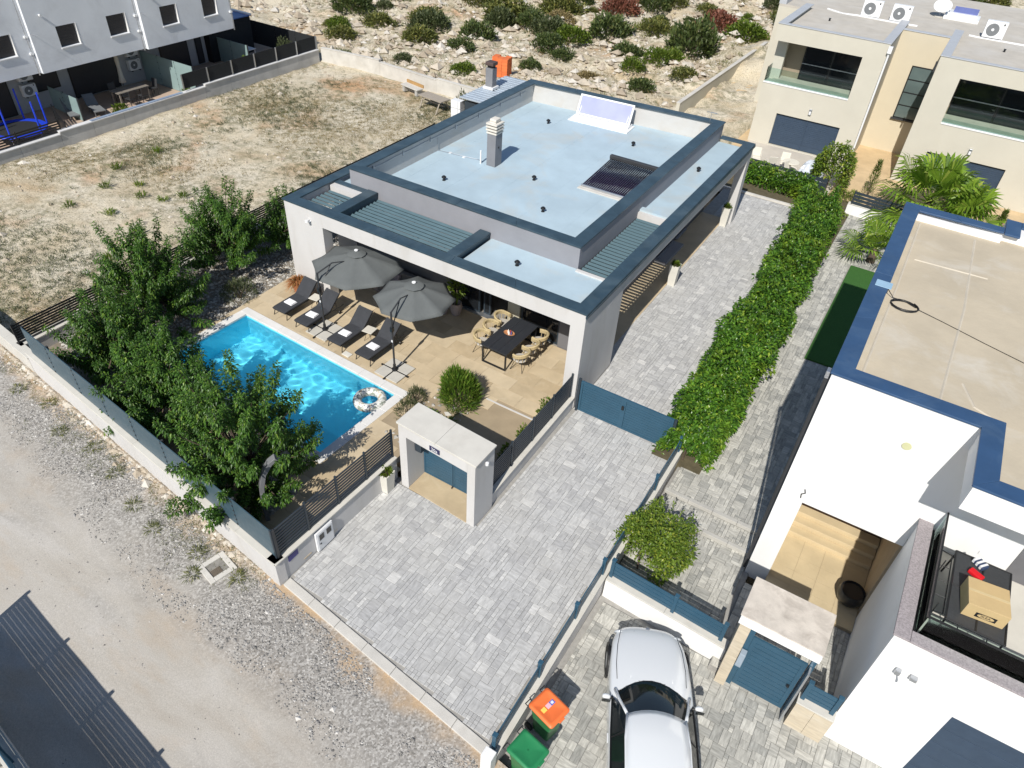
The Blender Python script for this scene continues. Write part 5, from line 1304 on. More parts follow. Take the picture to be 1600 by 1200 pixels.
w_(MB().box(10.045, 10.08, GY+.28, NY0-.03, 4.351, 4.385), 'railing_rail', black_metal); w_(MB().box(10.081, NXR, GY+.29, GY+.325, 4.351, 4.385), 'railing_rail', black_metal)
w_(MB().box(11.55, 14, NY0-.03, NY0-.002, 3.31, 5.6), 'balcony_door', M('door_grey', (.13,.13,.14), .4)); w_(MB().box(10.95,11.05,NY0-.02,NY0-.002,3.62,3.72), 'socket', white_metal)
# garage door of wide slats
gd = w_(MB().box(11.30, 14.2, GY+.10, GY+.14, -.3, 2.42), 'garage_door', shutter_blue)
for k in range(5): w_(MB().box(11.303, 14.2, GY+.07, GY+.099, -.29+.54*k, -.29+.54*k+.525), 'door_panel', shutter_blue, .006)
# twin wall lamp
w_(MB().rbox((10.10, GY-.06, 2.98), (.10,.10,.14)), 'wall_lamp', steel, .015); w_(MB().rbox((10.38, GY-.06, 3.0), (.13,.10,.10)), 'wall_lamp', steel, .015); w_(MB().tube([(10.10,GY-.03,2.98),(10.20,GY-.10,2.80),(10.22,GY-.12,2.72)], .02, 6), 'lamp_arm', white_metal)
m = MB().lathe([(.0,0),(.085,.004),(.095,.03)], n=16); m.v = [(x+8.75, -y*0+NY0-z-.001, y+5.6) for x, y, z in [(a, b, c) for a, b, c in m.v]]; w_(m, 'vent_cover', M('vent_yellow', (.55,.55,.33), .7))
w_(MB().tube([(7.36,NY0-.01,3.35),(7.40,NY0-.02,3.25),(7.33,NY0-.02,3.18),(7.35,NY0-.01,3.05)], .014, 5), 'loose_wire', black_metal)
# cable coil and lead on the tan roof
cc = thing('cable_coil', 'coil of black cable with pale blue plate lying on the tan roof', 'cable', (7.75, 1.22, ZR))
pts = [(.27*(1+.05*math.sin(i*.9))*math.cos(i*.42)*(1.15), .24*math.sin(i*.42)*(1+.06*math.cos(i*.5)), .012+.0012*i) for i in range(48)]
MB().tube(pts, .011, 6).build('coil', black_metal, cc, smooth=True)
MB().tube([(.3,.05,.02),(.9,-.15,.012),(1.8,-.5,.012),(3.2,-1.0,.012),(5,-1.6,.012)], .008, 5).build('lead', black_metal, cc); MB().tube([(-.55,.28,.25),(-.3,.2,.05),(0,.24,.02),(.25,.1,.02)], .011, 5).build('lead', black_metal, cc)
MB().box(-.80,-.42,.10,.42,.275,.29).build('plate', M('plate_pale', (.30,.46,.60), .5), cc, bevel=.006)
# artificial turf strip beside the house
MB().box(5.80, 6.86, 7.4, 15.5, -.1, .015).build('turf_strip', M('turf', (.035,.115,.02), .95, var=.25, vs=40, bump=.6, bs=220, bd=.01), kind='structure')
# round dark fire bowl on the porch
rb = thing('round_planter', 'black round bowl standing in the shade of the porch', 'bowl', (9.4, -2.45, .006))
MB().lathe([(.16,0),(.30,.12),(.34,.32),(.30,.46),(.27,.46),(.25,.3)], n=20).build('bowl', black_metal, rb, smooth='auto'); MB().lathe([(.002,.40),(.26,.41)], n=20).build('soil', M('soil', (.06,.045,.03), .95), rb)
# balcony table with bench frame
bt = thing('balcony_table', 'black metal mesh patio table on the white balcony', 'table', (10.85, -4.35, 3.30))
mesh_top = M('mesh_top', (.045,.048,.052), .5, var=.15, vs=30)
MB().box(-.40,.58,-.95,.88,.70,.715).build('table_top', mesh_top, bt)
for a, b in (((-.42,-.97),(.60,-.97)),((.60,-.97),(.60,.90)),((.60,.90),(-.42,.90)),((-.42,.90),(-.42,-.97)),((.1,-.97),(.1,.90)),((-.42,-.05),(.60,-.05))): MB().tube([(*a,.71),(*b,.71)], .022, 6).build('frame_bar', black_metal, bt)
for sx, sy in ((-.4,-.93),(.58,-.93),(.58,.86),(-.4,.86)): MB().tube([(sx,sy,.7),(sx*1.05,sy*1.05,0)], .02, 6).build('leg', black_metal, bt)
for x in (-.2, .3): MB().tube([(x,-1.0,.72),(x+.05,-1.18,.55),(x+.06,-1.25,.2),(x-.02,-1.3,0)], .012, 5).build('bench_leg', black_metal, bt)
lw_ = thing('wire_rack', 'black wire rack with rounded edge leaning beside the balcony table', 'rack', (10.30, -4.35, 3.30))
MB().tube([(-.12,-.85,.62),(-.17,0,.64),(-.12,.85,.62),(.10,.80,.62),(.10,-.8,.62)], .014, 6, closed=True).build('rim', black_metal, lw_)
for y in (-.4, 0, .4): MB().tube([(-.15,y,.63),(.10,y,.63)], .009, 5).build('bar', black_metal, lw_)
for y in (-.6, .6): MB().tube([(0,y,.62),(0,y,0)], .012, 5).build('leg', black_metal, lw_)
cb = thing('cardboard_box', 'large brown cardboard box on the balcony table', 'box', (10.98, -4.66, 4.022), RAD(6))
card = M('cardboard', (.50,.37,.19), .85, var=.05, vs=3)
MB().box(-.36,.36,-.36,.32,0,.36).build('carton', card, cb, bevel=.006)
MB().box(-.355,.355,-.03,.03,.361,.364).build('tape', M('tape', (.55,.44,.25), .4), cb)
MB().box(-.16,.20,-.3655,-.3605,.08,.20).build('print_field', black_metal, cb)
m = MB().lathe([(.002,0),(1,.001)], n=24); m.v = [(.02+x*.145, -.3665-z*.3, .14+y*.05) for x, y, z in m.v]; m.build('print_oval', card, cb)
def text_local(s_, size, loc, rot, mat, name, parent):
    o = text_obj(s_, size, loc, rot, mat, name, parent); o.matrix_parent_inverse = Matrix(); return o
text_local('IKEA', .085, (.02, -.3675, .14), (RAD(90),0,0), black_metal, 'print', cb)
MB().box(-.14,.14,-.07,.07,0,.09).build('red_packet', M('red_plastic', (.62,.012,.02), .4), label='bright red packet on the balcony table', cat='packet', loc=(10.82,-3.93,4.02), rz=-.5, bevel=.02)
sb_ = thing('striped_bag', 'small dark blue and white striped bag on the balcony table', 'bag', (10.87,-3.6,4.02), -.7)
MB().box(-.13,.13,-.09,.09,0,.10).build('bag', M('bag_navy', (.03,.05,.11), .7), sb_, bevel=.02)
for k in range(3): MB().box(-.12+.085*k,-.075+.085*k,-.092,.092,.02,.103).build('stripe', white_metal, sb_)
# ---- gate portal of the neighbour
trav = M('travertine', (.52,.45,.34), .7, var=.14, vs=2.5, stretch=(1,1,5), stain=(.62,.57,.48), ss=1.5, sa=.5)
gp_ = thing('gate_canopy', 'small gate roof of stained pale stone with travertine pillar', 'portal', (8.0, -5.8, -.3))
gw = lambda m, n, mat, b=0, **k: W(m, n, mat, b, parent=gp_, **k)
stained = M('stained_stone', (.55,.50,.44), .85, var=.12, vs=3, bump=.4, bs=30, stain=(.33,.29,.25), ss=2.2, sa=.7)
gw(MB().box(7.17, 8.88, -6.30, -5.12, 2.22, 2.42), 'canopy_slab', bright_plaster, .008); gw(MB().box(7.15, 8.90, -6.24, -5.10, 2.422, 2.45), 'canopy_top', stained, .01)
for k in range(4): gw(MB().box(7.22, 7.46, -6.24, -5.15, -.4+.655*k+.002, -.4+.655*(k+1)), 'pillar_stone', trav, .004)
gw(MB().box(7.47, 7.58, -6.12, -6.06, -.3, 2.15), 'gate_post', alu_blue); gw(MB().box(8.78,8.88,-6.12,-6.04,-.3,2.15), 'gate_post', alu_blue)
lf = gw(MB().box(7.585,7.68,-6.10,-6.05,-.2,1.75).box(8.66,8.755,-6.10,-6.05,-.2,1.75).box(7.68,8.66,-6.10,-6.05,-.2,-.05).box(7.68,8.66,-6.10,-6.05,1.6,1.75), 'gate_leaf', alu_blue)
for k in range(10): MB().box(7.682,8.658,-6.09,-6.06,-.04+.164*k,-.04+.164*k+.13).build('slat', alu_blue, lf)
gw(MB().box(8.60,8.66,-6.17,-6.10,.75,.80), 'gate_handle', black_metal, .008); gw(MB().box(7.47,7.60,-6.30,-6.14,.75,1.25), 'mailbox', M('mailbox_grey', (.30,.36,.42), .5), .01)
gw(MB().box(8.80,8.84,-6.35,-6.13,-.3,1.78), 'gate_edge', steel)
nl = thing('gate_side_wall', 'short travertine faced wall with blue rails beside the neighbour gate', 'wall', (9.3, -6.1, -.3))
for k in range(2):
    for i in range(2): W(MB().box(8.91+.395*i+.002, 8.91+.395*(i+1)-.002, -6.35, -6.10, -.4+.55*k, -.4+.55*(k+1)-.004), 'facing_stone', trav, .004, parent=nl)
W(MB().box(8.90, 9.702, -6.37, -6.08, .70, .74), 'cap_stone', stone_cap, .005, parent=nl)
rail_fence('blue rails on the travertine wall beside the neighbour gate', (8.98, -6.2), (9.62, -6.2), .742, [0, .62], 4, h=.62)
fw = thing('yard_wall', 'white retaining wall behind the parked car, topped by blue rails', 'wall', (5.5, -5.5, -.3))
wallseg(fw, (3.98, -5.62), (7.20, -5.78), .22, -.5, .36, bright_plaster, cap=True, ov=.02)
rail_fence('blue post and rail fence on the white wall behind the car', (4.0, -5.48), (7.10, -5.64), .412, [0.05, 1.75, 3.0], 4, h=.62)

# ================================================================ CAR
car = thing('car', 'silver white compact car parked nose in at the bottom edge', 'car', (6.33, -8.25, -.30), RAD(25))
paint = N('car_paint'); car_paint = paint.done(paint.bsdf((.74,.76,.77), .2, .1, None, .5, 1.0))
black_trim = M('black_trim', (.012,.012,.013), .5, var=.1); glass_car = M('glass_car', (.010,.013,.014), .03, var=.2, spec=.9); rubber = M('rubber', (.02,.02,.02), .85, var=.1)
# y forward; stations: (y, half width at sill, half width at belt, z of belt/shoulder, z of centre line)
ST = [(2.20,.34,.36,.55,.60),(2.15,.54,.58,.60,.68),(2.00,.70,.73,.67,.77),(1.75,.81,.83,.74,.85),(1.35,.88,.885,.82,.93),(.95,.90,.905,.88,.99),(.60,.91,.915,.92,1.02),(.2,.91,.92,.96,1.04),(-.5,.91,.92,.985,1.05),(-1.2,.905,.92,1.0,1.06),(-2.0,.89,.90,1.0,1.06),(-2.4,.82,.84,.95,1.02),(-2.5,.70,.72,.80,.90)]
V = []; F = []; prof_n = 0
for (y, ws, wb, zb, zc) in ST:
    low = .20 if abs(y) < 1.9 else .28
    half = [(ws*.90, low), (ws*1.0, low+.12), (max(ws, wb)*1.005, (low+zb)/2), (wb, zb-.06), (wb*.965, zb), (wb*.80, zb+(zc-zb)*.62), (wb*.45, zb+(zc-zb)*.92), (0, zc)]
    row = [(x, y, z) for x, z in half] + [(-x, y, z) for x, z in half[-2::-1]]
    prof_n = len(row); V += row
for i in range(len(ST)-1):
    for j in range(prof_n-1): a = i*prof_n+j; F.append((a, a+1, a+prof_n+1, a+prof_n))
F.append(tuple(range(prof_n))); F.append(tuple(reversed(range((len(ST)-1)*prof_n, len(ST)*prof_n))))
def sub(o, n=2): s = o.modifiers.new('smooth', 'SUBSURF'); s.levels = n; s.render_levels = n; return o
body = sub(MB().add(V, F).build('body', car_paint, car, smooth=True))
# roof panel and pillars
def loft(rows): 
    n = len(rows[0]); V = [p for r in rows for p in r]; F = [(i*n+j, i*n+j+1, (i+1)*n+j+1, (i+1)*n+j) for i in range(len(rows)-1) for j in range(n-1)]; return MB().add(V, F)
def arc_row(y, w, z, crown, n=9, dy=0): return [(-w+2*w*i/(n-1), y-dy*(abs(i-(n-1)/2)/((n-1)/2))**2, z+crown*(1-((i-(n-1)/2)/((n-1)/2))**2)) for i in range(n)]
RZ = 1.42
roof = loft([arc_row(-0.220,.60,RZ-.07,.05,dy=.12), arc_row(-0.340,.615,RZ-.03,.06,dy=.12), arc_row(-0.840,.635,RZ,.07,dy=.05), arc_row(-1.540,.63,RZ,.07), arc_row(-2.090,.60,RZ-.06,.06), arc_row(-2.240,.58,RZ-.12,.05)]).build('roof', car_paint, car, smooth=True)
roof.modifiers.new('thick', 'SOLIDIFY').thickness = .035
ws_ = loft([arc_row(0.640,.74,.985,.035,dy=.30), arc_row(0.380,.71,1.12,.045,dy=.25), arc_row(0.080,.665,1.26,.05,dy=.18), arc_row(-0.200,.61,RZ-.055,.05,dy=.12)]).build('windscreen', glass_car, car, smooth=True)
loft([arc_row(0.720,.80,.955,.025,dy=.36), arc_row(0.630,.745,.992,.036,dy=.30)]).build('scuttle', black_trim, car, smooth=True)
for s in (-1, 1):
    MB().tube([(s*.80,0.360,.985),(s*.735,0.080,1.14),(s*.66,-0.160,1.29),(s*.61,-0.330,RZ-.035)], [.040,.036,.034,.034], 8).build('pillar', car_paint, car, smooth=True)
    MB().tube([(s*.605,-0.340,RZ-.02),(s*.64,-0.840,RZ+.005),(s*.635,-1.540,RZ+.005),(s*.60,-2.140,RZ-.07)], .030, 8).build('roof_rail', car_paint, car, smooth=True)
    V = [(s*.86,0.210,.985),(s*.885,-0.540,1.01),(s*.885,-1.440,1.02),(s*.84,-2.090,1.03),(s*.615,-2.040,RZ-.06),(s*.655,-1.440,RZ-.01),(s*.66,-0.740,RZ-.01),(s*.635,-0.320,RZ-.05)]
    F = [(0,1,6,7),(1,2,5,6),(2,3,4,5)]; MB().add(V, F if s < 0 else [tuple(reversed(f)) for f in F]).build('side_window', glass_car, car)
    MB().tube([(s*.87,0.210,.985),(s*.895,-0.540,1.01),(s*.895,-1.440,1.02),(s*.85,-2.090,1.03)], .014, 6).build('window_trim', black_trim, car)
    MB().tube([(s*.875,-0.690,1.01),(s*.665,-0.720,RZ-.01)], .018, 6).build('door_post', black_trim, car)
    mo = MB().lathe([(.02,-.11),(.07,-.08),(.085,0),(.075,.07),(.02,.10)], n=12); mo.v = [(s*(1.0+z*.9)+0*x, .14+y*.8+.02, 1.02+x*.85) for x, y, z in mo.v]
    mi = sub(mo.build('mirror', car_paint, car, smooth=True), 1); MB().box(-.09,.09,-.01,.0,-.05,.05).build('mirror_glass', glass_car, mi, loc=(s*1.0,.07,1.02))
    MB().tube([(s*.84,0.160,.98),(s*.93,0.150,1.0)], .025, 6).build('mirror_arm', black_trim, car)
    for yy in (1.40, -1.60):
        w = MB().lathe([(.20,-.10),(.31,-.10),(.325,-.06),(.325,.06),(.31,.10),(.20,.10)], n=24, cap=False); w.v = [(s*.83+z, yy+x, .325+y) for x, y, z in w.v]; wo = w.build('wheel', rubber, car, smooth='auto')
        r_ = MB().lathe([(.02,.07),(.20,.09),(.205,.02)], n=20); r_.v = [(s*(.83+z), yy+x, .325+y) for x, y, z in r_.v]; r_.build('rim', steel, wo, smooth='auto')
        a_ = MB().lathe([(.335,.075),(.40,.085),(.41,.05)], n=24, cap=False); a_.v = [(s*(.84+z), yy+x, .325+y) for x, y, z in a_.v]; a_.build('wheel_arch', black_trim, car)
    hl_ = MB().lathe([(.01,.05),(.10,.035),(.14,-.02)], n=14); hl_.v = [(s*.66+x*1.0, 1.96+z*.9-.06*abs(x)*s*0, .66+y*.55) for x, y, z in hl_.v]; hl_.build('headlight', M('lamp_glass', (.5,.53,.56), .1, var=.2), car, smooth=True)
    MB().box(-.012,.012,-.10,.10,-.015,.015).build('door_handle', car_paint, car, loc=(s*.935,-.65,.86), bevel=.008); MB().box(-.012,.012,-.10,.10,-.015,.015).build('door_handle', car_paint, car, loc=(s*.93,-1.6,.88), bevel=.008)
    MB().tube([(s*.33,2.0,.755),(s*.42,1.5,.875),(s*.46,.66,1.0)], [.004,.006,.004], 5).build('bonnet_crease', car_paint, car, smooth=True)
    MB().tube([(s*.66,1.93,.775),(s*.74,1.5,.872),(s*.775,1.0,.942),(s*.76,.62,.97)], .006, 5).build('bonnet_gap', black_trim, car)
    MB().tube([(s*.30,0.620,1.0),(s*.05,0.560,1.04),(s*-.22,0.520,1.05)], .010, 5).build('wiper', black_trim, car)
MB().box(-.42,.42,2.10,2.165,.40,.55).build('grille', black_trim, car, bevel=.02); MB().lathe([(.002,.01),(.05,.008),(.055,0)], n=16).build('bonnet_badge', steel, car, loc=(0,2.10,.70))
MB().box(-.26,.26,2.165,2.18,.42,.53).build('number_plate', white_metal, car)
MB().box(-.6,.6,.22,.27,.90,1.08).build('dashboard', black_trim, car)
# ================================================================ WHEELIE BINS
def bin_(loc, rz, label, lidmat, bodymat, sticker=False):
    t_ = thing('wheelie_bin', label, 'bin', loc, rz, 'wheelie bins along the divider wall')
    def rr(w, d, z, r=.06, n=4):
        pts = []
        for cx, cy, a0 in ((w-r,d-r,0),(-w+r,d-r,90),(-w+r,-d+r,180),(w-r,-d+r,270)):
            for k in range(n+1): a = RAD(a0+90*k/n); pts.append((cx+r*math.cos(a), cy+r*math.sin(a), z))
        return pts
    rings = [rr(.21,.22,.07), rr(.23,.25,.5), rr(.265,.30,.94), rr(.285,.325,.95), rr(.285,.325,.99)]
    n = len(rings[0]); V = [p for r in rings for p in r]; F = [(i*n+j, i*n+(j+1)%n, (i+1)*n+(j+1)%n, (i+1)*n+j) for i in range(len(rings)-1) for j in range(n)] + [tuple(reversed(range(n)))]
    MB().add(V, F).build('tub', bodymat, t_, smooth='auto')
    rings = [rr(.30,.345,.992), rr(.30,.345,1.02), rr(.27,.31,1.05), rr(.24,.27,1.055), rr(.225,.255,1.045), rr(.01,.01,1.05,.004)]
    V = [p for r in rings for p in r]; F = [(i*n+j, i*n+(j+1)%n, (i+1)*n+(j+1)%n, (i+1)*n+j) for i in range(len(rings)-1) for j in range(n)] + [tuple(reversed(range(n)))]
    lid = MB().add(V, F).build('lid', lidmat, t_, smooth='auto')
    MB().box(-.08,.08,-.385,-.33,1.0,1.035).build('lid_grip', lidmat, lid, bevel=.012)
    for x in (-.22,.22): 
        MB().tube([(x-.07,.32,.96),(x-.07,.42,.97),(x+.07,.42,.97),(x+.07,.32,.96)], .014, 6).build('handle', black_metal, t_)
        m = MB().lathe([(.05,-.025),(.10,-.025),(.10,.025),(.05,.025)], n=16); m.v = [(x*1.15+z, .27+xx, .10+y) for xx, y, z in m.v]; m.build('wheel', rubber, t_, smooth='auto')
    MB().tube([(-.25,.27,.10),(.25,.27,.10)], .012, 6).build('axle', steel, t_)
    if sticker:
        for k, (c, x) in enumerate((((.85,.60,.12),-.135),((.85,.45,.5),0),((.12,.16,.5),.115))):
            s_ = MB().box(-.055,.055,-.05,.05,0,.0015).build('sticker', M('sticker%d' % k, c, .5, var=.02), lid, loc=(x,.03,1.0545)); s_.rotation_euler.z = 0
        MB().box(-.03,.03,-.028,.028,0,.0012).build('sticker_print', white_metal, lid, loc=(.115,.03,1.0565))
bin_green = M('bin_green', (.030,.165,.055), .45, var=.08, vs=3); lid_orange = M('lid_orange', (.80,.17,.045), .45, var=.05); lid_green = M('lid_green', (.022,.20,.075), .4, var=.06)
bin_((4.45, -9.42, -.30), RAD(76), 'green wheelie bin with orange stickered lid behind the car', lid_orange, bin_green, True)
bin_((4.52, -10.42, -.30), RAD(80), 'green wheelie bin with green lid at the bottom edge', lid_green, bin_green)
# ================================================================ BEIGE HOUSE (behind, right)
beige = M('beige_plaster', (.53,.505,.43), .88, var=.04, vs=.7, bump=.25, bs=120, bd=.005, stain=(.48,.44,.36), ss=.5, sa=.2)
cream = M('cream_plaster', (.56,.50,.38), .88, var=.04, vs=.7, bump=.25, bs=120, bd=.005)
roof_grit = M('roof_grit', (.47,.44,.39), .9, var=.09, vs=1.4, bump=.3, bs=60, stain=(.55,.54,.52), ss=.5, sa=.5)
cop_grey = M('cop_grey', (.42,.44,.47), .45, var=.05)
glass_green = M('glass_green', (.10,.135,.135), .06, var=.15, vs=.7, spec=.7)
MB().box(-7.2, 30, 22.2, 62, -.6, -.05).build('sand_yard', M('yard_sand', (.56,.42,.25), .95, var=.14, vs=1.0, bump=.5, bs=12, bd=.04, stain=(.46,.36,.22), ss=.4, sa=.5), kind='structure')
bh = thing('beige_house', 'two storey beige house with recessed balconies at the upper right', 'house', (4, 30, 0))
b_ = lambda m, n, mat=beige, bv=0, **k: W(m, n, mat, bv, parent=bh, **k)
def wing(x0, x1, yf, yb, ox0, ox1, corner, wx0, wx1):
    """front wing: wall with a ground-floor shuttered door and an open balcony recess above"""
    t = .30; zt = 6.35; zo0, zo1 = 3.30, 5.52
    b_(MB().box(x0, x1, yf, yf+t, -.4, .02), 'plinth'); 
    b_(MB().box(x0, wx0, yf, yf+t, .02, 1.82), 'front_wall'); b_(MB().box(wx1, x1, yf, yf+t, .02, 1.82), 'front_wall'); b_(MB().box(x0, x1, yf, yf+t, 1.82, zo0), 'front_wall')
    xl = x0 if corner else ox0
    if not corner: b_(MB().box(x0, ox0, yf, yf+t, zo0, zo1), 'front_wall')
    else: b_(MB().box(x0, ox0-.001, yf+1.05, yf+1.05+t, zo0, zo1), 'front_wall')
    b_(MB().box(ox1, x1, yf, yf+t, zo0, zo1), 'front_wall'); b_(MB().box(x0, x1, yf, yf+t, zo1, zt), 'front_wall')
    # sides and back
    if corner:
        b_(MB().box(x0, x0+t, yf+t, yb, -.4, zo0), 'side_wall'); b_(MB().box(x0, x0+t, yf+t, yb, zo1, zt), 'side_wall'); b_(MB().box(x0, x0+t, yf+1.35, yb, zo0, zo1), 'side_wall')
    else: b_(MB().box(x0, x0+t, yf+t, yb, -.4, zt), 'side_wall')
    b_(MB().box(x1-t, x1, yf+t, yb, -.4, zt), 'side_wall')
    # balcony recess
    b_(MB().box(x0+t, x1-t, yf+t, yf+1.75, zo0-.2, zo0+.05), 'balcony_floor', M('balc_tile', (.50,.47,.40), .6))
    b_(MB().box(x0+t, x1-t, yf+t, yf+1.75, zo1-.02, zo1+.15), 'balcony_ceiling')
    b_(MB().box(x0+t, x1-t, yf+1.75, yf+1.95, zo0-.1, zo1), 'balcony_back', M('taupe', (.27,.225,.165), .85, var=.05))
    gx0 = ox0+.9 if corner else ox0+.05; n = 2; ww = (ox1-.05-gx0)/n
    for i in range(n):
        a = gx0+ww*i; fr = b_(MB().box(a, a+ww-.01, yf+1.68, yf+1.748, zo0+.06, zo1-.05), 'window_frame', black_metal)
        MB().box(a+.06-0, a+ww-.07, yf+1.665, yf+1.678, zo0+.14, zo1-.12).build('pane', glass_dark, fr)
        fr.children and None
    b_(MB().box(gx0, ox1-.05, yf+1.62, yf+1.66, zo0+.92, zo0+.96), 'window_bar', steel)
    b_(MB().box(xl, ox1, yf-.03, yf+.28, zo0+.002, zo0+.06), 'balcony_sill', white_metal, .006)
    b_(MB().box(xl+.02, ox1-.01, yf+.10, yf+.12, zo0+.062, zo0+.80), 'balcony_glass', clear_glass)
    if corner: b_(MB().box(x0+.02, x0+.04, yf+.13, yf+1.04, zo0+.062, zo0+.80), 'balcony_glass', clear_glass)
    # shuttered door
    b_(MB().box(wx0, wx1, yf+.14, yf+.18, .05, 1.80), 'roller_shutter', shutter_blue)
    for k in range(14): b_(MB().box(wx0+.01, wx1-.01, yf+.122, yf+.139, .36+.1*k, .36+.1*k+.094), 'shutter_slat', shutter_blue)
    b_(MB().box((wx0+wx1)/2-.02, (wx0+wx1)/2+.02, yf+.08, yf+.12, .05, 1.80), 'shutter_guide', shutter_blue)
    b_(MB().box((wx0+wx1)/2-.08, (wx0+wx1)/2+.08, yf-.10, yf-.001, 2.13, 2.45), 'wall_lamp', steel, .02)
    b_(MB().box((wx0+wx1)/2-.05, (wx0+wx1)/2+.05, yf-.11, yf-.101, 2.17, 2.34), 'lamp_lens', white_metal)
    b_(MB().box(x0+.3, x1-.3, yf+.30, yb, 6.0, 6.16), 'roof_deck', roof_grit)
    b_(MB().box(x0-.03, x0+.42, yf-.03, yb, zt+.001, zt+.04), 'coping', cop_grey, .006); b_(MB().box(x1-.42, x1+.03, yf-.03, yb, zt+.001, zt+.04), 'coping', cop_grey, .006)
    b_(MB().box(x0+.425, x1-.425, yf-.03, yf+.32, zt+.001, zt+.035), 'coping', cop_grey, .006)
wing(-2.62, 3.15, 27.2, 33.2, -2.05, 2.05, True, -1.40, 2.15)
wing(5.58, 12.5, 26.8, 33.2, 6.80, 11.2, False, 6.76, 10.5)
b_(MB().box(3.151, 5.579, 31.0, 31.3, -.4, 6.35), 'recess_wall', cream)
b_(MB().box(-4.2, 14, 33.2, 44, -.4, 6.0), 'main_body', beige); b_(MB().box(-4.2, 14, 33.201, 44, 6.001, 6.12), 'roof_deck', roof_grit)
b_(MB().box(3.151, 5.579, 31.3, 33.199, 5.9, 6.12), 'roof_deck', roof_grit); b_(MB().box(3.18, 5.55, 30.97, 31.35, 6.352, 6.385), 'coping', cop_grey, .006)
b_(MB().box(-4.23, -3.8, 33.22, 44, 6.122, 6.40), 'coping', cop_grey)
st = b_(MB().box(4.28, 5.5, 30.95, 30.999, 1.9, 4.72), 'stair_window', black_metal)
for k in range(4): b_(MB().box(4.34, 5.45, 30.93, 30.949, 1.97+.69*k, 1.97+.69*k+.62), 'pane', glass_green)
b_(MB().box(4.2, 5.55, 30.86, 30.999, 1.82, 1.899), 'sill', dark_grey)
b_(MB().tube([(3.22, 27.12, 6.1), (3.22, 27.12, .0)], .05, 8), 'downpipe', white_metal, smooth='auto'); b_(MB().box(3.12,3.32,27.0,27.19,5.95,6.28), 'rain_hopper', white_metal, .01)
b_(MB().tube([(5.52, 26.72, 6.1), (5.52, 26.72, 5.6)], .05, 8), 'downpipe', dark_grey)
# rooftop air conditioners
def ac_unit(loc, rz, label, s=1.0, group='air conditioner units'):
    t_ = thing('air_conditioner', label, 'air conditioner', loc, rz, group)
    MB().box(-.45*s,.45*s,-.17*s,.17*s,.06,.06+.72*s).build('casing', white_metal, t_, bevel=.02)
    fan = MB().lathe([(.02,0),(.25*s,.0),(.27*s,.02)], n=24); fan.v = [(x-.10*s, -.172*s-z, y+.06+.36*s) for x, y, z in fan.v]; f = fan.build('fan_grille', M('fan_grey', (.17,.18,.19), .6), t_)
    hub = MB().lathe([(.01,.03),(.06*s,.028),(.065*s,0)], n=14); hub.v = [(x-.10*s, -.174*s-z, y+.06+.36*s) for x, y, z in hub.v]; hub.build('fan_hub', white_metal, f)
    for k in range(5):
        r = (.08+.04*k)*s; MB().tube([(-.10*s+r*math.cos(a), -.178*s, .06+.36*s+r*math.sin(a)) for a in [2*math.pi*i/20 for i in range(20)]], .004, 4, closed=True).build('grille_ring', white_metal, f)
    MB().box(.28*s,.34*s,-.176*s,-.171*s,.06+.58*s,.06+.66*s).build('maker_plate', black_metal, t_)
    for x in (-.3*s,.3*s): MB().box(x-.03,x+.03,-.19*s,.19*s,0,.058).build('foot', dark_grey, t_)
ac_unit((.95, 33.75, 6.13), RAD(4), 'leftmost white air conditioner on the beige house roof', 1.15, 'rooftop air conditioners')
ac_unit((2.55, 33.75, 6.13), RAD(2), 'second white air conditioner on the beige house roof, left of the dish', 1.15, 'rooftop air conditioners')
ac_unit((7.4, 33.75, 6.13), RAD(2), 'white air conditioner on the right wing of the beige house roof', 1.15, 'rooftop air conditioners')
ds = thing('satellite_dish', 'white satellite dish lying back on the beige house roof', 'satellite dish', (4.3, 37.3, 6.125), 0)
m = MB().lathe([(.002,0),(.2,.03),(.38,.10),(.50,.19),(.49,.2),(.36,.11)], n=22, cap=False); rt = Matrix.Translation((0,0,.45)) @ Matrix.Rotation(RAD(35),4,'X'); m.v = [tuple(rt @ Vector(p)) for p in m.v]; m.build('reflector', white_metal, ds, smooth=True)
MB().tube([(0,0,0),(0,.05,.45)], .03, 8).build('mast', steel, ds); MB().tube([(0,-.1,.5),(0,-.45,.9)], .015, 6).build('feed_arm', steel, ds)
MB().lathe([(.28,0),(.28,.04)], n=16).build('base', concrete_light, ds)
rl = thing('roof_hatch', 'white stepped roof hatch with blue pane on the beige house', 'roof hatch', (5.5, 37.6, 6.125))
MB().box(-.95,.95,-.75,.75,0,.18).build('curb', white_metal, rl, bevel=.01); MB().box(-.8,.8,-.55,.6,.181,.34).build('frame', white_metal, rl, bevel=.01); MB().rbox((.1,.15,.44),(1.3,.7,.04),rx=.25).build('pane', M('hatch_blue', (.16,.19,.42), .2), rl)
for pts in ([(-1.5,33.9,6.15),(-.5,33.3,6.15),(.3,33.5,6.15),(1.9,33.4,6.15),(3.6,33.5,6.15)], [(6.3,33.5,6.15),(7.0,33.35,6.15),(8.5,33.4,6.15),(11,33.5,6.15)]): b_(MB().tube(pts, .05, 6), 'pipe_cover', white_metal)
for x, y in ((-.7, 30.8), (8.2, 31.0)): b_(MB().lathe([(.05,0),(.05,.12),(.08,.14)], (x,y,6.16), 8), 'roof_vent', black_metal)
# yard wall left of the beige house
yw = thing('yard_side_wall', 'long pale wall beside the sandy yard of the beige house', 'wall', (-7.2, 36, 0))
wallseg(yw, (-7.25, 27.5), (-7.05, 45.5), .22, -.8, .95, beige, cap=True, ov=.02, capm=concrete_light); wallseg(yw, (-7.04, 45.5), (-4.2, 46.5), .22, -.8, .95, beige)
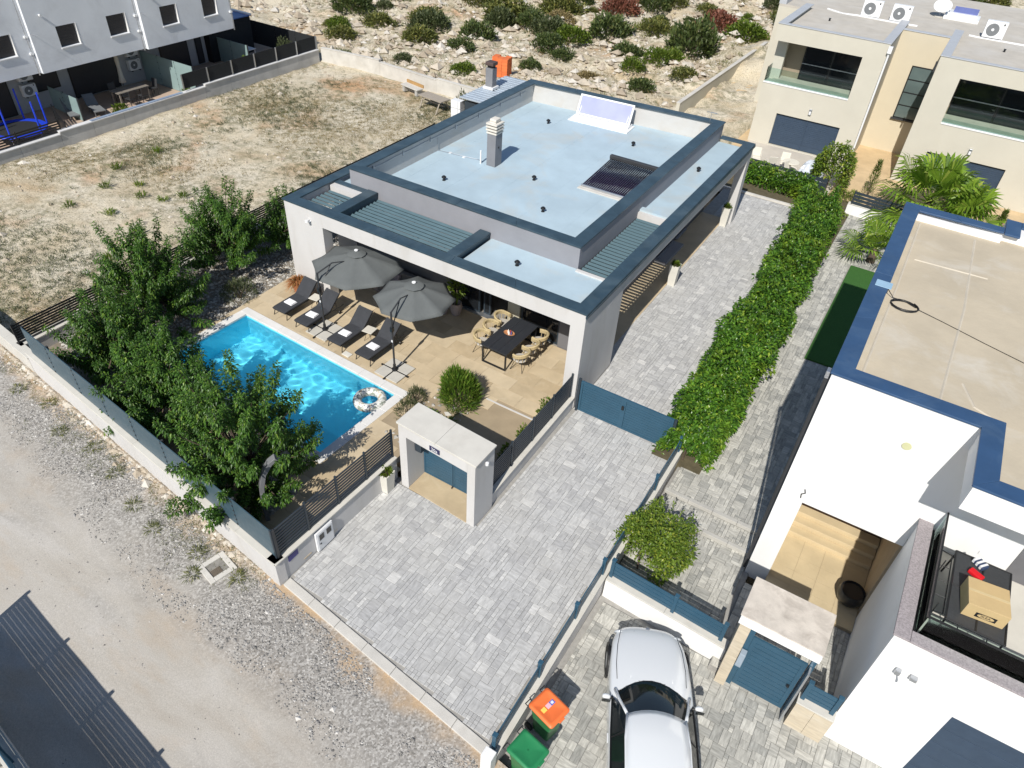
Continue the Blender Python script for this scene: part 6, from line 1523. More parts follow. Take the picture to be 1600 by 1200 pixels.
# patio in front: fence, folded chairs, covered things
slat_fence('slat_fence', 'dark blue slatted fence in front of the beige house patio', (-1.2, 22.2), (3.0, 22.0), -.02, .92, 4, 4, alu_dark, gap=.18)
MB().box(-2.5, 3.2, 22.3, 27.2, -.1, -.02).build('patio', M('patio_tile', (.50,.46,.40), .7, var=.06), kind='structure')
plw = M('resin_white', (.66,.63,.55), .5, var=.05)
def patio_chair(loc, rz, label):
    t_ = thing('patio_chair', label, 'chair', loc, rz, 'pale garden chairs on the beige patio')
    MB().box(-.24,.24,-.24,.22,.40,.44).build('seat', plw, t_, bevel=.015); MB().rbox((0,.25,.68),(.46,.03,.46),rx=-.2).build('backrest', plw, t_, bevel=.012)
    for sx, sy in ((-1,-1),(1,-1),(1,1),(-1,1)): MB().tube([(sx*.21,sy*.21,.4),(sx*.23,sy*.24,0)], .015, 6).build('leg', plw, t_)
    for sx in (-1,1): MB().tube([(sx*.24,-.22,.62),(sx*.24,.22,.64)], .02, 6).build('armrest', plw, t_); MB().tube([(sx*.24,-.2,.42),(sx*.24,-.22,.62)], .015, 5).build('arm_post', plw, t_)
for i, (x, y, a) in enumerate(((-1.15,23.7,.3),(-.25,23.4,-2.6),(.35,24.0,.2),(.9,23.0,1.2))):
    patio_chair((x, y, -.02), a, ('pale garden chair on the beige patio, at the far left', 'pale garden chair on the beige patio, second from left, turned round', 'pale garden chair on the beige patio, close to the shutters', 'pale garden chair on the beige patio, next to the plastic covered heap')[i])
tb = thing('round_patio_table', 'round pale table on the beige house patio', 'table', (.75, 23.6, -.02))
MB().lathe([(.42,.70),(.44,.72),(.42,.74)], n=22).build('table_top', plw, tb, smooth='auto'); MB().lathe([(.22,0),(.04,.05),(.035,.7)], n=12).build('pedestal', plw, tb, smooth='auto')
cv = thing('covered_heap', 'heap covered by crumpled translucent plastic sheet on the patio', 'tarpaulin', (2.0, 23.4, -.02))
V = []; F = []
for i in range(14):
    for j in range(14):
        u, v = i/13*2-1, j/13*2-1; r = max(abs(u), abs(v)); V.append((u*.85, v*.75, max(0, 1.15*(1-r**3)*(.75+.5*float(fbm(np.array(u*3+5), np.array(v*3+8)))) ) ))
for i in range(13):
    for j in range(13): a = i*14+j; F.append((a, a+14, a+15, a+1))
MB().add(V, F).build('sheet', M('plastic_sheet', (.52,.56,.62), .25, var=.2, vs=5), cv)
slat_fence('slat_fence', 'dark blue slatted fence at the end of the neighbour path', (4.55, 20.7), (6.85, 20.55), .55, 1.22, 4, 3, alu_dark, gap=.25)
ew = thing('path_end_wall', 'low white wall at the end of the neighbour path', 'wall', (5.6, 20.7, 0)); wallseg(ew, (4.4, 20.72), (6.95, 20.55), .2, -.3, .5, bright_plaster, cap=True, ov=.02)
# palms
def palm(loc, label, n, h, R, seed, trunk=.5):
    rn = np.random.default_rng(seed); t_ = thing('fan_palm', label, 'palm', loc, group='fan palms')
    MB().lathe([(.20,0),(.17,trunk*.5),(.19,trunk),(.10,trunk+.15)], n=10).build('trunk', bark, t_, smooth='auto')
    for k in range(n):
        a = k*2.4 + rn.normal(0,.2); el = RAD(78) - RAD(95)*(k/n)**.9 + rn.normal(0,.08); L = h*rn.uniform(.75,1.1)
        d = Vector((math.cos(a)*math.cos(el), math.sin(a)*math.cos(el), math.sin(el))); o0 = Vector((0,0,trunk+.05)); tip = o0 + d*L + Vector((0,0,-.12*L))
        MB().tube([o0, o0+d*L*.5, tip], [.022,.016,.012], 5).build('leaf_stalk', leaf_palm, t_)
        side = d.cross(Vector((0,0,1))); side = side.normalized() if side.length > .05 else Vector((1,0,0)); up = side.cross(d)
        V = []; F = []; nb = 22
        for i in range(nb):
            q = RAD(-125+250*i/(nb-1)); dirv = (d*math.cos(q) + side*math.sin(q)).normalized(); fold = up*(.35*abs(math.sin(q)))
            Lb = R*(1-.25*abs(q)/RAD(125))*rn.uniform(.9,1.05); b0 = tip; e1 = tip + (dirv+fold*.4)*Lb*.62; e2 = tip + (dirv+fold*.15)*Lb + Vector((0,0,-.22*Lb-rn.random()*.1))
            wv = dirv.cross(up).normalized()*Lb*.052
            n0 = len(V); V += [b0, e1-wv+up*.015*(i % 2), e2, e1+wv-up*.015*(i % 2)]; F += [(n0, n0+1, n0+2, n0+3)]
        MB().add(V, F).build('leaf_fan', leaf_palm, t_)
palm((7.75, 21.8, 0), 'large fan palm behind the white house roof, in front of the blue shutters', 26, 1.75, 1.5, 90, 1.1)
palm((9.4, 21.6, 0), 'fan palm at the right behind the white house roof', 18, 1.3, 1.2, 91, .7)
palm((6.45, 16.4, 0), 'small fan palm squeezed between path and white house wall', 15, 1.05, .95, 92, .5)
def cypress(loc, h, r, label, seed):
    rn = np.random.default_rng(seed); t_ = thing('young_conifer', label, 'conifer', loc, group='young conifers by the beige house')
    MB().tube([(0,0,0),(0,0,h)], [.03,.005], 6).build('trunk', bark, t_); n = 600; z = rn.random(n)**.8; a = rn.random(n)*6.28; q = r*(1-z)*np.sqrt(rn.random(n))+.03
    V, F = leaf_cloud(np.stack([q*np.cos(a), q*np.sin(a), z*h], -1), np.stack([np.cos(a)*.6, np.sin(a)*.6, np.full(n,.8)], -1), rn.uniform(.12,.25,n), np.full(n,.03), rn, .2, 0); link('foliage', np_mesh('foliage', V, F), leaf_lime, t_)
cypress((4.95, 23.6, -.05), 1.9, .38, 'young conifer on the sand between the two beige wings', 93); cypress((10.9, 21.8, -.05), 1.7, .3, 'young conifer at the right edge beside the palm', 94)
bush('low_juniper', 'low feathery shrub at the foot of the young conifer', (4.4, 22.4, -.05), .5, .5, 500, .2, leaf_shrub, 95, wid=.15, shoot=.3)
# ================================================================ ROW HOUSES (upper left)
row_grey = M('row_plaster', (.70,.73,.77), .88, var=.06, vs=.6, bump=.3, bs=110, bd=.006, stain=(.42,.43,.45), ss=.5, sa=.35)
row_base = M('row_base', (.40,.41,.42), .88, var=.06)
MB().box(-62, -31.35, -20, 21.6, -.7, -.02).build('row_patio', M('row_patio', (.46,.35,.27), .85, var=.12, vs=2, stain=(.36,.30,.25), ss=.6, sa=.5), kind='structure')
units = [(-2.4, 4.12, -33.92, 'leftmost grey row house at the picture edge, above the trampoline', [(.2, 1.3), (2.2, 3.3)]), (4.12, 10.22, -33.66, 'middle grey row house with two square windows above the patio table', [(5.5, 6.58), (8.36, 9.49)]),
         (10.22, 16.5, -33.36, 'right end grey row house with two square windows, beside the black annex', [(11.5, 12.6), (14.4, 15.42)])]
for ui, (y0, y1, xf, lab, wins) in enumerate(units):
    t_ = thing('row_house', lab, 'house', (xf, (y0+y1)/2, 0), group='grey row houses')
    p = lambda m, n, mat=row_grey, b=0, **k: W(m, n, mat, b, parent=t_, **k)
    zs0, zs1 = 3.68, 4.69; zt = 8.2; th = .25
    # upper facade with real window holes
    ys = [y0] + [v for w in wins for v in w] + [y1]
    p(MB().box(xf-th, xf, y0, y1, 2.68, zs0), 'upper_wall'); p(MB().box(xf-th, xf, y0, y1, zs1, zt), 'upper_wall')
    for a, b in zip(ys[0::2], ys[1::2]): p(MB().box(xf-th, xf, a, b, zs0, zs1), 'upper_wall')
    p(MB().box(xf-12, xf-th, y0, y0+.2, 2.66, zt), 'party_wall', bright_plaster); p(MB().box(xf-12, xf-th, y1-.2, y1-.005, 2.66, zt), 'party_wall'); p(MB().box(xf-12, xf-th, y0+.2, y1-.2, 2.66, 2.9), 'overhang_soffit', row_base)
    p(MB().box(xf-12, xf-th, y0+.2, y1-.2, zt-.3, zt), 'roof', concrete)
    for a, b in wins:
        fr = p(MB().box(xf-.20, xf-.15, a+.002, b-.002, zs0+.002, zs1-.002), 'window', dark_grey)
        p(MB().box(xf-.148, xf-.14, a+.06, b-.06, zs0+.06, zs1-.06), 'pane', M('blind_dark', (.035,.034,.038), .5, var=.1))
        for k in range(8): p(MB().box(xf-.139, xf-.130, a+.07, b-.07, zs0+.07+.11*k, zs0+.07+.11*k+.10), 'blind_slat', M('blind_dark', (.035,.034,.038), .5))
        p(MB().box(xf-.18, xf+.06, a-.03, b+.03, zs0-.05, zs0-.002), 'sill', white_metal)
        p(MB().box(xf-.149, xf+.012, b-.002, b+.035, zs0, zs1), 'reveal', bright_plaster)
    # ground floor, set back
    gx = -36.6
    p(MB().box(gx-.3, gx, y0, y1-.005, 0, 2.655), 'ground_wall', row_base)
    for k, (a, b, h0, h1) in enumerate((((2.4,3.5,.05,2.3),(0.2,1.6,.05,2.3)), ((6.95,9.9,.05,2.3),(4.6,6.3,.9,2.0)), ((13.0,15.1,.05,2.3),(15.7,16.2,.05,2.2)))[ui]):
        p(MB().box(gx+.002, gx+.05, a, b, h0, h1), 'ground_window', black_metal); p(MB().box(gx+.051, gx+.06, a+.08, b-.08, h0+.08, h1-.08), 'pane', M('blind_dark', (.035,.034,.038), .5))
    # gutter pipe and lamp on the joint
    p(MB().tube([(xf+.06, y1-.12, zt), (xf+.06, y1-.12, 4.2), (xf+.06, y1-.10, 2.6)], .035, 8), 'downpipe', steel, smooth='auto')
    for z in (4.4, 3.6): p(MB().box(xf+.0, xf+.12, y1-.22, y1-.05, z, z+.10), 'pipe_bracket', white_metal)
    p(MB().rbox((xf+.08, y0+.75, 5.35), (.12,.08,.1)), 'wall_lamp', white_metal, .02)
    for y in (y0+.08,): p(MB().tube([(xf+.01, y, 4.6), (xf+.45, y+.05, 4.55)], .012, 5), 'line_arm', steel)
ac_unit((-36.40, 4.42, .85), RAD(90), 'white air conditioner mounted low beside the blue trampoline', .85, 'wall air conditioners')
ac_unit((-36.40, 4.42, 1.65), RAD(90), 'upper white air conditioner above another, behind the trampoline', .85, 'wall air conditioners')
ac_unit((-36.40, 10.95, .75), RAD(90), 'white air conditioner low on the wall behind the closed parasol', .85, 'wall air conditioners')
ac_unit((-36.40, 10.95, 1.55), RAD(90), 'upper white air conditioner above another, behind the closed parasol', .85, 'wall air conditioners')
# boundary wall with steps in height
bwl = thing('lot_boundary_wall', 'stepped grey block wall between the row houses and the dry lot', 'wall', (-31.4, 8, 0))
blockwall = M('block_wall', (.48,.475,.46), .9, var=.12, vs=1.2, bump=.4, bs=50, stain=(.36,.35,.33), ss=.7, sa=.5)
for (a, b, z) in ((-12, 2.7, .47), (2.7, 11.9, .60), (11.9, 21.5, .72)):
    n = max(1, round((b-a)/2.0))
    for i in range(n): W(MB().box(-31.55, -31.32, a+(b-a)*i/n+.004, a+(b-a)*(i+1)/n-.004, -.8, z), 'wall_block', blockwall, .008, parent=bwl)
    W(MB().box(-31.60, -31.27, a, b-.004, z+.001, z+.06), 'cap', M('cap_light', (.60,.60,.60), .8, var=.06), .008, parent=bwl)
W(MB().box(-31.50, -31.30, 4.5, 10.3, .662, .70), 'blue_cap', M('cap_blue', (.22,.28,.38), .6), parent=bwl)
slat_fence('slat_fence', 'black slatted fence beside the blue trampoline', (-31.5, -6.0), (-31.5, 2.9), .53, 1.15, 5, 5, black_metal, gap=.4, post_w=.06)
slat_fence('slat_fence', 'short black slatted fence between trampoline and grey loungers', (-31.5, 3.2), (-34.2, 4.2), -.02, .95, 6, 2, black_metal, gap=.4)
g = N('shade_net'); shade_net = M('shade_net', (.016,.018,.020), .9, var=.12, vs=6)
panel_fence('net_fence', 'black screened fence with steel posts on the lot wall by the end house', (-31.45, 21.4), (-31.45, 10.5), .785, 1.62, 6, shade_net, post_mat=steel)
panel_fence('net_fence', 'black screened fence at the back of the end row house garden', (-45, 21.5), (-31.5, 21.5), .0, 1.55, 7, shade_net, post_mat=steel)
frost = M('frost_panel', (.24,.33,.33), .5, var=.06)
def part_panels(label, p, q, h, n): return panel_fence('privacy_screen', label, p, q, -.02, h, n, frost, post_mat=dark_grey)
part_panels('grey green privacy screen between the patio and the end garden', (-36.5, 11.6), (-31.8, 11.6), 1.75, 3); part_panels('grey green privacy screen behind the end house garden table', (-36.5, 17.2), (-33.4, 17.2), 1.5, 2); part_panels('grey green privacy screen beside the trampoline', (-36.3, 5.4), (-33.4, 5.2), 1.2, 2)
# black annex with blue roof
an = thing('garden_annex', 'black boxed annex with bright blue roof beside the end row house', 'shed', (-38, 19, 0))
W(MB().box(-41.5, -36.2, 16.6, 20.2, 0, 2.3), 'wall', shade_net, parent=an); W(MB().box(-41.6, -36.1, 16.55, 20.3, 2.302, 2.36), 'roof', M('annex_blue', (.05,.13,.36), .4), parent=an)
W(MB().box(-41.6, -36.1, 20.1, 20.32, 2.361, 2.43), 'roof_trim', white_metal, parent=an)
# trampoline
tp = thing('trampoline', 'round blue trampoline with blue padded poles at the left edge', 'trampoline', (-33.35, 1.75, -.02))
blue = M('tramp_blue', (.012,.05,.55), .45, var=.08); R = 1.35
MB().lathe([(R-.28,.60),(R-.28,.635),(R,.635),(R+.02,.60),(R,.56)], n=40, cap=False).build('pad', blue, tp, smooth='auto'); MB().lathe([(.01,.60),(R-.27,.605)], n=40).build('jump_mat', shade_net, tp)
for k in range(6):
    a = k*math.pi/3+.3; c, s = math.cos(a), math.sin(a)
    MB().tube([(R*c,R*s,.6),(R*c*1.02,R*s*1.02,0)], .025, 6).build('leg', steel, tp); MB().tube([((R+.05)*c,(R+.05)*s,.5),((R+.05)*c,(R+.05)*s,2.15)], .045, 8).build('net_pole', blue, tp)
# patio set, closed parasol, loungers, plants
t_ = thing('patio_table', 'dark wooden patio table beside the closed parasol', 'table', (-34.1, 8.8, -.02), RAD(90)); wood = M('grey_wood', (.20,.18,.155), .8, var=.2, vs=4)
for k in range(5): MB().box(-1.0,1.0,-.45+.18*k+.004,-.45+.18*(k+1)-.004,.70,.74).build('plank', wood, t_)
for sx, sy in ((-.9,-.38),(.9,-.38),(.9,.38),(-.9,.38)): MB().box(sx-.04,sx+.04,sy-.04,sy+.04,0,.70).build('leg', wood, t_)
def dchair(loc, rz, label):
    t_ = thing('patio_chair', label, 'chair', loc, rz, 'dark chairs around the row house table')
    MB().box(-.23,.23,-.23,.23,.42,.46).build('seat', dark_grey, t_, bevel=.01); MB().rbox((0,.23,.70),(.45,.03,.46),rx=-.15).build('backrest', dark_grey, t_, bevel=.01)
    for sx, sy in ((-1,-1),(1,-1),(1,1),(-1,1)): MB().box(sx*.2-.015,sx*.2+.015,sy*.2-.015,sy*.2+.015,0,.42).build('leg', dark_grey, t_)
for i, (x, y, a) in enumerate(((-33.4,8.3,-1.5),(-33.35,9.1,-1.6),(-34.9,8.4,1.6),(-34.0,10.2,0))): dchair((x, y, -.02), a, ('dark chair at the row house table, lot side, nearer the loungers', 'dark chair at the row house table, lot side, nearer the screen', 'dark chair at the row house table, on the house side', 'pale backed chair at the far end of the row house table')[i])
cp = thing('closed_parasol', 'closed cream parasol standing behind the row house table', 'parasol', (-35.2, 9.2, -.02)); MB().tube([(0,0,0),(0,0,2.5)], .025, 8).build('pole', wood, cp)
MB().lathe([(.02,2.45),(.10,2.3),(.12,2.0),(.10,1.6),(.14,1.1),(.20,.75),(.12,.72)], n=10).build('canopy', M('canvas_cream', (.58,.53,.45), .9, var=.08), cp, smooth=True); MB().lathe([(.3,0),(.3,.06),(.05,.09)], n=16).build('foot', concrete, cp)
def glounger(loc, rz, label):
    t_ = thing('garden_lounger', label, 'sun lounger', loc, rz, 'grey loungers of the row houses'); gm = M('lounger_grey', (.16,.17,.18), .8, var=.1)
    MB().box(-.3,.3,0,1.15,.28,.34).build('seat', gm, t_, bevel=.01); MB().rbox((0,1.42,.55),(.6,.75,.05),rx=RAD(40)).build('backrest', gm, t_, bevel=.01)
    for sx, sy in ((-.27,.1),(.27,.1),(.27,1.05),(-.27,1.05)): MB().box(sx-.02,sx+.02,sy-.02,sy+.02,0,.28).build('leg', gm, t_)
glounger((-33.2, 6.2, -.02), RAD(75), 'grey lounger with raised back in front of the row house patio'); glounger((-33.6, 5.0, -.02), RAD(70), 'grey lounger beside the privacy screen and trampoline')
bush('patio_plant', 'bright green small plant behind the lot wall near the grey lounger', (-32.4, 6.9, -.02), .45, .75, 420, .2, leaf_lime, 101, cat='plant', wid=.4); bush('patio_plant', 'dark potted shrub at the foot of the privacy screen', (-32.0, 11.1, -.02), .35, .7, 350, .16, leaf_shrub, 102, cat='plant', wid=.4)
bush('patio_plant', 'green shrub against the screen in the end garden', (-33.4, 16.8, -.02), .5, .9, 450, .18, leaf_shrub, 103, cat='plant', wid=.4); bush('garden_olive', 'grey green bushy tree in the end garden of the row', (-33.2, 20.2, -.02), .8, 1.5, 1100, .16, leaf_olive, 104, cat='shrub', wid=.25)
tb2 = thing('garden_table', 'white square table in the shaded end garden', 'table', (-35.3, 18.6, -.02)); MB().box(-.6,.6,-.45,.45,.68,.72).build('table_top', white_metal, tb2, bevel=.01)
for sx, sy in ((-.5,-.38),(.5,-.38),(.5,.38),(-.5,.38)): MB().box(sx-.03,sx+.03,sy-.03,sy+.03,0,.68).build('leg', white_metal, tb2)
ibc = thing('white_garden_box', 'white storage box against the back fence of the end garden', 'box', (-32.6, 20.9, -.02)); MB().box(-.5,.5,-.35,.35,0,.75).build('bin', white_metal, ibc, bevel=.02); MB().box(-.53,.53,-.38,.38,.752,.82).build('lid', white_metal, ibc, bevel=.02)
# ================================================================ BACK OF THE LOT AND HILLSIDE
bkw = thing('back_wall', 'low pale concrete wall along the back of the dry lot', 'wall', (-25, 22, 0))
BW = [(-31.2,21.6),(-26.5,22.1),(-21.5,21.7),(-16.2,21.6)]
for i in range(3): wallseg(bkw, BW[i], (BW[i+1][0]-.01, BW[i+1][1]), .22, -.6, (.85,.72,.8)[i], concrete_light, cap=True, ov=.02, capm=concrete_light)
# garden shed with metal roof behind the villa
shd = thing('grill_shed', 'garden shed with ribbed metal roof and tall grey chimney behind the villa', 'shed', (-14.3, 18.5, 0))
h_ = lambda m, n, mat, b=0, **k: W(m, n, mat, b, parent=shd, **k)
h_(MB().box(-15.6, -13.0, 18.6, 20.6, 0, 2.35), 'wall', concrete); h_(MB().box(-15.5, -13.1, 16.2, 18.6, 0, 2.2), 'wall', alu_dark)
rib = M('rib_metal', (.52,.58,.64), .35, metal=.5, var=.08)
h_(MB().box(-15.75, -12.95, 16.05, 20.8, 2.37, 2.41), 'roof_sheet', rib)
for k in range(16): h_(MB().box(-15.74, -12.96, 16.1+.295*k, 16.16+.295*k, 2.411, 2.45), 'roof_rib', rib)
h_(MB().box(-15.4, -14.95, 18.05, 18.5, 2.451, 3.55), 'chimney', M('chimney_grey', (.20,.205,.22), .8), .01)
h_(MB().box(-15.5,-14.85,17.95,18.6,2.452,2.58), 'chimney_collar', white_metal, .01); h_(MB().box(-15.33,-15.02,18.12,18.43,3.551,3.68), 'chimney_pot', black_metal); h_(MB().box(-15.43,-14.92,18.02,18.53,3.682,3.86), 'chimney_cowl', M('cowl_brown', (.09,.06,.055), .6), .03)
for k in range(4):
    for j in range(5): h_(MB().box(-16.42+.30*0, -15.98, 16.2+.33*k*0, 16.62, .0+.42*j, .42*j+.40) if k == 0 else MB().box(-15.97, -15.8, 16.2, 16.62, .42*j, .42*j+.40) if k == 1 else MB().box(-16.42+.0, -16.41, 16.2, 16.3, .42*j, .42*j+.1), 'white_block', white_metal, .01)
bush('shed_shrub', 'dark green shrub between the white blocks and the picnic table', (-17.6, 19.2, 0), .7, 1.5, 900, .2, leaf_olive, 110, wid=.25, shoot=.5)
pk = thing('picnic_table', 'weathered wooden picnic table on the dry lot behind the villa', 'picnic table', (-19.8, 19.2, -.05), RAD(-8)); wd = M('weathered_wood', (.33,.29,.24), .9, var=.2, vs=5, stretch=(1,6,1))
for k in range(4): MB().box(-.95,.95,-.42+.21*k+.004,-.42+.21*(k+1)-.004,.72,.77).build('plank', wd, pk)
for x in (-.7,.7):
    for s in (-1,1): MB().tube([(x, s*.2,.72),(x, s*.6,0)], .045, 5).build('leg', wd, pk)
MB().box(-.8,.8,-.04,.04,.38,.44).build('stretcher', wd, pk)
pb = thing('plank_bench', 'low bench of planks lying by the back wall', 'bench', (-22.6, 20.6, -.02), RAD(-12)); MB().box(-.8,.8,-.25,.25,.36,.42).build('plank', concrete_light, pb)
MB().box(-.8,.8,.26,.32,.43,.62).build('backboard', M('orange_board', (.42,.25,.10), .8), pb)
for x in (-.6,.6): MB().box(x-.1,x+.1,-.2,.2,0,.36).build('block', concrete, pb)
# stacked orange bricks on a pallet
ob = thing('brick_pallet', 'orange stack of hollow bricks on the stony ground behind the villa', 'brick stack', (-19.9, 26.9, float(ground_h(np.array(-19.9), np.array(26.9)))-.05), RAD(12)); brick = M('hollow_brick', (.68,.165,.05), .8, var=.12, vs=4, island=.12)
bm_ = MB().box(-.195,.195,-.155,.155,-.095,.095).mesh('brick'); bm_.materials.append(brick)
for k in range(6):
    for i in range(3):
        for j in range(3):
            if k == 5 and (i, j) in ((0,0),(1,2)): continue
            o = link('brick', bm_, None, ob, loc=((i-1)*.40+random.uniform(-.01,.01), (j-1)*.32+random.uniform(-.01,.01), .20+.195*k))
MB().box(-.6,.6,-.5,.5,0,.095).build('pallet', wood, ob)

# ---- scrub shrubs, rocks, dry grass on the slope and the lot
def gh(x, y): return float(ground_h(np.array(float(x)), np.array(float(y))))
def blob_bush(n, leafL, seed, flat=.8, wid=.3):
    rn = np.random.default_rng(seed); u = rn.normal(size=(n,3)); u[:,2] = np.abs(u[:,2]); u /= np.linalg.norm(u,axis=1,keepdims=True)
    lump = .55 + .85*fbm(np.arctan2(u[:,1],u[:,0])*1.9+seed*2.3, u[:,2]*3.3+seed, 3); rr = lump*(1-.45*rn.random(n)**1.8)
    P = u*rr[:,None]*np.array([1,1,flat]); D = u*.7+np.array([0,0,.6])+rn.normal(0,.5,(n,3)); L = leafL*rn.uniform(.6,1.25,n)
    V, F = leaf_cloud(P, D, L, L*wid, rn, .15, .05); return np_mesh('foliage', V, F)
kinds = []
for mi, (mt, nm, w) in enumerate(((leaf_scrub,'dark green',3.2),(leaf_scrub2,'olive green',6),(leaf_olive,'grey green',3),(leaf_lime,'bright green',2.6),(leaf_red,'reddish brown',.9),(leaf_dry,'dry straw coloured',1.6))):
    ms_ = []
    for v in range(2):
        me = blob_bush(1700, .19, 200+mi*7+v, wid=.42); me.materials.append(mt); ms_.append(me)
    kinds.append((nm, ms_, w))
stem_me = MB()
for k in range(5): stem_me.tube([(0,0,-.15),(math.cos(k*1.3)*.3,math.sin(k*1.3)*.3,.5)], [.05,.015], 5)
stem_me = stem_me.mesh('stems'); stem_me.materials.append(bark)
rd = random.Random(77); spots = []
marked = [(-26.3,33.5,1.5,0),(-22.0,37.5,1.6,2),(-14.9,36.5,1.5,0),(-11.7,41.5,2.3,0),(-15.6,43.5,1.4,1),(-18.6,33.0,1.0,0),(-13.0,33.2,.8,3),(-20.3,46.5,1.6,4),(-12.3,49,1.7,4),(-9.3,47.5,1.8,3),(-27.5,40.0,2.0,1),(-31.5,34.0,1.5,1),(-34.0,31.0,1.2,1),(-24.3,43.5,1.9,1),(-18.4,40.8,1.7,0),(-6.0,55.5,2.4,0),(-36.0,28.6,1.0,3),(-30.6,22.9,.75,0),(-27.0,25.4,.8,2),(-22.4,26.0,.8,3),(-19.2,29.7,.9,0),(-16.6,25.5,.9,3),(-11.2,30.6,.9,0),(-9.4,33.9,.9,1),(-38.5,33.0,1.6,0),(-29.0,29.8,1.2,1),(-25.5,30.2,1.1,0)]
for (x, y, s, k) in marked: spots.append((x, y, s, k))
tries = 0
while len(spots) < 150 and tries < 6000:
    tries += 1; y = rd.uniform(25.5, 74); x = rd.uniform(-47, -2) + (y-30)*.25
    if x > -8.3 and y < 48: continue
    if y < 33 and rd.random() < .75: continue
    if x > -19 and y < 40 and rd.random() < .8: continue
    dens = float(fbm(np.array(x*.13+2), np.array(y*.13)))*1.35 - .28 + (y-34)*.018
    if rd.random() > dens: continue
    s = rd.uniform(.55, 1.7)
    if any(math.hypot(x-a, y-b) < (s+c)*.62 for a, b, c, _ in spots): continue
    k = rd.choices(range(6), [q[2] for q in kinds])[0]; spots.append((x, y, s, k))
ORD = ['zeroth','first','second','third','fourth','fifth','sixth','seventh','eighth','ninth','tenth','eleventh','twelfth','thirteenth','fourteenth','fifteenth','sixteenth','seventeenth','eighteenth','nineteenth','twentieth','twenty-first','twenty-second','twenty-third','twenty-fourth','twenty-fifth','twenty-sixth','twenty-seventh','twenty-eighth','twenty-ninth','thirtieth']
def in_view(x, y, z=0.0):
    """picture coordinates 0..1 of a world point, for deciding what the view shows and for naming rows"""
    d = Vector((x-6.865, y+16.307, z-15.7)); w = d.dot(_f)
    return .5+d.dot(_r)/w*cam_d.lens/36, .5-d.dot(_u)/w*cam_d.lens/27
def banded(items, edges):
    """items (x, y, ...) -> list of (item, band index, ordinal from the left) by place in the view"""
    out = []; bands = {}
    for it in items:
        u, v = in_view(it[0], it[1], gh(it[0], it[1])+.3)
        if -.04 < u < 1.04 and -.022 < v < 1.05: bands.setdefault(sum(v > e for e in edges), []).append((u, it))
    for b in sorted(bands):
        for i, (u, it) in enumerate(sorted(bands[b], key=lambda q: q[0])): out.append((it, b, ORD[min(i+1, 30)]))
    return out
BAND = ['topmost','second','third','fourth','fifth','sixth','seventh','lowest']
for (x, y, s, k), b, o_ in banded(spots, [-.008, .004, .014, .026, .042, .06, .085]):
    nm, ms_, w = kinds[k]; size = 'small' if s < .8 else ('large' if s > 1.45 else 'medium'); s *= 1.12
    t_ = thing('scrub_bush', '%s %s scrub bush, %s from left in the %s row up the slope' % (size, nm, o_, BAND[b]), 'bush', (x, y, gh(x, y)-.05), rd.uniform(0, 6.28), 'scrub bushes on the stony slope')
    sz = (s*rd.uniform(.85,1.15), s*rd.uniform(.85,1.15), s*rd.uniform(.75,1.05)); me = ms_[rd.randrange(2)]
    o = link('foliage', me, None, t_); o.scale = sz; o2 = link('stems', stem_me, None, t_); o2.scale = sz
rn = np.random.default_rng(121)
g = N('limestone'); r = g.rand(); c = g.ramp(r, [(0,(.30,.25,.19)),(.4,(.44,.38,.30)),(.75,(.50,.455,.385)),(1,(.58,.55,.50))]); c = g.scale(c, g.rng(g.noise(3, 4, .6, g.coord('Object')), .3, .7, .85, 1.12)); limestone = g.done(g.bsdf(c, .92, spec=.15))
n = 27000; y = rn.uniform(23.5, 72, n); x = rn.uniform(-48, 0, n)+(y-30)*.22
den = fbm(x*.16+11, y*.16+3, 3)*1.5-.35 + .25*np.clip((y-30)/20,0,1) + .55*np.exp(-(((x+13)/6)**2+((y-35.5)/3.2)**2)) + .35*np.exp(-(((x+26)/9)**2+((y-29.5)/2.5)**2))
k = (rn.random(n) < den) & ~((x > -8) & (y < 47))
x, y = x[k], y[k]; R_ = rn.gamma(1.5, .095, len(x))+.03; Z = ground_h(x, y)
stones('hill_rocks', np.stack([x,y,Z+R_*.15],-1), np.minimum(R_,.5), limestone, rn, flat=.6, label='mass of pale limestone rubble on the slope behind the villa', cat='rocks')
# larger single boulders
bould = []
for v in range(4):
    m = MB().lathe([(.02,-.5),(.55,-.45),(.85,-.1),(.75,.25),(.4,.48),(.05,.55)], n=9); m.v = [(p[0]*(1+.35*(random.random()-.5)), p[1]*(1+.35*(random.random()-.5)), p[2]*(1+.3*(random.random()-.5))) for p in m.v]; me = m.mesh('boulder'); me.materials.append(limestone); bould.append(me)
bl_ = []
for i in range(60):
    y = rd.uniform(26, 55); x = rd.uniform(-42, -9)+(y-30)*.2
    if not (x > -9 and y < 47): bl_.append((x, y, rd.uniform(.25, .55)))
for i, ((x, y, s), b, o_) in enumerate(banded(bl_, [.008, .024, .045])):
    o = link('boulder', bould[i % 4], None, loc=(x, y, gh(x,y)+.02)); o.scale = (s, s*rd.uniform(.7,1.2), s*rd.uniform(.5,.8)); o.rotation_euler = (rd.uniform(-.4,.4), rd.uniform(-.4,.4), rd.uniform(0,6.28))
    tag(o, 'pale limestone boulder, %s from left in the %s row of boulders' % (o_, ('topmost','second','third','lowest')[b]), 'boulder', 'pale limestone boulders on the slope')
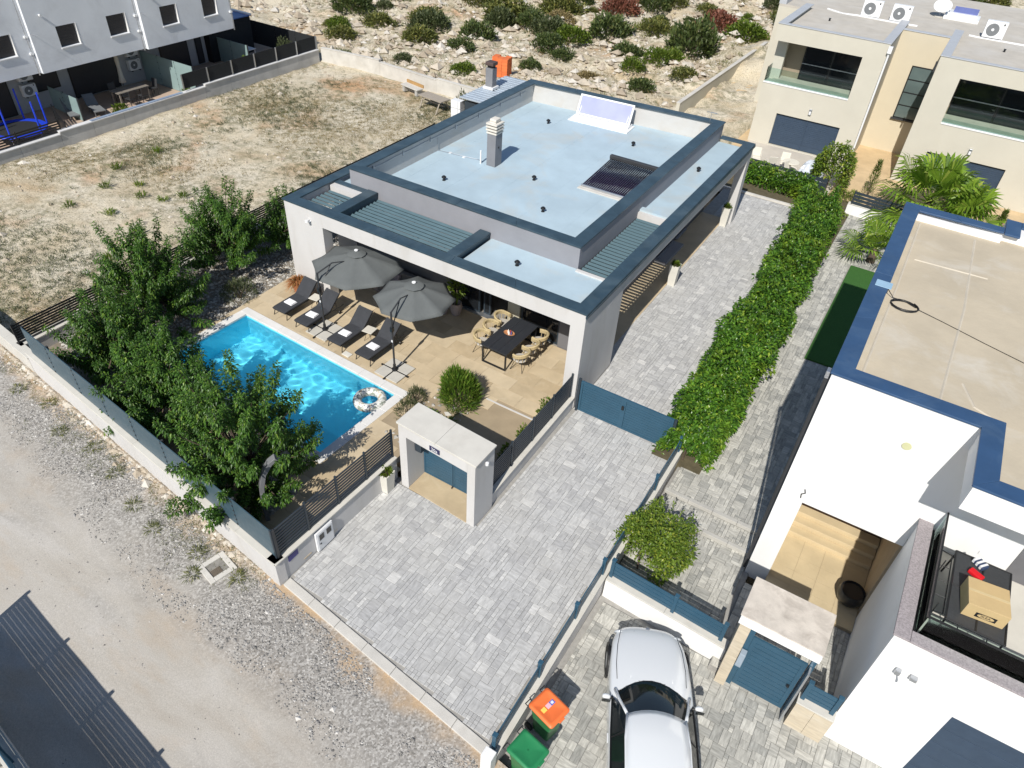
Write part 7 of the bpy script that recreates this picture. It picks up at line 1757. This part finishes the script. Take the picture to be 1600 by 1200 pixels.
# rubble on the lot
n = 2600; x = rn.uniform(-31, -16.6, n); y = rn.uniform(-7, 21.4, n); near = np.exp(-((x+30.6)/1.0)**2)*np.clip((y-4)/4,0,1)*.8; k = rn.random(n) < .18 + near + .5*(fbm(x*.3, y*.3+7) > .56); x, y = x[k], y[k]
stones('lot_stones', np.stack([x,y,ground_h(x,y)+.005],-1), rn.gamma(1.6,.028,len(x))+.012, limestone, rn, label='scattered pale stones on the dry lot', cat='stones')
n = 1500; x = rn.uniform(-17.5, -3.2, n); y = road_edge(x)+.22-np.abs(rn.normal(0,.22,n)); k = (x < -4) | (rn.random(n) < .3); x, y = x[k], np.minimum(y[k], road_edge(x[k])+.0)
stones('wall_foot_rubble', np.stack([x,y,road_h(x,y)+.006],-1), rn.gamma(1.8,.02,len(x))+.012, limestone, rn, label='pale rubble along the foot of the road wall', cat='stones')
def grass(name, label, X, Y, Z, h, mat, rn, blades=6, spread=.10, wid=.016, cat='grass'):
    n = len(X); B = blades; a = rn.random((n,B))*6.28; el = rn.uniform(.5,1.4,(n,B))
    P = np.stack([X[:,None]+spread*(rn.random((n,B))-.5), Y[:,None]+spread*(rn.random((n,B))-.5), Z[:,None]+0*a], -1).reshape(-1,3)
    D = np.stack([np.cos(a)*np.cos(el), np.sin(a)*np.cos(el), np.sin(el)], -1).reshape(-1,3); L = (np.asarray(h).reshape(-1,1)*rn.uniform(.5,1.2,(n,B))).ravel()
    V, F = leaf_cloud(P, D, L, np.full(n*B, wid), rn, .2, .25); return link(name, np_mesh(name, V, F), mat, kind='stuff', label=label, cat=cat)
n = 24000; x = rn.uniform(-31.1, -16.5, n); y = rn.uniform(-8, 21.3, n); d = fbm(x*.28+4, y*.28+1, 4); k = rn.random(n) < np.clip((d-.44)*5 + .25*np.clip((y-8)/8,0,1), .03, 1); x, y = x[k], y[k]
grass('dry_grass', 'short dry straw coloured grass over the empty lot', x, y, ground_h(x,y), rn.uniform(.05,.16,len(x)), leaf_dry, rn, 7, .22)
n = 14000; x = rn.uniform(-31.1, -16.5, n); y = rn.uniform(-8, 21.3, n); d = fbm(x*.22+9, y*.22+5, 4); k = rn.random(n) < np.clip((d-.44)*5, .03, .95); x, y = x[k], y[k]
grass('lot_weeds', 'low grey green weeds over the empty lot', x, y, ground_h(x,y), rn.uniform(.08,.26,len(x)), leaf_olive, rn, 8, .24, .02)
n = 9000; y = rn.uniform(22.5, 70, n); x = rn.uniform(-46, -2, n)+(y-30)*.22; d = fbm(x*.2+1, y*.2+2, 4); k = (rn.random(n) < np.clip((d-.38)*3, 0, 1)) & ~((x > -7.4) & (y < 47)); x, y = x[k], y[k]
grass('slope_grass', 'dry yellow grass between the rocks of the slope', x, y, ground_h(x,y), rn.uniform(.15,.45,len(x)), leaf_dry, rn, 8, .45, .03)
n = 3000; y = rn.uniform(22.5, 60, n); x = rn.uniform(-46, -2, n)+(y-30)*.22; d = fbm(x*.25+5, y*.25+9, 4); k = (rn.random(n) < np.clip((d-.45)*3, 0, 1)) & ~((x > -7.4) & (y < 47)); x, y = x[k], y[k]
grass('slope_weeds', 'low green weeds between the rocks of the slope', x, y, ground_h(x,y), rn.uniform(.15,.4,len(x)), leaf_scrub2, rn, 9, .5, .04)
# single green weed clumps on the lot and at the roadside
weeds = [(-24.4,2.0),(-23.2,1.2),(-25.4,.9),(-22.2,1.6),(-21.8,2.4),(-20.4,-1.0),(-27,5),(-17.2,5.4),(-16.9,7.6),(-19.5,-3.0),(-18.0,-4.5),(-24.9,-1.2),(-26.8,2.5),(-22.9,-.6)]
for i, ((x, y), b, o_) in enumerate(banded(weeds, [.2, .245, .3])): tuft('weed_clump', 'fresh green weed clump on the dry lot, %s from left in the %s row' % (o_, BAND[b]), (x, y, gh(x,y)), 60, rd.uniform(.35,.7), .9, leaf_lime if i % 3 else leaf_shrub, 300+i, cat='weed', wid=.035, group='green weed clumps on the dry lot', up=1.1)
for i, (x, dy) in enumerate(((-13.6,.35),(-12.2,.75),(-9.4,.55),(-8.0,.9),(-6.9,1.0),(-5.3,.7),(-3.9,.5),(-15,.6),(-10.8,.45),(-4.9,1.15))):
    tuft('roadside_weed', 'low olive weed in the roadside gravel, %s of ten from the left' % ORD[sorted([-13.6,-12.2,-9.4,-8.0,-6.9,-5.3,-3.9,-15,-10.8,-4.9]).index(x)+1], (x, road_edge(x)-dy, -.04), 70, .22, .8, leaf_scrub2, 330+i, cat='weed', wid=.018, group='weeds along the road wall', up=.6)
n = 700; x = rn.uniform(-17, -3.4, n); y = road_edge(x)-np.abs(rn.normal(.45,.35,n)); k = fbm(x*.8+2, y*.8) > .47; x, y = x[k], y[k]
grass('road_verge_grass', 'thin olive weeds growing in the roadside gravel', x, y, road_h(x,y), rn.uniform(.04,.12,len(x)), leaf_scrub2, rn, 8, .2, .012)
# dark leafy growth behind the south wall
bush('south_hedge', 'dark green shrub behind the wall at the bottom left corner', (-4.9, -16.9, 0), .9, 1.0, 900, .14, leaf_tree, 350)
